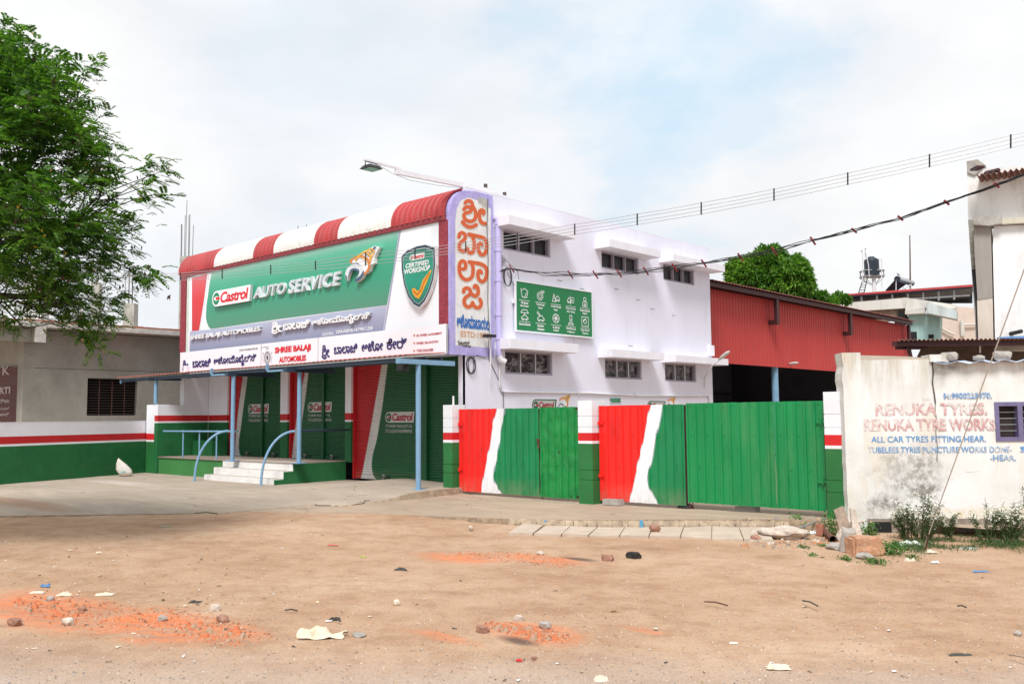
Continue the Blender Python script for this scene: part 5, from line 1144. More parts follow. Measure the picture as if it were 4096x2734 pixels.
# ------------------------------------------------------------ red cladding shed behind the gates
sd_t = thing('red_shed', 'long shed with red ribbed cladding over a dark open bay beyond the gates', 'shed', (-15, 34, 0))
M_cladr = mat('red_ribbed_cladding', (.46, .05, .046), .55, .12, .35, bmp=.05, dirt=(.42, .08, .07), dirt_amt=.5, stretch=(1, 1, .3), spec=.35)
def ribs(P, u0, u1, z0a, z1a, z0b, z1b, pitch=.2, h=.03, off=0):
    n = int((u1 - u0) / pitch); V = []
    for i in range(n + 1):
        for dx, o in ((0, 0), (.03, h), (.06, h), (.09, 0), (.15, .005)):
            u = u0 + i * pitch + dx; t = (u - u0) / (u1 - u0)
            u = min(u, u1)
            V += [P.w(u, z0a + (z0b - z0a) * t, off + o), P.w(u, z1a + (z1b - z1a) * t, off + o)]
    return MB().add(V, [(2 * i, 2 * i + 2, 2 * i + 3, 2 * i + 1) for i in range(len(V) // 2 - 1)])
zt_ = SHED.hit(2870, 1172)[1]; zt2 = SHED.hit(3600, 1296)[1]; zb_ = SHED.hit(2880, 1451)[1]; u_end = SHED.hit(3636, 1420)[0]
for k in range(4):
    a = 25.0 + (u_end - 25.0) * k / 4; b_ = 25.0 + (u_end - 25.0) * (k + 1) / 4
    build('cladding_sheet', ribs(SHED, a, b_ + .02, zb_, 5.62, zb_, 5.62, .2, .03, .002 * k), M_cladr, sd_t)
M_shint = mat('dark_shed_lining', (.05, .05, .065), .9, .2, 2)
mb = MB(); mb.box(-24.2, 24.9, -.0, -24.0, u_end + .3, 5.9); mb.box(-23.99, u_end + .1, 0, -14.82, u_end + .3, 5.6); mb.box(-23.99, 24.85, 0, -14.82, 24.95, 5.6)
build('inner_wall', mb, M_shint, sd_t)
ze = EAVE.hit(2850, 1119)[1]; u_e1 = EAVE.hit(3665, 1283)[0]
mb = MB(); n = int((u_e1 - 24.9) / .05); V = []
for i in range(n + 1):
    u = 24.9 + i * .05; h = .022 * max(0, math.sin(i * math.pi / 2 + .8)); V += [(-14.28, u, ze + h), (-24.3, u, ze + 1.3 + h), (-24.3, u, ze + 1.27 + h), (-14.28, u, ze - .012 + h)]
mb.add(V, [(4 * i, 4 * i + 4, 4 * i + 5, 4 * i + 1) for i in range(n)] + [(4 * i + 3, 4 * i + 7, 4 * i + 4, 4 * i) for i in range(n)], 0); mb.add(V, [(4 * i + 2, 4 * i + 6, 4 * i + 7, 4 * i + 3) for i in range(n)], 1)
build('roof_sheet', mb, [mat('shed_roof_sheet', (.40, .12, .10), .5, .2, 3, dirt=(.4, .28, .24), dirt_amt=.5), M_dsteel], sd_t)
build('eave_beam', MB().box(-14.5, 24.9, ze - .17, -14.40, u_e1 - .2, ze - .03), M_dsteel, sd_t)
for px in (3124, 3415, 3646):
    u = EAVE.hit(px, 1200)[0]; mb = MB(); mb.box(-14.54, u - .09, ze - 1.05, -14.42, u + .09, ze - .18); mb.box(-14.75, u - .09, ze - 1.05, -14.55, u + .09, ze - .90); build('eave_bracket', mb, M_dsteel, sd_t)
    mb = MB().hexa([(-14.8, u - .05, ze - .35), (-14.8, u + .05, ze - .35), (-23.9, u + .05, ze + .95), (-23.9, u - .05, ze + .95)], [(-14.8, u - .05, ze - .15), (-14.8, u + .05, ze - .15), (-23.9, u + .05, ze + 1.15), (-23.9, u - .05, ze + 1.15)]); build('rafter', mb, M_dsteel, sd_t)
u = SHED.hit(3114, 1480)[0]
build('post', MB().tube([(-14.95, u, 0), (-14.95, u, zb_ + .1)], .12, 14), M_blue, sd_t)
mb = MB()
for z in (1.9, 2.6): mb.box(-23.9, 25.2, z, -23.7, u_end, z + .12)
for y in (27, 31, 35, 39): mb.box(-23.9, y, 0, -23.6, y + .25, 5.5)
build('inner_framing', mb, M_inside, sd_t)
def street_head(name, p, d, label, par_pts, mcol=M_wpipe):
    t = thing('street_lamp', label, 'lamp', p); build('arm', MB().tube(par_pts, .022, 8), mcol, t)
    d = Vector(d).normalized(); side = d.cross(Vector((0, 0, 1))).normalized(); upv = side.cross(d)
    V = []; prof = [(0, .03, .03), (.08, .05, .04), (.2, .075, .05), (.36, .075, .045), (.44, .04, .02)]
    for s_, w_, h_ in prof:
        c = p + d * s_; V += [c + side * w_ * math.cos(a) + upv * h_ * math.sin(a) for a in np.linspace(0, 2 * math.pi, 9)[:-1]]
    F = [(i * 8 + k, i * 8 + (k + 1) % 8, (i + 1) * 8 + (k + 1) % 8, (i + 1) * 8 + k) for i in range(4) for k in range(8)] + [tuple(range(8))[::-1], tuple(range(32, 40))]
    build('lamp_head', MB().add(V, F, 0, True), mat('lamp_head_grey', (.55, .55, .52), .4, .1, 5), t); return t
a = SIDE.w(24.6, 2.85, .05); c = at(2876, 1438, 26.5); e = at(2905, 1414, 26.3)
street_head('street_lamp', c, e - c, 'grey street lamp head on a bent white pipe at the lavender wall corner', [SIDE.w(24.3, 2.4, .03), SIDE.w(24.3, 2.75, .05), at(2850, 1460, 26.6), c])
q0 = at(3122, 1483, 33.); q1 = at(3150, 1455, 33.); q2 = at(3175, 1452, 32.8)
street_head('street_lamp', q1, q2 - q1, 'small grey street lamp head clamped to the blue shed post', [q0, q0 + Vector((0, 0, .15)), q1], M_dsteel)

# ------------------------------------------------------------ foliage builders
def leaf_mat(name, c1, c2, c3, scale=1.6, trans=.35):
    m, nt, b = base_mat(name, .5, 0, .35); n = nz(nt, pos(nt), scale, 4, .6)
    g = node(nt, 'ShaderNodeObjectInfo'); oi = node(nt, 'ShaderNodeNewGeometry')
    col = ramp(nt, math_(nt, 'MULTIPLY_ADD', oi.outputs['Random Per Island'], .55, math_(nt, 'MULTIPLY_ADD', n, .7, -.15)), [(.15, c1), (.5, c2), (.85, c3)])
    nt.links.new(col, b.inputs['Base Color'])
    tr = node(nt, 'ShaderNodeBsdfTranslucent'); nt.links.new(mixc(nt, 1., col, (1.6, 1.7, .7), 'MULTIPLY'), tr.inputs[0]); mx = node(nt, 'ShaderNodeMixShader'); mx.inputs[0].default_value = trans
    o = nt.nodes['Material Output']; nt.links.new(b.outputs[0], mx.inputs[1]); nt.links.new(tr.outputs[0], mx.inputs[2]); nt.links.new(mx.outputs[0], o.inputs[0]); return m
def build_np(name, V, F, mats, parent, mi=None, loc=None, smooth=False):
    """large leaf mesh from numpy arrays (quads)"""
    o3 = BASE.get(parent.name, Vector()) if parent else Vector(loc or (0, 0, 0))
    me = bpy.data.meshes.new(name); V = V - np.array(o3[:]); me.vertices.add(len(V)); me.vertices.foreach_set('co', V.astype(np.float32).ravel())
    n = len(F); me.loops.add(n * 4); me.polygons.add(n); me.loops.foreach_set('vertex_index', F.astype(np.int32).ravel()); me.polygons.foreach_set('loop_start', np.arange(0, 4 * n, 4, dtype=np.int32)); me.polygons.foreach_set('loop_total', np.full(n, 4, np.int32))
    for m in (mats if isinstance(mats, list) else [mats]): me.materials.append(m)
    if mi is not None: me.polygons.foreach_set('material_index', mi.astype(np.int32))
    me.update(calc_edges=True); me.validate()
    o = bpy.data.objects.new(name, me); COL.objects.link(o)
    if parent: o.parent = parent
    else: o.location = o3
    BASE[o.name] = o3; return o
def unit(a): return a / (np.linalg.norm(a, axis=-1, keepdims=True) + 1e-9)
def leaves(c, d, L, Wd, rng, roll=None, droop=0.):
    """diamond shaped leaf quads: centres of the base c, directions d, lengths L"""
    n = len(c); d = unit(d); r = unit(np.cross(d, rng.normal(size=(n, 3)) * .5 + np.array([0, 0, 1.])))
    L = np.broadcast_to(L, (n,))[:, None]; Wd = np.broadcast_to(Wd, (n,))[:, None]; up_ = np.cross(r, d)
    p0 = c; p2 = c + d * L - np.array([0, 0, 1.]) * L * droop; m_ = c + d * L * .45
    V = np.stack([p0, m_ + r * Wd / 2 + up_ * L * .03, p2, m_ - r * Wd / 2 + up_ * L * .03], 1).reshape(-1, 3); F = np.arange(4 * n).reshape(n, 4); return V, F
def fronds(c, d, L, rng, npair=11, ll=.062, lw=.019):
    """feathery compound leaves: a drooping stalk with pairs of narrow leaflets"""
    n = len(c); d = unit(d); side = unit(np.cross(d, np.array([0, 0, 1.]) + rng.normal(size=(n, 3)) * .25)); up_ = np.cross(side, d); Vs = []
    for k in range(npair):
        t = (k + 1) / npair; p = c + d * (L[:, None] * t) + np.array([0, 0, -1.]) * (L[:, None] * .38 * t * t)
        s_ = ll * (1 - .5 * abs(t - .45)) * (1 if k < npair - 1 else .8)
        for sg in (-1, 1):
            dr = unit(side * sg + d * .75 + np.array([0, 0, -.28]) + rng.normal(size=(n, 3)) * .1); w = unit(np.cross(dr, up_)) * lw / 2
            e = p + dr * s_; mid = p + dr * s_ * .5
            Vs.append(np.stack([p, mid + w, e, mid - w], 1))
    V = np.concatenate(Vs, 1).reshape(-1, 3); return V, np.arange(len(V)).reshape(-1, 4)

# ------------------------------------------------------------ the feathery tree at the near side
def in_poly(x, y, poly):
    c = False; j = len(poly) - 1
    for i in range(len(poly)):
        if (poly[i][1] > y) != (poly[j][1] > y) and x < (poly[j][0] - poly[i][0]) * (y - poly[i][1]) / (poly[j][1] - poly[i][1]) + poly[i][0]: c = not c
        j = i
    return c
OUTL = [(-900, -100), (-500, -20), (-200, 80), (0, 140), (75, 165), (130, 215), (215, 240), (280, 300), (310, 330), (335, 400), (345, 500), (375, 560), (385, 640), (395, 700), (420, 760), (450, 810), (480, 830), (540, 770), (565, 800), (560, 850), (500, 900), (455, 930), (440, 990), (480, 1060), (545, 1100), (560, 1130), (500, 1150), (430, 1150), (420, 1220), (400, 1270), (360, 1310), (250, 1280), (190, 1240), (80, 1290), (-300, 1330), (-900, 1250)]
HOLES = [(-60, 640, 40, 40), (180, 760, 34, 22), (470, 960, 30, 26), (330, 1100, 40, 26), (420, 1050, 30, 22), (90, 820, 30, 18), (260, 410, 26, 18), (50, 400, 45, 30), (110, 500, 40, 45), (215, 620, 45, 38), (250, 560, 30, 25), (75, 590, 30, 40), (310, 800, 35, 25), (270, 930, 30, 30), (30, 1200, 40, 25), (150, 1040, 30, 22), (420, 860, 40, 30), (330, 990, 28, 20), (175, 1185, 30, 22), (20, 330, 25, 18)]
TD = 12.2
OUT2 = [(a[0] + (b_[0] - a[0]) * k / 12, a[1] + (b_[1] - a[1]) * k / 12) for a, b_ in zip(OUTL, OUTL[1:]) for k in range(12)]
tree = thing('feathery_tree', 'large feathery leaved tree with yellow blossom hanging into the photo beside the grey building', 'tree', onz(-520, 1800, -.1) * 0 + Vector((-13.9, 3.0, -.08)))
rng = np.random.default_rng(11); trunk = Vector((-13.4, 3.1, -.08))
tb = onz(-330, 2240, -.05); d0 = (RM.transposed() @ (tb - EYEV)).z * -1
trunk = at(-420, 1700, TD + .3); trunk = Vector((trunk.x, trunk.y, -.1))
fork = at(-430, 1250, TD + .3)
tips = []
cl_c = []
tries = 0
while len(cl_c) < 310 and tries < 20000:
    tries += 1; x, y = rng.uniform(-900, 640), rng.uniform(-100, 1330)
    if not in_poly(x, y, OUTL): continue
    if any(((x - a) / r1) ** 2 + ((y - b_) / r2) ** 2 < 1 for a, b_, r1, r2 in HOLES): continue
    if x < -150 and rng.random() < .45: continue
    if min(math.hypot(x - a, y - b_) for a, b_ in OUT2) < 30: continue
    ed = min(math.hypot(x - a, y - b_) for a, b_ in OUTL); spread = .35 + min(1.5, ed / 180)
    cl_c.append((x, y, TD + rng.uniform(-1, 1) * spread * 1.1))
n_in = len(cl_c)
# sprays at the outline's tips
for x, y in ((370, 255), (350, 290), (405, 460), (425, 585), (400, 610), (620, 650), (648, 685), (600, 700), (585, 745), (630, 790), (560, 790), (520, 880), (590, 1085), (610, 1110), (570, 1130), (530, 1090), (450, 1190), (430, 1240), (440, 1285), (370, 1330), (380, 1370), (340, 1340), (300, 1320), (500, 1000), (480, 1160), (280, 260), (230, 225), (110, 150), (40, 110), (60, 1290), (20, 1310), (-20, 1290), (445, 720), (440, 680), (320, 1290), (250, 1290), (350, 1260)):
    cl_c.append((x, y, TD + rng.uniform(-.3, .3)))
C3 = np.array([at(*c)[:] for c in cl_c])
# limbs: grow each cluster back to the fork through a few shared boughs
boughs = [at(*p) for p in ((60, 700, TD), (150, 980, TD + .2), (-150, 500, TD + .4), (-200, 950, TD - .6), (-500, 500, TD), (-700, 900, TD), (200, 1190, TD + .3), (-100, 1180, TD - .4), (250, 480, TD + .3), (330, 880, TD))]
lm = MB()
lm.tube([trunk, trunk.lerp(fork, .5) + Vector((.05, .05, 0)), fork], [.24, .19, .16], 12)
for b_ in boughs:
    m1 = fork.lerp(b_, .35) + Vector((0, 0, .25)); m2 = fork.lerp(b_, .7) + Vector((rng.normal() * .15, rng.normal() * .15, .1))
    lm.tube([fork, m1, m2, b_], [.09, .07, .05, .03], 8)
twig_ends = []
for c in C3:
    c = Vector(c); b_ = min(boughs, key=lambda q: (q - c).length); s0 = fork.lerp(b_, rng.uniform(.6, 1.)) if (c - b_).length > .5 else b_
    m = s0.lerp(c, .6) + Vector((rng.normal() * .1, rng.normal() * .1, rng.normal() * .09 + .05)); lm.tube([s0, s0.lerp(c, .3) + Vector((rng.normal() * .1, rng.normal() * .1, rng.normal() * .12)), m, c], [.013, .010, .008, .004], 5)
M_bark = mat('tree_bark', (.075, .058, .045), .9, .3, 9, bmp=.8, bscale=20)
build('trunk', lm, M_bark, tree)
cnt = np.array([38] * n_in + [13] * (len(C3) - n_in)); N = int(cnt.sum()); tight = np.repeat(np.array([1.] * n_in + [.55] * (len(C3) - n_in)), cnt)[:, None]
cen = np.repeat(C3, cnt, 0) + rng.normal(size=(N, 3)) * np.array([.15, .15, .11]) * tight; outw = np.repeat(C3 - np.array(fork[:]), cnt, 0)
dirs = unit(rng.normal(size=(N, 3)) * np.array([1, 1, .45]) + unit(outw) * .75)
V, F = fronds(cen, dirs, rng.uniform(.14, .25, N), rng, 8, .068, .027)
M_leafT = leaf_mat('feathery_leaf', (.022, .064, .010), (.052, .142, .020), (.16, .31, .045), .9, .38)
build_np('crown', V, F, M_leafT, tree)
# sprays drawn out along the tips
k = 320; idx = rng.integers(0, len(C3), k); c = C3[idx] + rng.normal(size=(k, 3)) * .1
V, F = leaves(np.repeat(c, 4, 0) + rng.normal(size=(4 * k, 3)) * .03, rng.normal(size=(4 * k, 3)), .028, .026, rng); build_np('blossom', V, F, mat('yellow_blossom', (.62, .33, .02), .6, .2, 9), tree)
k = 300; idx = rng.integers(0, len(C3), k); c = C3[idx] + rng.normal(size=(k, 3)) * .1
V, F = leaves(np.repeat(c, 3, 0) + rng.normal(size=(3 * k, 3)) * .04, rng.normal(size=(3 * k, 3)) * .3 + np.array([0, 0, -1.]), .085, .03, rng); build_np('seed_pod', V, F, mat('brown_seed_pod', (.05, .022, .014), .7, .2, 9), tree)

# ------------------------------------------------------------ broad leaved tree behind the shed
mt = thing('mango_tree', 'dense round bright green tree rising behind the red shed roof', 'tree', (at(3080, 1500, 50) - Vector((0, 0, 3))) )
rng = np.random.default_rng(5); D = 50.
blobs = [(3075, 1080, 88, 85), (2985, 1110, 82, 80), (3180, 1120, 78, 80), (3080, 1030, 62, 42), (2950, 1150, 55, 60), (3215, 1150, 55, 60), (3060, 1180, 110, 70), (3285, 1195, 30, 28), (2930, 1080, 40, 40), (3190, 1065, 45, 42), (3355, 1190, 22, 18), (3380, 1198, 16, 14), (3320, 1210, 25, 15)]
mp_ = D / FPX; VV = []; FF = []; kk = 0; RMn = np.array(RM)
for bx, by, rx, ry in blobs:
    bx = 3075 + (bx - 3075) * (.93 if bx < 3250 else 1); rx *= .88; c = np.array(at(bx, by, D + rng.uniform(-1, 1))[:]); n = int(2.1 * rx * ry / 10)
    q = unit(rng.normal(size=(n, 3))); rr = rng.uniform(.72, 1.08, (n, 1)); bumpy = np.array([[1 + .42 * noise.noise(Vector(v * 3.1 + bx))] for v in q])
    rad3 = np.array([rx * mp_, rx * mp_, ry * mp_]); P3 = c + q * rr * bumpy * rad3
    d = q * .5 + rng.normal(size=(n, 3)) * .5 + np.array([0, 0, -.35])
    # rosettes of five leaves at each shoot
    P5 = np.repeat(P3, 6, 0); d5 = np.repeat(q * .6, 6, 0) + rng.normal(size=(6 * n, 3)) * .75 + np.array([0, 0, -.15])
    V, F = leaves(P5, d5, rng.uniform(.20, .34, 6 * n), .085, rng, droop=.15); VV.append(V); FF.append(F + kk); kk += len(V)
build_np('crown', np.concatenate(VV), np.concatenate(FF), leaf_mat('mango_leaf', (.028, .085, .010), (.075, .20, .022), (.24, .42, .07), .55, .32), mt)
mb = MB(); base = at(3080, 1500, D); top_ = at(3075, 1150, D); mb.tube([(base.x, base.y, 0), (top_.x, top_.y, top_.z)], [.3, .15], 8)
for bx, by, rx, ry in blobs[:9]: mb.tube([at(3078, 1230, D), at((3078 + bx) / 2, by + 60, D), at(bx, by, D)], [.12, .08, .03], 6)
build('trunk', mb, M_bark, mt)

# ------------------------------------------------------------ roofs and water tank far behind
def fbox(mb, P, x0, y0, x1, y1, depth, mi=0, off=0.):
    (a, b_), (c, d) = P.hit(x0, y1), P.hit(x1, y0); return mb.pbox(P, a, c, b_, d, off - depth, off, mi)
def fquad(mb, P, pts, depth, mi=0, off=0.):
    """block whose front has the given corners; its sides recede with the street (away and slightly to the side)"""
    P = P.shift(off); off = 0.; q = [P.hit(*p) for p in pts]; n = len(q); a = sum(q[i][0] * q[(i + 1) % n][1] - q[(i + 1) % n][0] * q[i][1] for i in range(n))
    if a < 0: q = q[::-1]
    tri_poly(mb, P, q, off, mi)
    u0 = min(u for u, v in q); c = P.w(u0, 1.6, off); dv = Vector((c.x, c.y, 0)).normalized() * depth + RIGHT * depth * .08
    A = [P.w(u, v, off) for u, v in q]; B = [p + dv for p in A]
    return mb.add(A + B, [(i, i + n, (i + 1) % n + n, (i + 1) % n) for i in range(n)], mi)
F5 = facing(52)
M_wold = mat('weathered_white_plaster', (.62, .60, .56), .9, .12, .5, bmp=.2, dirt=(.22, .19, .16), dirt_amt=.65, stretch=(1, 1, .35))
rb = thing('rear_house', 'weathered white and pale teal house with a red edged metal roof behind the shed', 'house', at(3600, 1500, 52))
mb = MB(); fquad(mb, F5, [(3300, 1187), (3300, 1182), (3560, 1162), (3890, 1137), (3900, 1144), (3560, 1170)], .25); build('roof_edge', mb, M_rsheet, rb)
mb = MB(); fquad(mb, F5, [(3295, 1190), (3560, 1171), (3900, 1146), (3900, 1152), (3300, 1196)], 4, 0, -.3); build('roof_sheet', mb, M_dblue, rb)
for k in range(9):
    x = 3330 + 62 * k; y = 1187 - 37 * (x - 3330) / 560; a, b_ = F5.hit(x, y + 4), F5.hit(x, y + 40)
    build('truss_post', MB().pbox(F5, a[0] - .05, a[0] + .05, b_[1], a[1], -.4, -.3), M_steelgrey, rb)
mb = MB(); a = [F5.w(*F5.hit(3320, 1212), -.35), F5.w(*F5.hit(3890, 1178), -.35)]; mb.tube(a, .06, 5); a = [F5.w(*F5.hit(3320, 1203), -1.5), F5.w(*F5.hit(3890, 1165), -1.5)]; mb.tube(a, .06, 5); a = [F5.w(*F5.hit(3500, 1206), -2.5), F5.w(*F5.hit(3890, 1192), -2.5)]; mb.tube(a, .05, 5); build('truss', mb, M_steelgrey, rb)
mb = MB(); fquad(mb, F5, [(3560, 1180), (3890, 1158), (3890, 1212), (3620, 1212)], .1, 0, -4.2); build('rear_lining', mb, M_inside, rb)
mb = MB(); fquad(mb, F5, [(3350, 1214), (3622, 1190), (3622, 1232), (3480, 1240), (3400, 1248), (3350, 1250)], 3, 0, .1); build('parapet', mb, M_wold, rb)
mb = MB(); fquad(mb, F5, [(3622, 1190), (3823, 1218), (3823, 1235), (3705, 1230), (3640, 1238), (3622, 1240)], 1.5, 0, .12); build('parapet', mb, M_wold, rb)
mb = MB(); fquad(mb, F5, [(3440, 1242), (3622, 1235), (3630, 1262), (3500, 1300)], .3, 0, -.15); build('wall', mb, mat('bare_brown_plaster', (.22, .15, .11), .9, .4, 2, dirt=(.45, .40, .35), dirt_amt=.6), rb)
mb = MB(); fquad(mb, F5, [(3600, 1240), (3630, 1262), (3640, 1290), (3560, 1330)], .2, 0, .0); build('opening', mb, M_inside, rb)
mb = MB(); fquad(mb, F5, [(3632, 1255), (3760, 1255), (3755, 1360), (3632, 1360)], 3, 0, -.2); build('wall', mb, M_teal, rb)
mb = MB(); fquad(mb, F5, [(3705, 1208), (3827, 1240), (3827, 1276), (3705, 1250)], 1.2, 0, 1.0); build('balcony_slab', mb, mat('streaked_teal_slab', (.50, .56, .56), .85, .2, 1.2, dirt=(.16, .18, .18), dirt_amt=.7, stretch=(1, 1, .15)), rb)
mb = MB(); fquad(mb, F5, [(3620, 1240), (3700, 1232), (3700, 1252), (3620, 1256)], .6, 0, .35); build('beam', mb, M_wold, rb)
for x0, y0, x1, y1 in ((3648, 1325, 3672, 1362), (3720, 1336, 3740, 1352)): build('window', fbox(MB(), F5, x0, y0, x1, y1, .05, 0, -.16), M_inside, rb)
ph = thing('pink_house', 'pale pink plastered house wall with a grey vent pipe beside the teal house', 'house', at(3820, 1500, 60)); F6 = facing(60)
mb = MB(); fquad(mb, F6, [(3750, 1238), (3830, 1226), (3910, 1232), (3910, 1380), (3750, 1380)], 3); build('wall', mb, M_pink, ph)
a = F6.hit(3842, 1290); mb = MB().tube([F6.w(a[0], F6.hit(3842, 1345)[1], .2), F6.w(a[0], F6.hit(3842, 1284)[1], .2)], .13, 8); build('vent_pipe', mb, M_wold, ph)
mb = MB(); mb.tube([F6.w(*F6.hit(3842, 1300), .2), F6.w(*F6.hit(3908, 1296), .2)], .07, 6); mb.tube([F6.w(*F6.hit(3755, 1310), .2), F6.w(*F6.hit(3790, 1330), .2), F6.w(*F6.hit(3812, 1338), .2)], .07, 6); build('pipe', mb, M_wold, ph)
# water tank tower
D = 58.; F7 = facing(D); tw = thing('water_tank', 'black ribbed water tank on a lattice steel stand above the rear roofs', 'water tank', at(3488, 1175, D)); k7 = D / FPX
c = at(3488, 1100, D); R0 = 29 * k7; zt0, zt1 = at(3488, 1103, D).z, at(3488, 1036, D).z
pts, rs = [], []
for i in range(13):
    t = i / 12; pts.append((c.x, c.y, zt0 + (zt1 - zt0) * t)); rs.append(R0 * (1 if i % 2 else .965) * (.9 if i == 12 else 1))
pts.append((c.x, c.y, zt1 + .1)); rs.append(R0 * .45); pts.append((c.x, c.y, zt1 + .16)); rs.append(R0 * .40)
build('tank', MB().tube(pts, rs, 28), M_tank, tw)
Pt = facing(D - R0 - .05); build('tank_lettering', fit_text(MB(), Pt, '1000', (3474, 1060), (3487, 1053), .0, .03), M_white, tw)
mb = MB(); zz = at(3488, 1106, D).z
for sx, sy in ((-1, -1), (1, -1), (1, 1), (-1, 1)):
    p = c + RIGHT * sx * 38 * k7 + FWD * sy * 22 * k7; q = c + RIGHT * (sx * -1 if sx * sy > 0 else sx) * 0
    mb.tube([(p.x, p.y, zz - .05), (p.x, p.y, zz + .38)], .035, 5)
cs = [c + RIGHT * sx * 40 * k7 + FWD * sy * 24 * k7 for sx, sy in ((-1, -1), (1, -1), (1, 1), (-1, 1))]
for z in (zz, zz + .36):
    for i in range(4): mb.tube([(cs[i].x, cs[i].y, z), (cs[(i + 1) % 4].x, cs[(i + 1) % 4].y, z)], .045, 5)
build('platform_frame', mb, M_steelgrey, tw); P_ = [(q.x, q.y, zz - .06) for q in cs]; build('platform', MB().hexa(P_, [(x, y, zz) for x, y, z in P_]), M_steelgrey, tw)
mb = MB(); bz = at(3494, 1168, D).z; mb.tube([(c.x + .1, c.y, bz - 1.5), (c.x + .1, c.y, zz)], .13, 8)
for q in cs: mb.tube([(q.x, q.y, zz - .05), (c.x + .1, c.y, bz + .35)], .03, 5)
build('stand', mb, M_wpipe, tw)
mb = MB(); a0, a1, b0, b1 = at(3434, 1172, D), at(3454, 1110, D), at(3456, 1172, D), at(3470, 1110, D); mb.tube([a0, a1], .03, 5); mb.tube([b0, b1], .03, 5)
for i in range(6): mb.tube([a0.lerp(a1, i / 6 + .05), b0.lerp(b1, i / 6 + .05)], .02, 4)
build('ladder', mb, M_dark, tw)
mb = MB()
for x, y0, y1 in ((3451, 1008, 1150), (3462, 1003, 1030), (3527, 1035, 1150)): mb.tube([at(x, y1, D - .9), at(x - 1, y0, D - .9)], .03, 5)
mb.tube([at(3462, 1004, D - 1), at(3474, 1060, D - 1), at(3477, 1106, D - 1)], .03, 5); mb.tube([at(3516, 1036, D - .9), at(3527, 1035, D - .9)], .03, 5)
build('pipe', mb, M_wpipe, tw)
so = thing('solar_water_heater', 'rooftop solar water heater with a silver drum and dark tubes beside the tank', 'solar heater', at(3600, 1160, 54)); D = 54.
mb = MB(); a, b_ = at(3590, 1116, D), at(3648, 1132, D + 1.5); mb.tube([a, b_], 12 * D / FPX, 16, 0); build('drum', mb, M_alu, so)
d_ = (a - b_).normalized(); build('drum_cap', MB().tube([a, a + d_ * .06], 12.6 * D / FPX, 16), M_tank, so)
mb = MB(); mb.hexa([at(3542, 1163, D), at(3588, 1163, D + .8), at(3630, 1133, D + 1), at(3578, 1124, D)], [at(3542, 1160, D - .2), at(3588, 1160, D + .6), at(3630, 1129, D + .8), at(3578, 1120, D - .2)]); build('collector', mb, M_dsteel, so)
mb = MB()
for x0, y0, x1, y1 in ((3584, 1120, 3584, 1162), (3644, 1135, 3645, 1158), (3600, 1160, 3640, 1140), (3630, 1160, 3612, 1148)): mb.tube([at(x0, y0, D), at(x1, y1, D)], .035, 5)
build('stand', mb, M_wpipe, so)
pl = tag(build('lightning_rod', MB().tube([at(3641, 1155, 55), at(3640, 1020, 55), at(3639, 940, 55)], [.05, .04, .03], 5), M_rust, None, None, at(3641, 1155, 55)), 'tall thin rusty rod standing beside the solar water heater', 'rod')
def bird(px, py, D, s, flip, label):
    t = thing('bird', label, 'bird', at(px, py, D), 'birds perched on the roof pipes'); c = at(px, py - s * .5, D); k = D / FPX * s; r = RIGHT * flip
    mb = MB().tube([c - r * k * .75 - Vector((0, 0, k * .45)), c - r * k * .35 - Vector((0, 0, k * .15)), c, c + r * k * .3 + Vector((0, 0, k * .22)), c + r * k * .42 + Vector((0, 0, k * .5)), c + r * k * .55 + Vector((0, 0, k * .52)), c + r * k * .78 + Vector((0, 0, k * .45))], [k * .05, k * .14, k * .25, k * .20, k * .13, k * .11, k * .02], 8)
    mb.tube([c - Vector((0, 0, k * .2)), c - Vector((0, 0, k * .55))], k * .03, 4); build('body', mb, M_darkscrap, t)
bird(3446, 1008, 57.1, 7, 1, 'small dark bird perched on top of the tallest white tank pipe'); bird(3461, 1000, 57, 7, 1, 'small dark bird perched on the slanted tank pipe tip'); bird(3594, 1104, 54, 11, -1, 'grey pigeon standing on the solar heater drum'); bird(3521, 1086, 57, 8, 1, 'small dark bird on the tank platform rail')

# ------------------------------------------------------------ tall white building at the edge
D8 = 21.; F8 = facing(D8); tb_ = thing('tall_white_building', 'tall peeling white building with a grey column cut by the photo edge', 'building', at(4000, 1700, D8))
M_rs = mat('rusty_roof_sheet', (.25, .125, .10), .8, .4, 6, bmp=.3, dirt=(.34, .22, .17), dirt_amt=.6)
M_peel = mat('peeling_white_plaster', (.80, .795, .78), .9, .08, .7, bmp=.3, bscale=20, dirt=(.36, .33, .29), dirt_amt=.55, stretch=(1, 1, .4)); M_greycol = mat('grey_cement_column', (.32, .29, .26), .9, .15, 1.4, bmp=.3, dirt=(.42, .36, .30), dirt_amt=.5, stretch=(1, 1, .3))
mb = MB(); fquad(mb, F8, [(3868, 690), (3900, 676), (4500, 640), (4500, 1700), (3912, 1700), (3900, 1280), (3880, 1000), (3872, 870)], 5); build('wall', mb, M_peel, tb_)
mb = MB(); fquad(mb, F8, [(3866, 645), (3910, 637), (3942, 660), (3900, 700), (3868, 690)], .5, 0, .05); build('roof_block', mb, M_rawconc, tb_)
mb = MB(); fquad(mb, F8, [(3872, 880), (3894, 876), (3903, 1180), (3895, 1175)], .3, 0, .06); build('wall_edge', mb, mat('blackened_plaster_edge', (.42, .40, .35), .95, .4, 6, dirt=(.05, .05, .045), dirt_amt=.9), tb_)
F9 = facing(D8 - .45)
mb = MB(); fquad(mb, F9, [(3894, 895), (3962, 903), (3965, 980), (3970, 1190), (3910, 1200), (3898, 1010)], .42); build('column', mb, M_greycol, tb_)
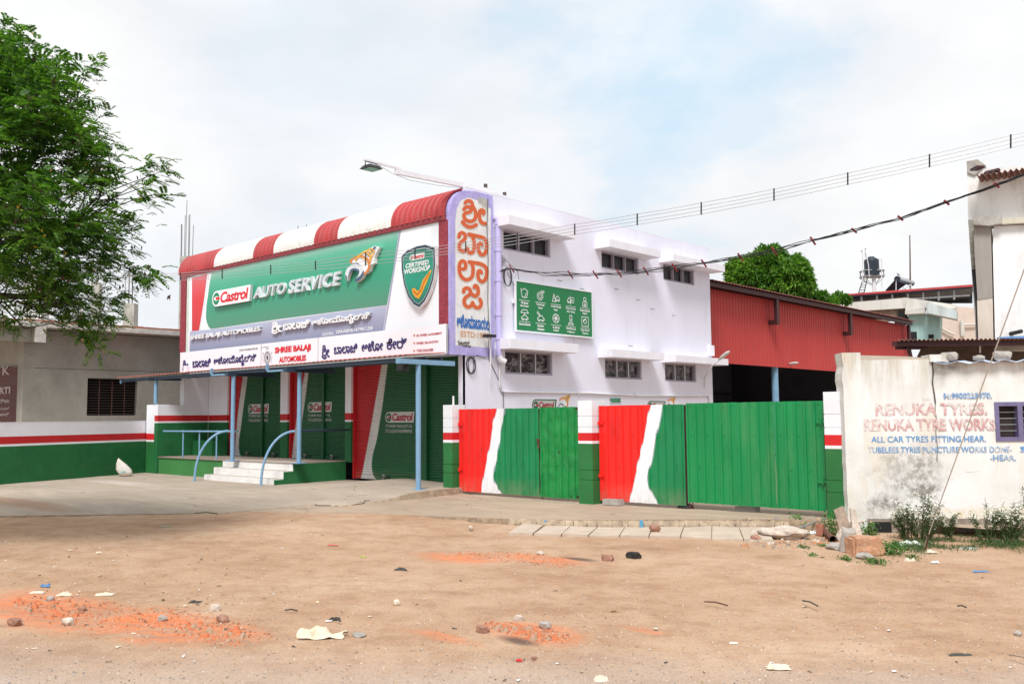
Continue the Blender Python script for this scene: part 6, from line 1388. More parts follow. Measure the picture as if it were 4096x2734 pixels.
mb = MB(); fquad(mb, F9, [(3908, 1201), (3970, 1191), (3974, 1420), (3915, 1420)], .42, 0, -.01); build('column_base', mb, mat('cream_plaster', (.60, .53, .45), .9, .12, 2, dirt=(.42, .33, .26), dirt_amt=.4, stretch=(1, 1, .3)), tb_)
mb = MB(); fquad(mb, F9, [(3892, 866), (4005, 862), (4008, 893), (3955, 902), (3894, 898)], .42, 0, .16); build('column_cap', mb, M_rawconc, tb_)
mb = MB(); fquad(mb, F9, [(3976, 905), (4500, 880), (4500, 1420), (3982, 1420), (3971, 985)], .40, 0, -.05); build('lower_wall', mb, M_peel, tb_)
mb = MB(); fquad(mb, F9, [(4008, 872), (4500, 846), (4500, 866), (4008, 896)], .4, 0, .1); build('ledge_sheet', mb, mat('cream_corrugated_ledge', (.58, .54, .44), .8, .2, 5), tb_)
def wavy(P, x0, y0, x1, y1, n, amp, out_, rise, m, name, parent, th=.012):
    """corrugated roof sheet seen at its eave: front edge along a line on P, running back and up"""
    V = []; (u0, v0), (u1, v1) = P.hit(x0, y0), P.hit(x1, y1); c = P.w(u0, v0); DV = Vector((c.x, c.y, 0)).normalized() * out_ + RIGHT * out_ * .08
    for i in range(n * 4 + 1):
        t = i / (n * 4); u, v = u0 + (u1 - u0) * t, v0 + (v1 - v0) * t + amp * math.cos(i * math.pi / 2)
        A = P.w(u, v, 0); V += [A, A + DV + Vector((0, 0, rise)), A + DV + Vector((0, 0, rise - th)), A - Vector((0, 0, th))]
    N_ = n * 4; mb = MB().add(V, [(4 * i, 4 * i + 4, 4 * i + 5, 4 * i + 1) for i in range(N_)] + [(4 * i + 3, 4 * i + 7, 4 * i + 4, 4 * i) for i in range(N_)] + [(4 * i + 2, 4 * i + 6, 4 * i + 7, 4 * i + 3) for i in range(N_)], 0, True)
    return build(name, mb, m, parent)
wavy(F9.shift(.3), 3905, 700, 4500, 618, 26, .035, 5, .3, M_rs, 'roof_sheet', tb_)
build('rafter', MB().tube([F9.w(*F9.hit(3965, 695), .32), F9.w(*F9.hit(3995, 655), -1)], .05, 4).pbox(F9, F9.hit(3880, 690)[0], F9.hit(3912, 690)[0], F9.hit(3880, 684)[1], F9.hit(3880, 676)[1], 0, .3), M_dsteel, tb_)
build('drain_spout', MB().tube([F9.w(*F9.hit(4045, 1334), -.1), F9.w(*F9.hit(4062, 1328), .25)], .045, 8), M_dark, tb_)
build('down_pipe', MB().tube([F8.w(*F8.hit(3886, 1080), .1), F8.w(*F8.hit(3903, 1230), .1), F8.w(*F8.hit(3908, 1400), .1)], .045, 6), M_dark, tb_)
# rusty lean-to in front of it
DL = 17.5; FLn = facing(DL); lt = thing('lean_to', 'rusty corrugated lean-to roof on dark steel beams behind the stained wall', 'lean-to', at(3850, 1500, DL))
wavy(FLn, 3590, 1358, 4400, 1350, 46, .020, 3, .05, M_rs, 'roof_sheet', lt)
mb = MB(); fquad(mb, FLn, [(3568, 1365), (4400, 1362), (4400, 1378), (3568, 1383)], .12, 0, -.08); fquad(mb, FLn, [(3580, 1385), (3710, 1383), (3708, 1396), (3580, 1396)], .12, 0, -.25); build('beam', mb, M_dsteel, lt)
mb = MB(); fquad(mb, FLn, [(3622, 1380), (3640, 1380), (3655, 1450), (3640, 1450)], .1, 0, -.2); build('brace', mb, M_dsteel, lt)
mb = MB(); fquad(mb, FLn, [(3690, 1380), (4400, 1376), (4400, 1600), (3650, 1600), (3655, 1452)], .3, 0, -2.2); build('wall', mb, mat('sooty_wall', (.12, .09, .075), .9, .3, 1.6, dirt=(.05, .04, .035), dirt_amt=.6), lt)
mb = MB(); fquad(mb, FLn, [(3990, 1372), (4400, 1368), (4400, 1402), (3985, 1402)], .25, 0, -.5); build('concrete_lintel', mb, M_oldconc, lt)
mb = MB(); fquad(mb, FLn, [(3917, 1372), (3923, 1372), (3923, 1410), (3917, 1410)], .05, 0, -.35); build('upright', mb, M_wpipe, lt)
mb = MB(); fquad(mb, FLn, [(3990, 1347), (4400, 1330), (4400, 1352), (3985, 1352)], 1.4, 0, -.5); tag(build('blue_tarpaulin', mb, M_bluetarp, None, None, at(4050, 1345, DL)), 'strip of blue tarpaulin on the roof beyond the rusty sheets', 'tarpaulin')

# ------------------------------------------------------------ stained white tyre shop wall
def tyre_wall_mat():
    m, nt, b = base_mat('stained_whitewash', .9, spec=.2); p = pos(nt)
    c = ramp(nt, nz(nt, p, 1.1, 7, .65), [(.3, (.62, .61, .575)), (.5, (.72, .72, .70)), (.7, (.78, .785, .785))])
    st = nz(nt, pos(nt, (1, 1, .16)), 5, 7, .7)
    zm = sep(nt)[2]; topm = math_(nt, 'MULTIPLY_ADD', zm, 1.1, -1.75, clamp=True)
    c = mixc(nt, math_(nt, 'MULTIPLY', topm, ramp(nt, st, [(.42, (0,) * 3), (.68, (.8,) * 3)])), c, (.40, .34, .23))
    c = mixc(nt, ramp(nt, nz(nt, pos(nt, (1, 1, .4)), 1.6, 6, .6), [(.55, (0,) * 3), (.72, (.45,) * 3)]), c, (.60, .47, .28))
    for x, y, rx, ry, a, col in ((3640, 1900, .62, .42, .55, (.16, .145, .12)), (3700, 1850, .30, .45, .45, (.20, .18, .15)), (3545, 2010, .3, .16, .8, (.13, .12, .10)), (3590, 1830, .35, .16, .35, (.2, .18, .15)), (3700, 1960, .28, .2, .8, (.15, .13, .11)), (3810, 1465, .3, .08, .7, (.16, .15, .13)), (3750, 1500, .16, .25, .6, (.40, .42, .40)), (3600, 1940, .12, .1, .7, (.1, .09, .08)), (3500, 2060, .5, .14, .45, (.35, .27, .18)), (3950, 2060, 1.6, .16, .6, (.66, .48, .20))):
        u, v = WW.hit(x, y); q = WW.w(u, v); e = ellipse(nt, q.x, q.y, q.z, rx, rx, ry, 4.5, 1.5, .35, 1.0)
        fine = ramp(nt, nz(nt, p, 11, 7, .75), [(.40, (.12,) * 3), (.58, (1,) * 3)]); c = mixc(nt, math_(nt, 'MULTIPLY', math_(nt, 'MULTIPLY', e, a), fine), c, col)
    vo = node(nt, 'ShaderNodeTexVoronoi', i_Scale=.8, feature='DISTANCE_TO_EDGE'); w = node(nt, 'ShaderNodeVectorMath', operation='ADD'); nn = node(nt, 'ShaderNodeTexNoise', i_Scale=3., i_Detail=5); sc = node(nt, 'ShaderNodeVectorMath', operation='SCALE', i_Scale=.5)
    nt.links.new(p, nn.inputs['Vector']); nt.links.new(nn.outputs['Color'], sc.inputs[0]); nt.links.new(p, w.inputs[0]); nt.links.new(sc.outputs[0], w.inputs[1]); nt.links.new(w.outputs[0], vo.inputs['Vector'])
    ck = math_(nt, 'MULTIPLY', math_(nt, 'LESS_THAN', vo.outputs['Distance'], .0035), math_(nt, 'GREATER_THAN', nz(nt, p, 1.3, 2), .60)); c = mixc(nt, math_(nt, 'MULTIPLY', ck, .4), c, (.18, .16, .14))
    nt.links.new(c, b.inputs['Base Color']); bump(nt, b, math_(nt, 'SUBTRACT', nz(nt, p, 14, 6, .7), ck), .35, .012); return m
M_tw = tyre_wall_mat()
ts = thing('tyre_shop', 'stained whitewashed tyre shop with faded painted lettering and a small barred window', 'shop building', WW.w(1.2, -.1, 0))
ua, uw0, uw1, ue = WW.hit(3441, 1700)[0], WW.hit(3981, 1700)[0], WW.hit(3981, 1700)[0] + .85, 4.2
wz0, wz1 = WW.hit(3985, 1764)[1], WW.hit(3985, 1607)[1]; zt_ = WW.hit(3500, 1439)[1]; um = WW.hit(3727, 1500)[0]
mb = MB(); mb.wall(WW, ua, um, .06, zt_, [], -.22, 0)
build('old_wall', mb, M_tw, ts)
mb = MB(); mb.wall(WW, um + .001, ue, .06, zt_ - .05, [(uw0, uw1, wz0, wz1)], -.22, -.006); build('wall', mb, M_tw, ts)
ul = WW.hit(3366, 1500)[0]; ur = WW.hit(3440, 1500)[0]
V = []; nr = 26
mb = MB()
for i in range(nr + 1):
    z = -.15 + (2.50 + .15) * i / nr; j = .018 * noise.noise(Vector((0, z * 5, 2))) + (.03 * noise.noise(Vector((3, z * 9, 2))) if z > 1.6 else 0)
    V += [WW.w(ul + j, z, .06), WW.w(ur, z, .06), WW.w(ur, z, -.3), WW.w(ul + j, z, -.3)]
mb.add(V, [(4 * i + a, 4 * i + (a + 1) % 4, 4 * i + 4 + (a + 1) % 4, 4 * i + 4 + a) for i in range(nr) for a in range(4)] + [(4 * nr, 4 * nr + 1, 4 * nr + 2, 4 * nr + 3)]); build('pilaster', mb, M_tw, ts)
build('plinth', MB().pbox(WW, ua - .01, ue, -.5, .055, -.2, .04), mat('grimy_plinth', (.30, .25, .21), .95, .4, 4, bmp=.8, bscale=14, dirt=(.10, .08, .07), dirt_amt=.7), ts)
hx = WW.hit(3527, 2130); build('painted_drain_recess', MB().pbox(WW, hx[0] - .13, hx[0] + .13, -.22, .02, .0, .043), M_inside, ts)  # flat face, no real hole: the shade of the recess is its colour
M_ochre = mat('cracked_wall_joint', (.12, .11, .10), .95, .4, 9)
pts = [WW.hit(*p) for p in ((3729, 1452), (3733, 1490), (3729, 1530), (3736, 1570), (3741, 1610), (3740, 1640), (3746, 1680), (3743, 1730), (3750, 1790), (3747, 1840))]
build('crack', MB().ribbon(WW, pts[:5], .022, .004).ribbon(WW, pts[4:], .010, .004), M_ochre, ts)
# torn top edge, brick course behind, roof sheet with stones
build('wall_top', MB().hexa([WW.w(ur, zt_, .0), WW.w(um, zt_, 0), WW.w(um, zt_, -.9), WW.w(ur, zt_, -.9)], [WW.w(ur, zt_ + .015, -.02), WW.w(um, zt_ + .015, -.02), WW.w(um, zt_ + .10, -.9), WW.w(ur, zt_ + .14, -.9)]), mat('tan_cement_top', (.38, .31, .24), .95, .25, 3, bmp=.5, dirt=(.2, .17, .14), dirt_amt=.5), ts)
a, b_ = WW.hit(3716, 1452), WW.hit(3790, 1417); build('broken_parapet', MB().pbox(WW, a[0], b_[0], zt_ - .04, b_[1], -.3, .035), M_tw, ts)
Wf = WW.shift(.12)
wavy(Wf, 3735, 1452, 4400, 1430, 7, .022, 2.2, .12, M_galv, 'roof_sheet', ts, .008)
fr = MB(); t = .06
fr.pbox(WW, uw0, uw1, wz1 - t, wz1, -.12, .01); fr.pbox(WW, uw0, uw1, wz0, wz0 + t, -.12, .01); fr.pbox(WW, uw0, uw0 + t, wz0 + t, wz1 - t, -.12, .01); fr.pbox(WW, uw1 - t, uw1, wz0 + t, wz1 - t, -.12, .01); um2 = WW.hit(4078, 1700)[0]; fr.pbox(WW, um2 - .02, um2 + .05, wz0 + t, wz1 - t, -.12, .01)
wn = build('window', fr, M_vfr, ts); br = [build('bar', MB().tube([WW.w(uw0 + t, z, -.06), WW.w(uw1 - t, z, -.06)],   .007, 6), M_steelgrey, wn) for z in np.linspace(wz0 + t, wz1 - t, 6)[1:-1]]
build('mesh_screen', MB().pbox(WW, uw0 + t, uw1 - t, wz0 + t, wz1 - t, -.14, -.13), mat('brown_window_mesh', (.045, .032, .028), .8, .4, 6), wn)
def fade(name, c, amt):
    m, nt, b = base_mat(name, .9); n = nz(nt, pos(nt), 16, 7, .75); n2 = nz(nt, pos(nt), 2.5, 4, .6)
    f = math_(nt, 'ADD', n, math_(nt, 'MULTIPLY_ADD', n2, .7, -.35))
    nt.links.new(mixc(nt, ramp(nt, f, [(amt - .08, (0,) * 3), (amt + .10, (1,) * 3)]), c, (.70, .68, .65)), b.inputs['Base Color']); return m
M_fr, M_fb = fade('faded_red_lettering', (.56, .30, .30), .48), fade('faded_blue_lettering', (.10, .28, .55), .60)
for s_, bl, tr, bo, shr, m_ in (('RENUKA TYRES.', (3502, 1662), (3947, 1609), .03, .04, M_fr), ('RENUKA TYRE WORKS', (3457, 1724), (3981, 1671), .03, -.04, M_fr), ('M:9900225970.', (3775, 1595), (3967, 1569), .035, 0, M_fb), ('ALL CAR TYRES FITTING HEAR.', (3485, 1769), (3943, 1741), .015, 0, M_fb), ('TUBELEES TYRES PUNCTURE WORKS DONE-', (3472, 1811), (4047, 1783), .015, 0, M_fb), ('-HEAR.', (3961, 1842), (4063, 1817), .015, 0, M_fb)): build('painted_lettering', fit_text(MB(), WW, s_, bl, tr, .005, bo, shr), m_, ts)
mb = MB(); tri_poly(mb, WW, [WW.hit(*p) for p in ((4078, 1785), (4130, 1785), (4130, 1778), (4150, 1796), (4130, 1812), (4130, 1806), (4078, 1806), (4088, 1796))], .005); build('painted_arrow', mb, M_fb, ts)
build('painted_lettering', fit_text(MB(), WW, 'SHRI', (3690, 1602), (3722, 1589), .005, .0), fade('ghost_lettering', (.45, .45, .45), .42), ts)
def stone(px, py, z, s, seed, m, label, name='stone', rz=0., flat=0, n=2, cat='stone', group=None, p=None):
    if p is None:
        p = onz(px, py, z)
        if p.y < front_line(p.x) and z < -.09: p = onz(px, py, gz(p.x, p.y)); p.z = gz(p.x, p.y)
    o = build(name, place_rock(MB(), p + Vector((0, 0, s[2] * .7)), seed, *s, rz, n, .3, flat), m, None, None, p); tag(o, label, cat, group); return o
for x, y, s, seed, lab in ((4030, 1438, (.13, .1, .075), 3, 'larger grey stone weighing down the blue grey roof sheet'), (3936, 1440, (.08, .07, .045), 9, 'small grey stone on the blue grey roof sheet'), (3812, 1440, (.13, .1, .07), 12, 'rough stone leaning on the broken parapet of the tyre shop')):
    u, v = Wf.hit(x, y); stone(0, 0, 0, s, seed, M_gstone, lab, p=Wf.w(u, v + .01, -.15), flat=.7)

# ------------------------------------------------------------ unfinished grey building on the other side
GB = thing('grey_building', 'unfinished grey cement building with a flat slab roof and barred window', 'building', (-29, 12, 0))
wy0, wy1 = GREY.hit(349, 1580)[0], GREY.hit(551, 1580)[0]; gw0, gw1 = GREY.hit(349, 1661)[1], GREY.hit(349, 1511)[1]; yc = GREY.hit(86, 1690)[0]; zs_ = GREY.hit(300, 1350)[1]
zs_ = 3.72
mb = MB().wall(GREY, yc, 22, -.1, zs_ + .6, [(wy0, wy1, gw0, gw1)], -.2, 0); build('side_wall', mb, M_concrete, GB)
GF = Plane((0, yc + .2), (1, 0)); mb = MB(); mb.box(-29.45, yc + .001, -.1, -29.201, yc + .24, 4.2); mb.box(-40, yc + .25, 3.3, -29.45, yc + .45, 4.2); build('front_wall', mb, M_concrete, GB)
shg = shutter(-33.5, -29.46, .0, 3.3, M_maroon, (), 'roller_shutter', GF, 0.0)
GBs = GF.shift(.02)
mb = MB(); fit_text(mb, GBs, 'K', (9, 1500), (40, 1462), 0, .04); fit_text(mb, GBs, 'KIRTI', (-30, 1578), (42, 1545), 0, .05); fit_text(mb, GBs, 'ಗಿರಿಜಾ', (-20, 1612), (38, 1592), 0, .03); fit_text(mb, GBs, 'ಕಂಪ್ಯೂಟರ್', (-20, 1640), (38, 1626), 0, .03); fit_text(mb, GBs, 'ಸೆಂಟರ್', (-20, 1664), (38, 1648), 0, .03); build('lettering', mb, M_faded, shg)
# roof slab with overhang: front edge x = -28.3
zc = 3.95; E_ = Plane((-28.35, 0), (0, 1)); ye0 = E_.hit(-60, 1270)[0]; zlo = E_.hit(400, 1320)[1]
ztop = E_.hit(400, 1302)[1]; zbot = E_.hit(400, 1322)[1]
mb = MB().box(-40, ye0 - .5, zbot, -28.35, 22, ztop); build('roof_slab', mb, M_oldconc, GB)
mb = MB(); k = 0
y = ye0
rndb = random.Random(3); bs = None
while y < 15.5:
    w_ = .22; z1_ = ztop + .055 + rndb.uniform(-.01, .01)
    m_ = MB().box(-28.48 + rndb.uniform(-.01, .01), y + .006, ztop + .001, -28.362, y + w_ - .006, z1_)
    if bs is None: bs = build('brick', m_, M_brick, GB)
    else: build('brick', m_, M_brick, GB)
    y += w_
mb = MB(); b0 = E_.hit(222, 1368)
mb.box(-29, b0[0] - .55, zbot - .42, -28.45, b0[0] - .30, zbot - .001); mb.box(-29.0, b0[0] - 4, zbot - .42, -28.7, b0[0] - .55, zbot - .001); build('slab_beam', mb, M_concrete, GB)
build('beam_end', MB().box(-28.449, b0[0] - .56, zbot - .45, -28.33, b0[0] - .28, ztop + .01), M_oldconc, GB)
# window grille
gl = MB(); 
for z in np.linspace(gw0 + .05, gw1 - .03, 14): gl.tube([GREY.w(wy0, z, -.08), GREY.w(wy1, z, -.08)], .009, 5)
gm = build('window', gl, M_rebar, GB)
for y in np.linspace(wy0, wy1, 5)[1:-1]: build('grille_upright', MB().pbox(GREY, y - .008, y + .008, gw0, gw1, -.09, -.075), M_rust, gm)
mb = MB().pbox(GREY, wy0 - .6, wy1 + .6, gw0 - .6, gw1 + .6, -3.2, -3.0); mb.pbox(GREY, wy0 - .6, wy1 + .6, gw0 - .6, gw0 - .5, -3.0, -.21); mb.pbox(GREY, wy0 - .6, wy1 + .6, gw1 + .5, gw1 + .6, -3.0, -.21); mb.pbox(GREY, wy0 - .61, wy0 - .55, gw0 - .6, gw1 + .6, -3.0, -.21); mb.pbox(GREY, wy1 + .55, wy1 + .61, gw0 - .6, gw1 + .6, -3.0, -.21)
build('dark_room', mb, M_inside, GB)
build('plaster_groove', MB().pbox(GREY, yc + .3, 16, GREY.hit(350, 1478)[1], GREY.hit(350, 1478)[1] + .012, 0, .004), M_dark, GB)
# columns with starter bars on the roof
def column(x0, x1, y0, y1, D, bars, label, m=M_rawconc, tall=None):
    P = facing(D); t = thing('concrete_column', label, 'column', at((x0 + x1) / 2, y1, D), 'raw columns with rebar on the unfinished roof'); (a, b_), (c, d) = P.hit(x0, y1), P.hit(x1, y0)
    build('shaft', MB().pbox(P, a, c, b_, d, -(c - a) * .9, 0), m, t); mb = MB()
    for i, (bx, by) in enumerate(bars):
        u, v = P.hit(bx, by); mb.tube([P.w(u, d, -.05 - .12 * (i % 2)), P.w(u, (d + v) / 2, -.05 - .12 * (i % 2)), P.w(u + .01 * (i % 3 - 1), v, -.05 - .12 * (i % 2))], .010, 5)
    build('rebar', mb, M_rebar, t); return t
column(711, 752, 1024, 1420, 31, [(724, 894), (734, 857), (745, 800), (750, 855), (758, 855), (766, 896), (727, 896)], 'tall concrete column with long rebar behind the end of the striped roof edge')
column(490, 537, 1212, 1308, 31, [(500, 1095), (508, 1100), (516, 1090), (522, 1100), (530, 1092)], 'short broken topped column with rebar on the slab roof between tree and sign')
column(362, 398, 1130, 1290, 31, [(356, 990), (366, 985), (374, 992), (382, 985), (392, 990)], 'column with rebar partly hidden by the hanging tree branches')
column(88, 170, 1060, 1285, 30, [(100, 930), (118, 920), (135, 935), (150, 925)], 'wide pale column behind the tree foliage above the maroon shutter', M_wold)
t = tag(build('roof_rebar', MB().tube([at(1192, 928, 36), at(1192, 903, 36)], .013, 5).tube([at(1226, 920, 36), at(1226, 898, 36)], .013, 5), M_rebar, None, None, at(1200, 930, 36)), 'two thin rebar ends sticking up behind the striped roof edge', 'rebar')

# ------------------------------------------------------------ sack, stones, weeds and litter
p = onz(500, 1906, .05); sk = thing('cement_sack', 'crumpled white woven sack leaning against the green base of the compound wall', 'sack', p)
import bmesh
bm = bmesh.new(); bmesh.ops.create_icosphere(bm, subdivisions=4, radius=1); V = []
for v in bm.verts:
    q = v.co; z = (q.z + 1) / 2; sx = math.copysign(abs(q.x) ** .6, q.x); lo, hi = -.24 - .02 * z, .30 - .40 * z ** 1.25; ear = .05 * max(0, z - .85) * 6
    x = lo + (hi - lo) * (sx + 1) / 2; fx = max(.12, (1 - q.z * q.z) ** .5) ** .45
    x = (lo + hi) / 2 + (x - (lo + hi) / 2) * max(fx, .55)
    V.append(p + RIGHT * (x + .02 * noise.noise(q * 5)) + FWD * (q.y * .12 * (1.1 - .7 * z)) + Vector((0, 0, .50 * z + .02 * noise.noise(q * 6) - .03 * sx * z)))
F = [[v.index for v in f.verts] for f in bm.faces]; bm.free()
build('bag', MB().add(V, F, 0, True), mat('woven_sack', (.62, .58, .54), .8, .12, 9, bmp=.5, bscale=22, dirt=(.38, .28, .22), dirt_amt=.5), sk)
Pk = Plane((p + RIGHT * .0 - FWD * .14)[:2], RIGHT[:2]); mb = MB()
mb.ribbon(Pk, [(-.03, .18), (.05, .20)], .045, .0); mb.ribbon(Pk, [(-.0, .11), (.1, .13)], .03, .0, 1); build('print_patch', mb, [mat('pale_teal_print', (.25, .45, .45), .8), mat('pale_orange_print', (.6, .35, .25), .8)], sk)

stone(3470, 2218, -.13, (.01, .01, .01), 1, M_stone, 'tiny chip under the big pinkish block', 'stone_chip')
p = onz(3478, 2221, -.13)
A_ = [p + RIGHT * -.27 + FWD * -.02, p + RIGHT * .27 - FWD * .02, p + RIGHT * .28 + FWD * .34, p + RIGHT * -.25 + FWD * .36]
mb = MB(); n_ = 7; import itertools
bm = bmesh.new(); bmesh.ops.create_cube(bm, size=2); bmesh.ops.bevel(bm, geom=bm.edges[:], offset=.16, segments=2, affect='EDGES'); bmesh.ops.subdivide_edges(bm, edges=bm.edges[:], cuts=2, use_grid_fill=True)
V = []
for v in bm.verts:
    q = v.co; k = 1 + .12 * noise.noise(q * 1.6 + Vector((4, 4, 4))) + .07 * noise.noise(q * 4); w = RIGHT * q.x * .185 * k * (1 - .06 * q.z) + FWD * q.y * .15 * k; V.append(p + w + FWD * .15 + Vector((0, 0, (q.z + 1) * .115 * k + .01 * q.x - .02)))
F = [[v.index for v in f.verts] for f in bm.faces]; bm.free()
tag(build('stone_block', MB().add(V, F), M_stone, None, None, p), 'large squared pinkish stone block by the weeds near the guy wire', 'stone block')
stone(3395, 2208, -.13, (.10, .05, .18), 6, M_gstone, 'thin grey slab leaning on the big pinkish block', 'leaning_slab', .4, .6)
stone(3378, 2165, -.14, (.11, .1, .10), 8, M_lump, 'pale broken mortar lump beside the big pinkish block', 'mortar_lump')
stone(3460, 2235, -.14, (.11, .07, .045), 13, M_gstone, 'low grey stone in front of the big pinkish block')
stone(3345, 2195, -.14, (.14, .10, .05), 14, M_gstone, 'flat pale stone left lying before the green weeds', 'flat_stone')
stone(3130, 2152, -.13, (.34, .20, .10), 21, M_lump, 'large rough mortar lump at the end of the drain slabs', 'mortar_lump', .3, n=3)
stone(3045, 2142, -.13, (.15, .11, .06), 22, M_lump, 'smaller pale mortar lump beside the large one', 'mortar_lump')
stone(3023, 2163, -.13, (.085, .06, .055), 23, M_rstone, 'dark red stone at the foot of the mortar lumps')
stone(2619, 2124, -.08, (.085, .065, .065), 24, M_rstone, 'reddish stone resting on the drain slabs')
stone(2433, 2243, -.1, (.07, .05, .042), 25, M_rstone, 'squarish reddish brown stone lying on the open earth', flat=.35)
stone(2532, 2231, -.1, (.085, .05, .045), 26, M_char, 'small jagged black charred block on the open earth', 'charred_block', flat=.35, cat='block')
stone(1436, 2545, -.11, (.055, .04, .016), 27, M_gstone, 'flat grey tile chip beside the cream plastic bag', 'tile_chip', flat=.5, cat='tile chip')
stone(4072, 2540, -.14, (.03, .028, .022), 28, M_gstone, 'small cream stone near the bundle of dry twigs', 'stone')
stone(2135, 2635, -.1, (.02, .02, .015), 29, M_rstone, 'small brick clod below the nearest orange patch', 'brick_clod')
stone(1587, 2418, -.1, (.035, .03, .03), 30, M_paper, 'crumpled tan paper ball on the open earth', 'paper_ball', cat='litter')
stone(1884, 2117, -.08, (.045, .03, .035), 31, M_lump, 'small pale stone near the buried end of the drain slabs')
CL = [(60, 2500, .07, 0, 'reddish clod at the photo edge in the long orange dust patch'), (200, 2400, .045, 1, 'small grey clod at the back rim of the long orange dust patch'), (270, 2495, .06, 2, 'pale clod among dark crumbs near the start of the long orange dust patch'), (330, 2440, .045, 0, 'small reddish clod in the middle of the long orange dust patch'), (860, 2440, .06, 2, 'tan clod topping the end heap of the long orange dust patch'), (890, 2485, .06, 0, 'reddish clod at the tip of the long orange dust patch'), (650, 2480, .05, 1, 'grey clod in the second half of the long orange dust patch'), (1930, 2525, .06, 0, 'dark reddish clod on the near small orange patch'), (2075, 2480, .05, 2, 'pale clod on top of the near small orange patch'), (2180, 2510, .055, 1, 'grey clod at the far tip of the near small orange patch'), (2160, 2218, .05, 2, 'pale clod at the ash end of the far orange patch')]
for k, (px, py, s, mi, lab) in enumerate(CL):
    stone(px, py, -.12, (s, s * .7, s * .55), 40 + k, (M_rstone, M_gstone, M_lump)[mi], lab, 'clod', cat='clod', group='clods in the orange brick dust', flat=.7)
# planks, pipes and bricks in the corner by the striped pillar
p = onz(3390, 2150, -.13); mb = MB(); mb.hexa([p + RIGHT * -.08, p + RIGHT * .10, p + RIGHT * .1 + FWD * .04, p + RIGHT * -.08 + FWD * .04], [p + RIGHT * -.1 + Vector((0, 0, .36)) + FWD * .2, p + RIGHT * .03 + Vector((0, 0, .42)) + FWD * .2, p + RIGHT * .03 + FWD * .24 + Vector((0, 0, .42)), p + RIGHT * -.1 + FWD * .24 + Vector((0, 0, .36))]); tag(build('board_scrap', mb, M_wood, None, None, p), 'weathered board scrap leaning at the foot of the white pilaster', 'board')
p = onz(3425, 2160, -.13); mb = MB(); mb.hexa([p + RIGHT * -.03, p + RIGHT * .10, p + RIGHT * .1 + FWD * .04, p + RIGHT * -.03 + FWD * .04], [p + RIGHT * -.02 + Vector((0, 0, .42)) + FWD * .12, p + RIGHT * .05 + Vector((0, 0, .40)) + FWD * .12, p + RIGHT * .05 + FWD * .16 + Vector((0, 0, .4)), p + RIGHT * -.02 + FWD * .16 + Vector((0, 0, .42))]); tag(build('board_scrap', mb, M_lump, None, None, p), 'pale whitewashed board scrap behind the big pinkish block', 'board')
a, b_ = onz(3178, 2118, -.05), onz(3300, 2072, .02); tag(build('pipe', MB().tube([a, b_], .016, 8), M_steelgrey, None, None, a), 'thin grey pipe slanting down from the striped pillar to the rubble', 'pipe')
a, b_ = onz(3332, 2155, -.09), onz(3300, 2125, -.07); mb = MB().tube([a, b_], .045, 12, 0, False); tag(build('pipe', mb, M_rust, None, None, a), 'short rusty brown pipe with an open end in the rubble', 'pipe')
for px, py, lab in ((3282, 2140, 'upright red brick in the rubble by the pillar'), (3290, 2112, 'red brick lying against the kerb end by the pillar')):
    p = onz(px, py, -.12); tag(build('brick', MB().box(p.x - .05, p.y - .04, p.z, p.x + .05, p.y + .05, p.z + (.16 if py > 2120 else .08)), M_brick, None, None, p), lab, 'brick')
for px, py, z0 in ((2182, 2098, -.1), (2566, 2106, -.1)):
    p = onz(px, py, -.09); tag(build('pipe_stub', MB().tube([p - Vector((0, 0, .02)), p + Vector((0, 0, .10 if px > 2300 else .07))], .028, 10), M_pvcblue, None, None, p), 'short blue pipe stub at the kerb ' + ('near the middle of the drain slabs' if px > 2300 else 'near the buried end of the drain slabs'), 'pipe')
# crumpled pieces
def crumple(px, py, wx, wy, h, m, label, seed, name='paper_scrap', cat='litter', n=9, z=-.105, group=None):
    p = onz(px, py, z); p = onz(px, py, gz(p.x, p.y)); V = []
    for j in range(n + 1):
        for i in range(n + 1):
            s_, t = i / n * 2 - 1, j / n * 2 - 1; q = Vector((s_ * 1.6 + seed, t * 1.6, seed)); e = 1 + .5 * noise.noise(Vector((s_ * 1.3, t * 1.3, seed * 3)))
            V.append(p + RIGHT * s_ * wx * e + FWD * t * wy * e + Vector((0, 0, .003 + h * (.5 + noise.noise(q) + .35 * noise.noise(q * 2.6)) * (1 - max(abs(s_), abs(t)) ** 7 * .9))))
    if n > 12:   # the bag: long soft folds
        for k_, v_ in enumerate(V):
            s_, t = (k_ % (n + 1)) / n * 2 - 1, (k_ // (n + 1)) / n * 2 - 1; v_.z = p.z + .004 + h * max(.02, .42 + .30 * math.cos(4.6 * s_ + 2.4 * t) + .55 * noise.noise(Vector((s_ * 2.6, t * 2.4, 5))) ) * (1 - abs(t) ** 3 * .8) * (1 - .45 * max(0, s_))
    F = [(j * (n + 1) + i, j * (n + 1) + i + 1, (j + 1) * (n + 1) + i + 1, (j + 1) * (n + 1) + i) for j in range(n) for i in range(n)]
    return tag(build(name, MB().add(V, F), m, None, None, p), label, cat, group)
crumple(1290, 2548, .165, .07, .10, M_bag, 'crumpled cream plastic bag lying on the near earth', 2.3, 'plastic_bag', 'plastic bag', 16)
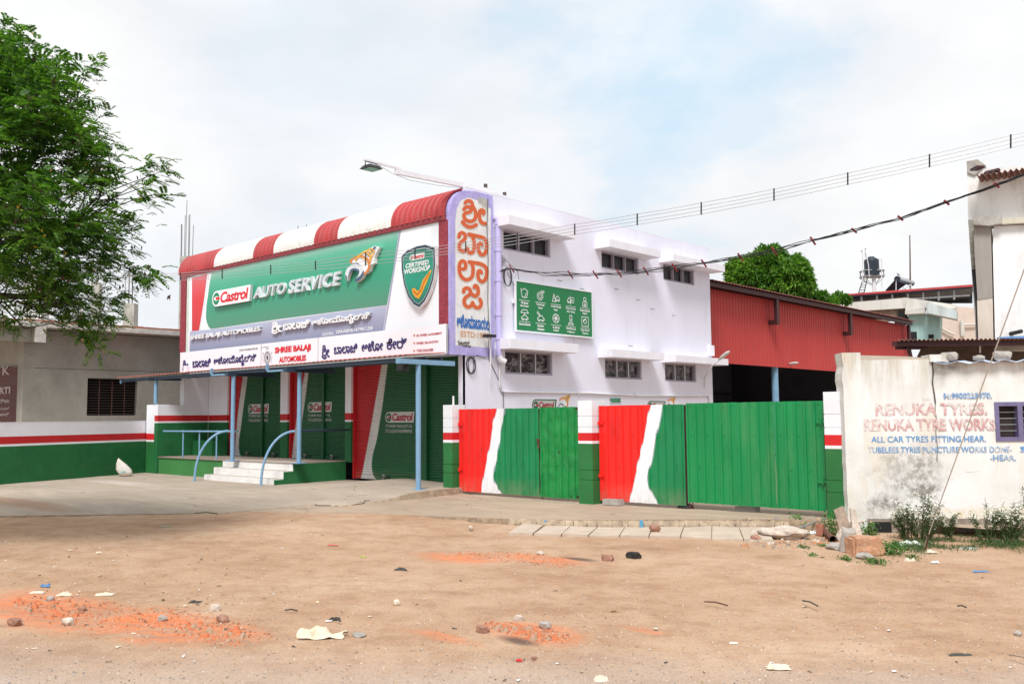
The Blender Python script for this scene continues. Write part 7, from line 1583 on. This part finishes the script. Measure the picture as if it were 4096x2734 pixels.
LIT = [(3113, 2672, .09, .05, .03, M_paper, 'flattened cream paper nearest the photo bottom on the bare earth'), (2403, 2720, .06, .04, .03, M_paper, 'torn pale paper strips at the very bottom of the photo'), (255, 2380, .07, .05, .05, M_paper, 'crumpled white paper beside the long orange patch'), (180, 2345, .06, .03, .03, M_bluescrap, 'blue rag scrap above the long orange patch'), (420, 2378, .09, .05, .03, M_paper, 'tan cardboard scrap above the long orange patch'), (150, 2370, .08, .04, .02, M_paper, 'flat tan paper at the edge of the long orange patch'), (780, 2408, .06, .04, .02, M_darkscrap, 'black scrap beside the end of the long orange patch'), (2077, 2643, .025, .016, .015, M_redscrap, 'small bright red scrap on the near earth'), (3640, 2178, .16, .08, .05, mat('white_green_wrapper', (.70, .74, .68), .5, .3, 12), 'crumpled white and green wrapper in the weeds'), (3725, 2210, .08, .05, .04, M_paper, 'white and orange wrapper near the guy wire foot'), (3640, 2245, .07, .04, .05, M_paper, 'crumpled white cup by the weeds'), (3880, 2195, .12, .05, .03, mat('pale_grey_cloth', (.40, .45, .42), .8, .2, 9), 'pale grey green cloth in the grass strip'), (3920, 2286, .10, .03, .02, M_bluescrap, 'thin blue rag on the earth before the shop wall'), (1600, 2283, .09, .03, .03, M_darkscrap, 'dark grey rag on the open earth'), (1340, 2478, .05, .025, .03, M_darkscrap, 'charred stick like scrap near the cream bag'), (1450, 2230, .05, .03, .03, mat('olive_packet', (.36, .34, .12), .6, .2, 9), 'olive green packet on the open earth'), (3850, 2620, .10, .03, .015, M_darkscrap, 'dark twig tangle near the photo corner'), (3255, 2133, .06, .05, .05, M_white, 'white plastic scrap in the rubble hole'), (3740, 2250, .05, .03, .03, M_white, 'small white scrap by the grass edge'), (3980, 2165, .06, .04, .05, M_paper, 'crumpled clear plastic cup in the grass strip'), (1330, 2180, .07, .02, .01, M_redscrap, 'thin faded red scrap by the apron edge'), (660, 2105, .10, .04, .02, mat('greenish_grey_scrap', (.34, .36, .30), .8), 'greenish grey flat scrap below the apron'), (395, 2210, .03, .02, .02, M_paper, 'small pale scrap lying alone on the earth'), (3290, 2230, .03, .02, .01, M_darkscrap, 'small brown stick piece on the earth')]
for k, (px, py, wx, wy, h, m, lab) in enumerate(LIT): crumple(px, py, wx * .9, wy * .9, h, m, lab, k * 1.7 + .4, 'litter_scrap', 'litter', 7)
# uncountable small litter, gravel and rubble
rng = np.random.default_rng(3)
def scatter(n, f, name, mats, size, flat=False, loc=(-8, 7, -.1)):
    VV, FF, MI, k = [], [], [], 0
    tries = 0; c_ = 0
    while c_ < n and tries < n * 20:
        tries += 1; q = f()
        if q is None: continue
        x, y = q; s = size[0] + (size[1] - size[0]) * rng.random() ** 2.5; z = gz(x, y) if y < front_line(x) else zd(x, y)
        a = rng.uniform(0, 6.28); ca, sa_ = math.cos(a), math.sin(a)
        if flat:
            l, w_ = s * rng.uniform(.6, 1.6), s * rng.uniform(.15, .7); L = [(-l, -w_, rng.uniform(0, .3) * s), (l * .9, -w_ * .6, rng.uniform(0, .5) * s), (l, w_, rng.uniform(0, .4) * s), (-l * .8, w_ * .8, rng.uniform(.1, .9) * s)]; fs = [(0, 1, 2, 3)]
        else:
            L = [(s * math.cos(t) * rng.uniform(.7, 1.1), s * math.sin(t) * rng.uniform(.7, 1.1), -s * .3) for t in (0, 1.57, 3.14, 4.71)] + [(s * .5 * math.cos(t + .5) * rng.uniform(.7, 1.2), s * .5 * math.sin(t + .5), s * rng.uniform(.4, .75)) for t in (0, 1.57, 3.14, 4.71)]; fs = [(0, 1, 5, 4), (1, 2, 6, 5), (2, 3, 7, 6), (3, 0, 4, 7), (4, 5, 6, 7)]
        VV += [(x + a_ * ca - b2 * sa_, y + a_ * sa_ + b2 * ca, z + cz_ + (.004 if flat else 0)) for a_, b2, cz_ in L]; FF += [tuple(i + k for i in f_) for f_ in fs]; mi = int(rng.integers(0, len(mats))); MI += [mi] * len(fs); k += len(L); c_ += 1
    o = build_np(name, np.array(VV), np.array(FF), mats, None, np.array(MI), loc); o['kind'] = 'stuff'; return o
def in_view():
    px, py = rng.uniform(-80, 4180), 2090 + (2760 - 2090) * rng.random() ** .75; p = onz(px, py, -.1); return (p.x, p.y) if (p.x < -5.5 and p.y < front_line(p.x) - .05) or p.x > -5.5 else None
Mg = [mat('pale_pebble', (.55, .46, .38), .9), mat('brown_pebble', (.27, .18, .12), .9), mat('grey_pebble', (.25, .23, .22), .9), mat('tan_pebble', (.42, .30, .20), .9)]
scatter(9000, in_view, 'gravel', Mg, (.003, .012))
scatter(560, lambda: in_view() if rng.random() < .6 else (lambda p: (p.x, p.y))(onz(rng.uniform(0, 1300), rng.uniform(2150, 2420), -.1)), 'scattered_litter', [M_paper, M_paper, M_darkscrap, mat('dry_leaf', (.36, .24, .10), .9), mat('pale_straw', (.55, .45, .28), .9), M_darkscrap, M_white], (.006, .026), True)
def near(cx_, cy_, rx, ry):
    def f():
        a, r = rng.uniform(0, 6.28), rng.random() ** .6; return cx_ + rx * r * math.cos(a), cy_ + ry * r * math.sin(a)
    return f
Mo = [mat('orange_brick_crumb', (.55, .17, .075), .95), mat('orange_brick_crumb', (.50, .20, .10), .95), mat('tan_crumb', (.42, .27, .18), .95), mat('dark_brick_crumb', (.30, .13, .08), .95)]
OP = [(-8.5, 3.55, 1.0, .4), (-7.2, 4.0, 1.0, .35), (-7.6, 8.3, .95, .4), (-4.95, 5.6, .5, .18)]
scatter(2600, lambda: near(*OP[int(rng.integers(0, 4))])(), 'brick_rubble', Mo, (.005, .020))
scatter(160, lambda: near(*[(-7.0, 3.95, .5, .18), (-9.0, 3.45, .6, .25), (-4.95, 5.55, .3, .12)][int(rng.integers(0, 3))])(), 'brick_rubble', Mo[:3], (.02, .05))
scatter(700, lambda: (lambda p: (p.x, p.y))(onz(rng.uniform(2950, 3500), rng.uniform(2110, 2190), -.12)), 'rubble', Mg + [Mo[1]], (.008, .045))
# weeds
M_weed, M_stem, M_flw = leaf_mat('weed_leaf', (.022, .05, .012), (.05, .10, .028), (.12, .19, .06), 5, .2), mat('weed_stem', (.09, .11, .045), .8, .2, 9), mat('white_weed_flower', (.74, .73, .64), .8, .1, 9)
def weed(px, py, wpx, hpx, label, seed, flowers=True, dense=1., leafm=None, ns=16, z=-.14):
    p = onz(px, py, z); rng = np.random.default_rng(seed); d = -(RM.transposed() @ (p - EYEV)).z; k = d / FPX; t = thing('weed', label, 'weed', p, None)
    mb = MB(); C, Dr = [], []; tips_ = []
    for i in range(ns):
        a = rng.uniform(-1, 1); hh = hpx * k * rng.uniform(.55, 1) * (1 - .35 * abs(a)); bx = a * wpx * k * .18
        e = p + RIGHT * (a * wpx * k * .5) + FWD * rng.uniform(-.18, .18) + Vector((0, 0, hh)); b0_ = p + RIGHT * bx + FWD * rng.uniform(-.05, .05)
        m_ = b0_.lerp(e, .5) + RIGHT * (-a * .05) + Vector((0, 0, .03)); pts = [b0_.lerp(m_, s_) .lerp(m_.lerp(e, s_), s_) for s_ in np.linspace(0, 1, 7)]; mb.tube(pts, [.007, .006, .005, .004, .0035, .003, .002], 5, 0, False)
        for s_ in np.linspace(.12, 1, int(16 * dense)):
            j = min(5, int(s_ * 6)); q = pts[j].lerp(pts[j + 1], s_ * 6 - j); 
            for _ in range(3): C.append(q[:]); Dr.append(rng.normal(size=3) * .55 + np.array([0, 0, .35]) + np.array(RIGHT[:]) * rng.choice([-1, 1]) * .7)
        for _ in range(5):
            s_ = rng.uniform(.6, 1); j = min(5, int(s_ * 6)); q = pts[j].lerp(pts[j + 1], s_ * 6 - j); tip = q + Vector(rng.normal(size=3) * .03) + RIGHT * rng.uniform(-.06, .06) + Vector((0, 0, rng.uniform(.03, .09))); mb.tube([q, tip], .002, 4, 0, False); tips_.append(tip[:])
    build('stem', mb, M_stem, t); C, Dr = np.array(C), np.array(Dr); V, F = leaves(C, Dr, rng.uniform(.035, .075, len(C)), .012, rng, droop=.1); build_np('leaves', V, F, leafm or M_weed, t)
    if flowers:
        T_ = np.repeat(np.array(tips_), 5, 0) + rng.normal(size=(len(tips_) * 5, 3)) * .012; V, F = leaves(T_, rng.normal(size=(len(T_), 3)) + np.array([0, 0, .6]), .026, .024, rng); stuff(build_np('flower', V, F, M_flw, t))
    return t
weed(3690, 2160, 190, 195, 'tall bushy white flowered weed where the guy wire meets the wall', 1, ns=22, dense=1.3); weed(3630, 2155, 110, 170, 'white flowered weed against the dark stains of the wall', 2, ns=12); weed(3800, 2155, 90, 130, 'thin white flowered weed below the faded lettering', 3, ns=8)
weed(3945, 2165, 190, 150, 'sparse spreading weed with pale flower heads near the barred window', 4, ns=10); weed(4040, 2165, 150, 180, 'dense dark weed at the edge of the photo by the shop wall', 5, ns=18, dense=1.2); weed(4120, 2150, 90, 220, 'tall weed cut by the photo edge', 6, ns=9)
M_broad = leaf_mat('broad_weed_leaf', (.035, .10, .02), (.07, .19, .035), (.15, .31, .07), 4, .3)
def clump(px, py, wpx, hpx, label, seed, n=160, size=.05, name='weed', z=-.13):
    p = onz(px, py, z); rng = np.random.default_rng(seed); d = -(RM.transposed() @ (p - EYEV)).z; k = d / FPX; t = thing(name, label, 'weed', p)
    C = np.array(p[:]) + np.array(RIGHT[:]) * rng.normal(size=(n, 1)) * wpx * k * .28 + np.array(FWD[:]) * rng.normal(size=(n, 1)) * .07 + np.array([0, 0, 1.]) * (rng.random((n, 1)) * hpx * k * rng.random((n, 1)) ** .3)
    V, F = leaves(C, rng.normal(size=(n, 3)) + np.array([0, 0, .4]), rng.uniform(.6, 1.2, n) * size, size * .7, rng, droop=.15); build_np('leaves', V, F, M_broad, t)
    mb = MB()
    for i in range(8): q = Vector(C[rng.integers(0, n)]); mb.tube([p, p.lerp(q, .5) + Vector((0, 0, .02)), q], .004, 4, 0, False)
    build('stem', mb, M_stem, t)
clump(3330, 2140, 90, 95, 'leafy green weed in the rubble at the foot of the striped pillar', 1, 300, .04); clump(3195, 2095, 45, 42, 'small bright seedling on the kerb by the wide green gate', 2, 60, .055, z=-.05); clump(3475, 2135, 60, 50, 'low green weed beside the dark drain opening', 3, 200, .04)
clump(400, 1672, 60, 26, 'tiny bright green seedling on top of the compound wall under the barred window', 4, 50, .10, z=1.57); clump(3560, 2215, 120, 60, 'low green creeper beside the big pinkish block', 5, 500, .035); clump(3500, 2250, 90, 20, 'flat green weed in front of the big pinkish block', 6, 200, .03); clump(3385, 2238, 45, 18, 'small green weed before the flat pale stone', 7, 90, .03)
for k, (x, y) in enumerate(((3215, 2190), (3250, 2222), (3290, 2185), (3650, 2230))): clump(x, y, 35, 14, ['tiny weed on the earth near the large mortar lump', 'tiny weed on the open earth below the rubble', 'tiny weed beside the flat pale stone', 'low weed near the crumpled white cup'][k], 20 + k, 50, .028)
n = 5200; pts = []
while len(pts) < n:
    px = rng.uniform(3470, 4130); py = 2172 + rng.normal() * 16 + (14 if 3520 < px < 3700 else 0); p = onz(px, py, -.14)
    if noise.noise(Vector((p.x * 2.2, p.y * 2.2, 0))) > -.05 + .1 * rng.random(): pts.append(p[:])
C = np.array(pts); V, F = leaves(C, rng.normal(size=(n, 3)) * .6 + np.array([0, 0, .8]), rng.uniform(.03, .09, n), .008, rng, droop=.2)
o = build_np('grass', V, F, M_weed, None, None, (-4, 12.8, -.14)); o['kind'] = 'stuff'
# dry twigs near the corner
for k, (x0, y0, x1, y1, lab) in enumerate(((4035, 2615, 4140, 2645, 'pale split twig at the corner of the photo'), (3210, 2400, 3272, 2422, 'black stick on the earth below the rubble'), (3830, 2422, 3866, 2428, 'dark stick on the earth before the shop'), (1140, 2439, 1190, 2441, 'short grey rubber strip on the near earth'), (2910, 2420, 2818, 2404, 'orange brown twig on the open earth'), (1325, 2470, 1362, 2483, 'charred grey stick above the tile chip'))):
    a, b_ = onz(x0, y0, -.10), onz(x1, y1, -.10); tag(build('twig', MB().tube([a, a.lerp(b_, .5) + Vector((0, 0, .012)), b_], .007, 6), (M_wood, M_darkscrap, M_darkscrap, M_darkscrap, M_rust, M_darkscrap)[k], None, None, a), lab, 'twig')
for o in list(scene.objects):
    if o.type == 'MESH' and o.parent is None and 'kind' not in o and 'label' not in o: print('UNLABELLED', o.name)
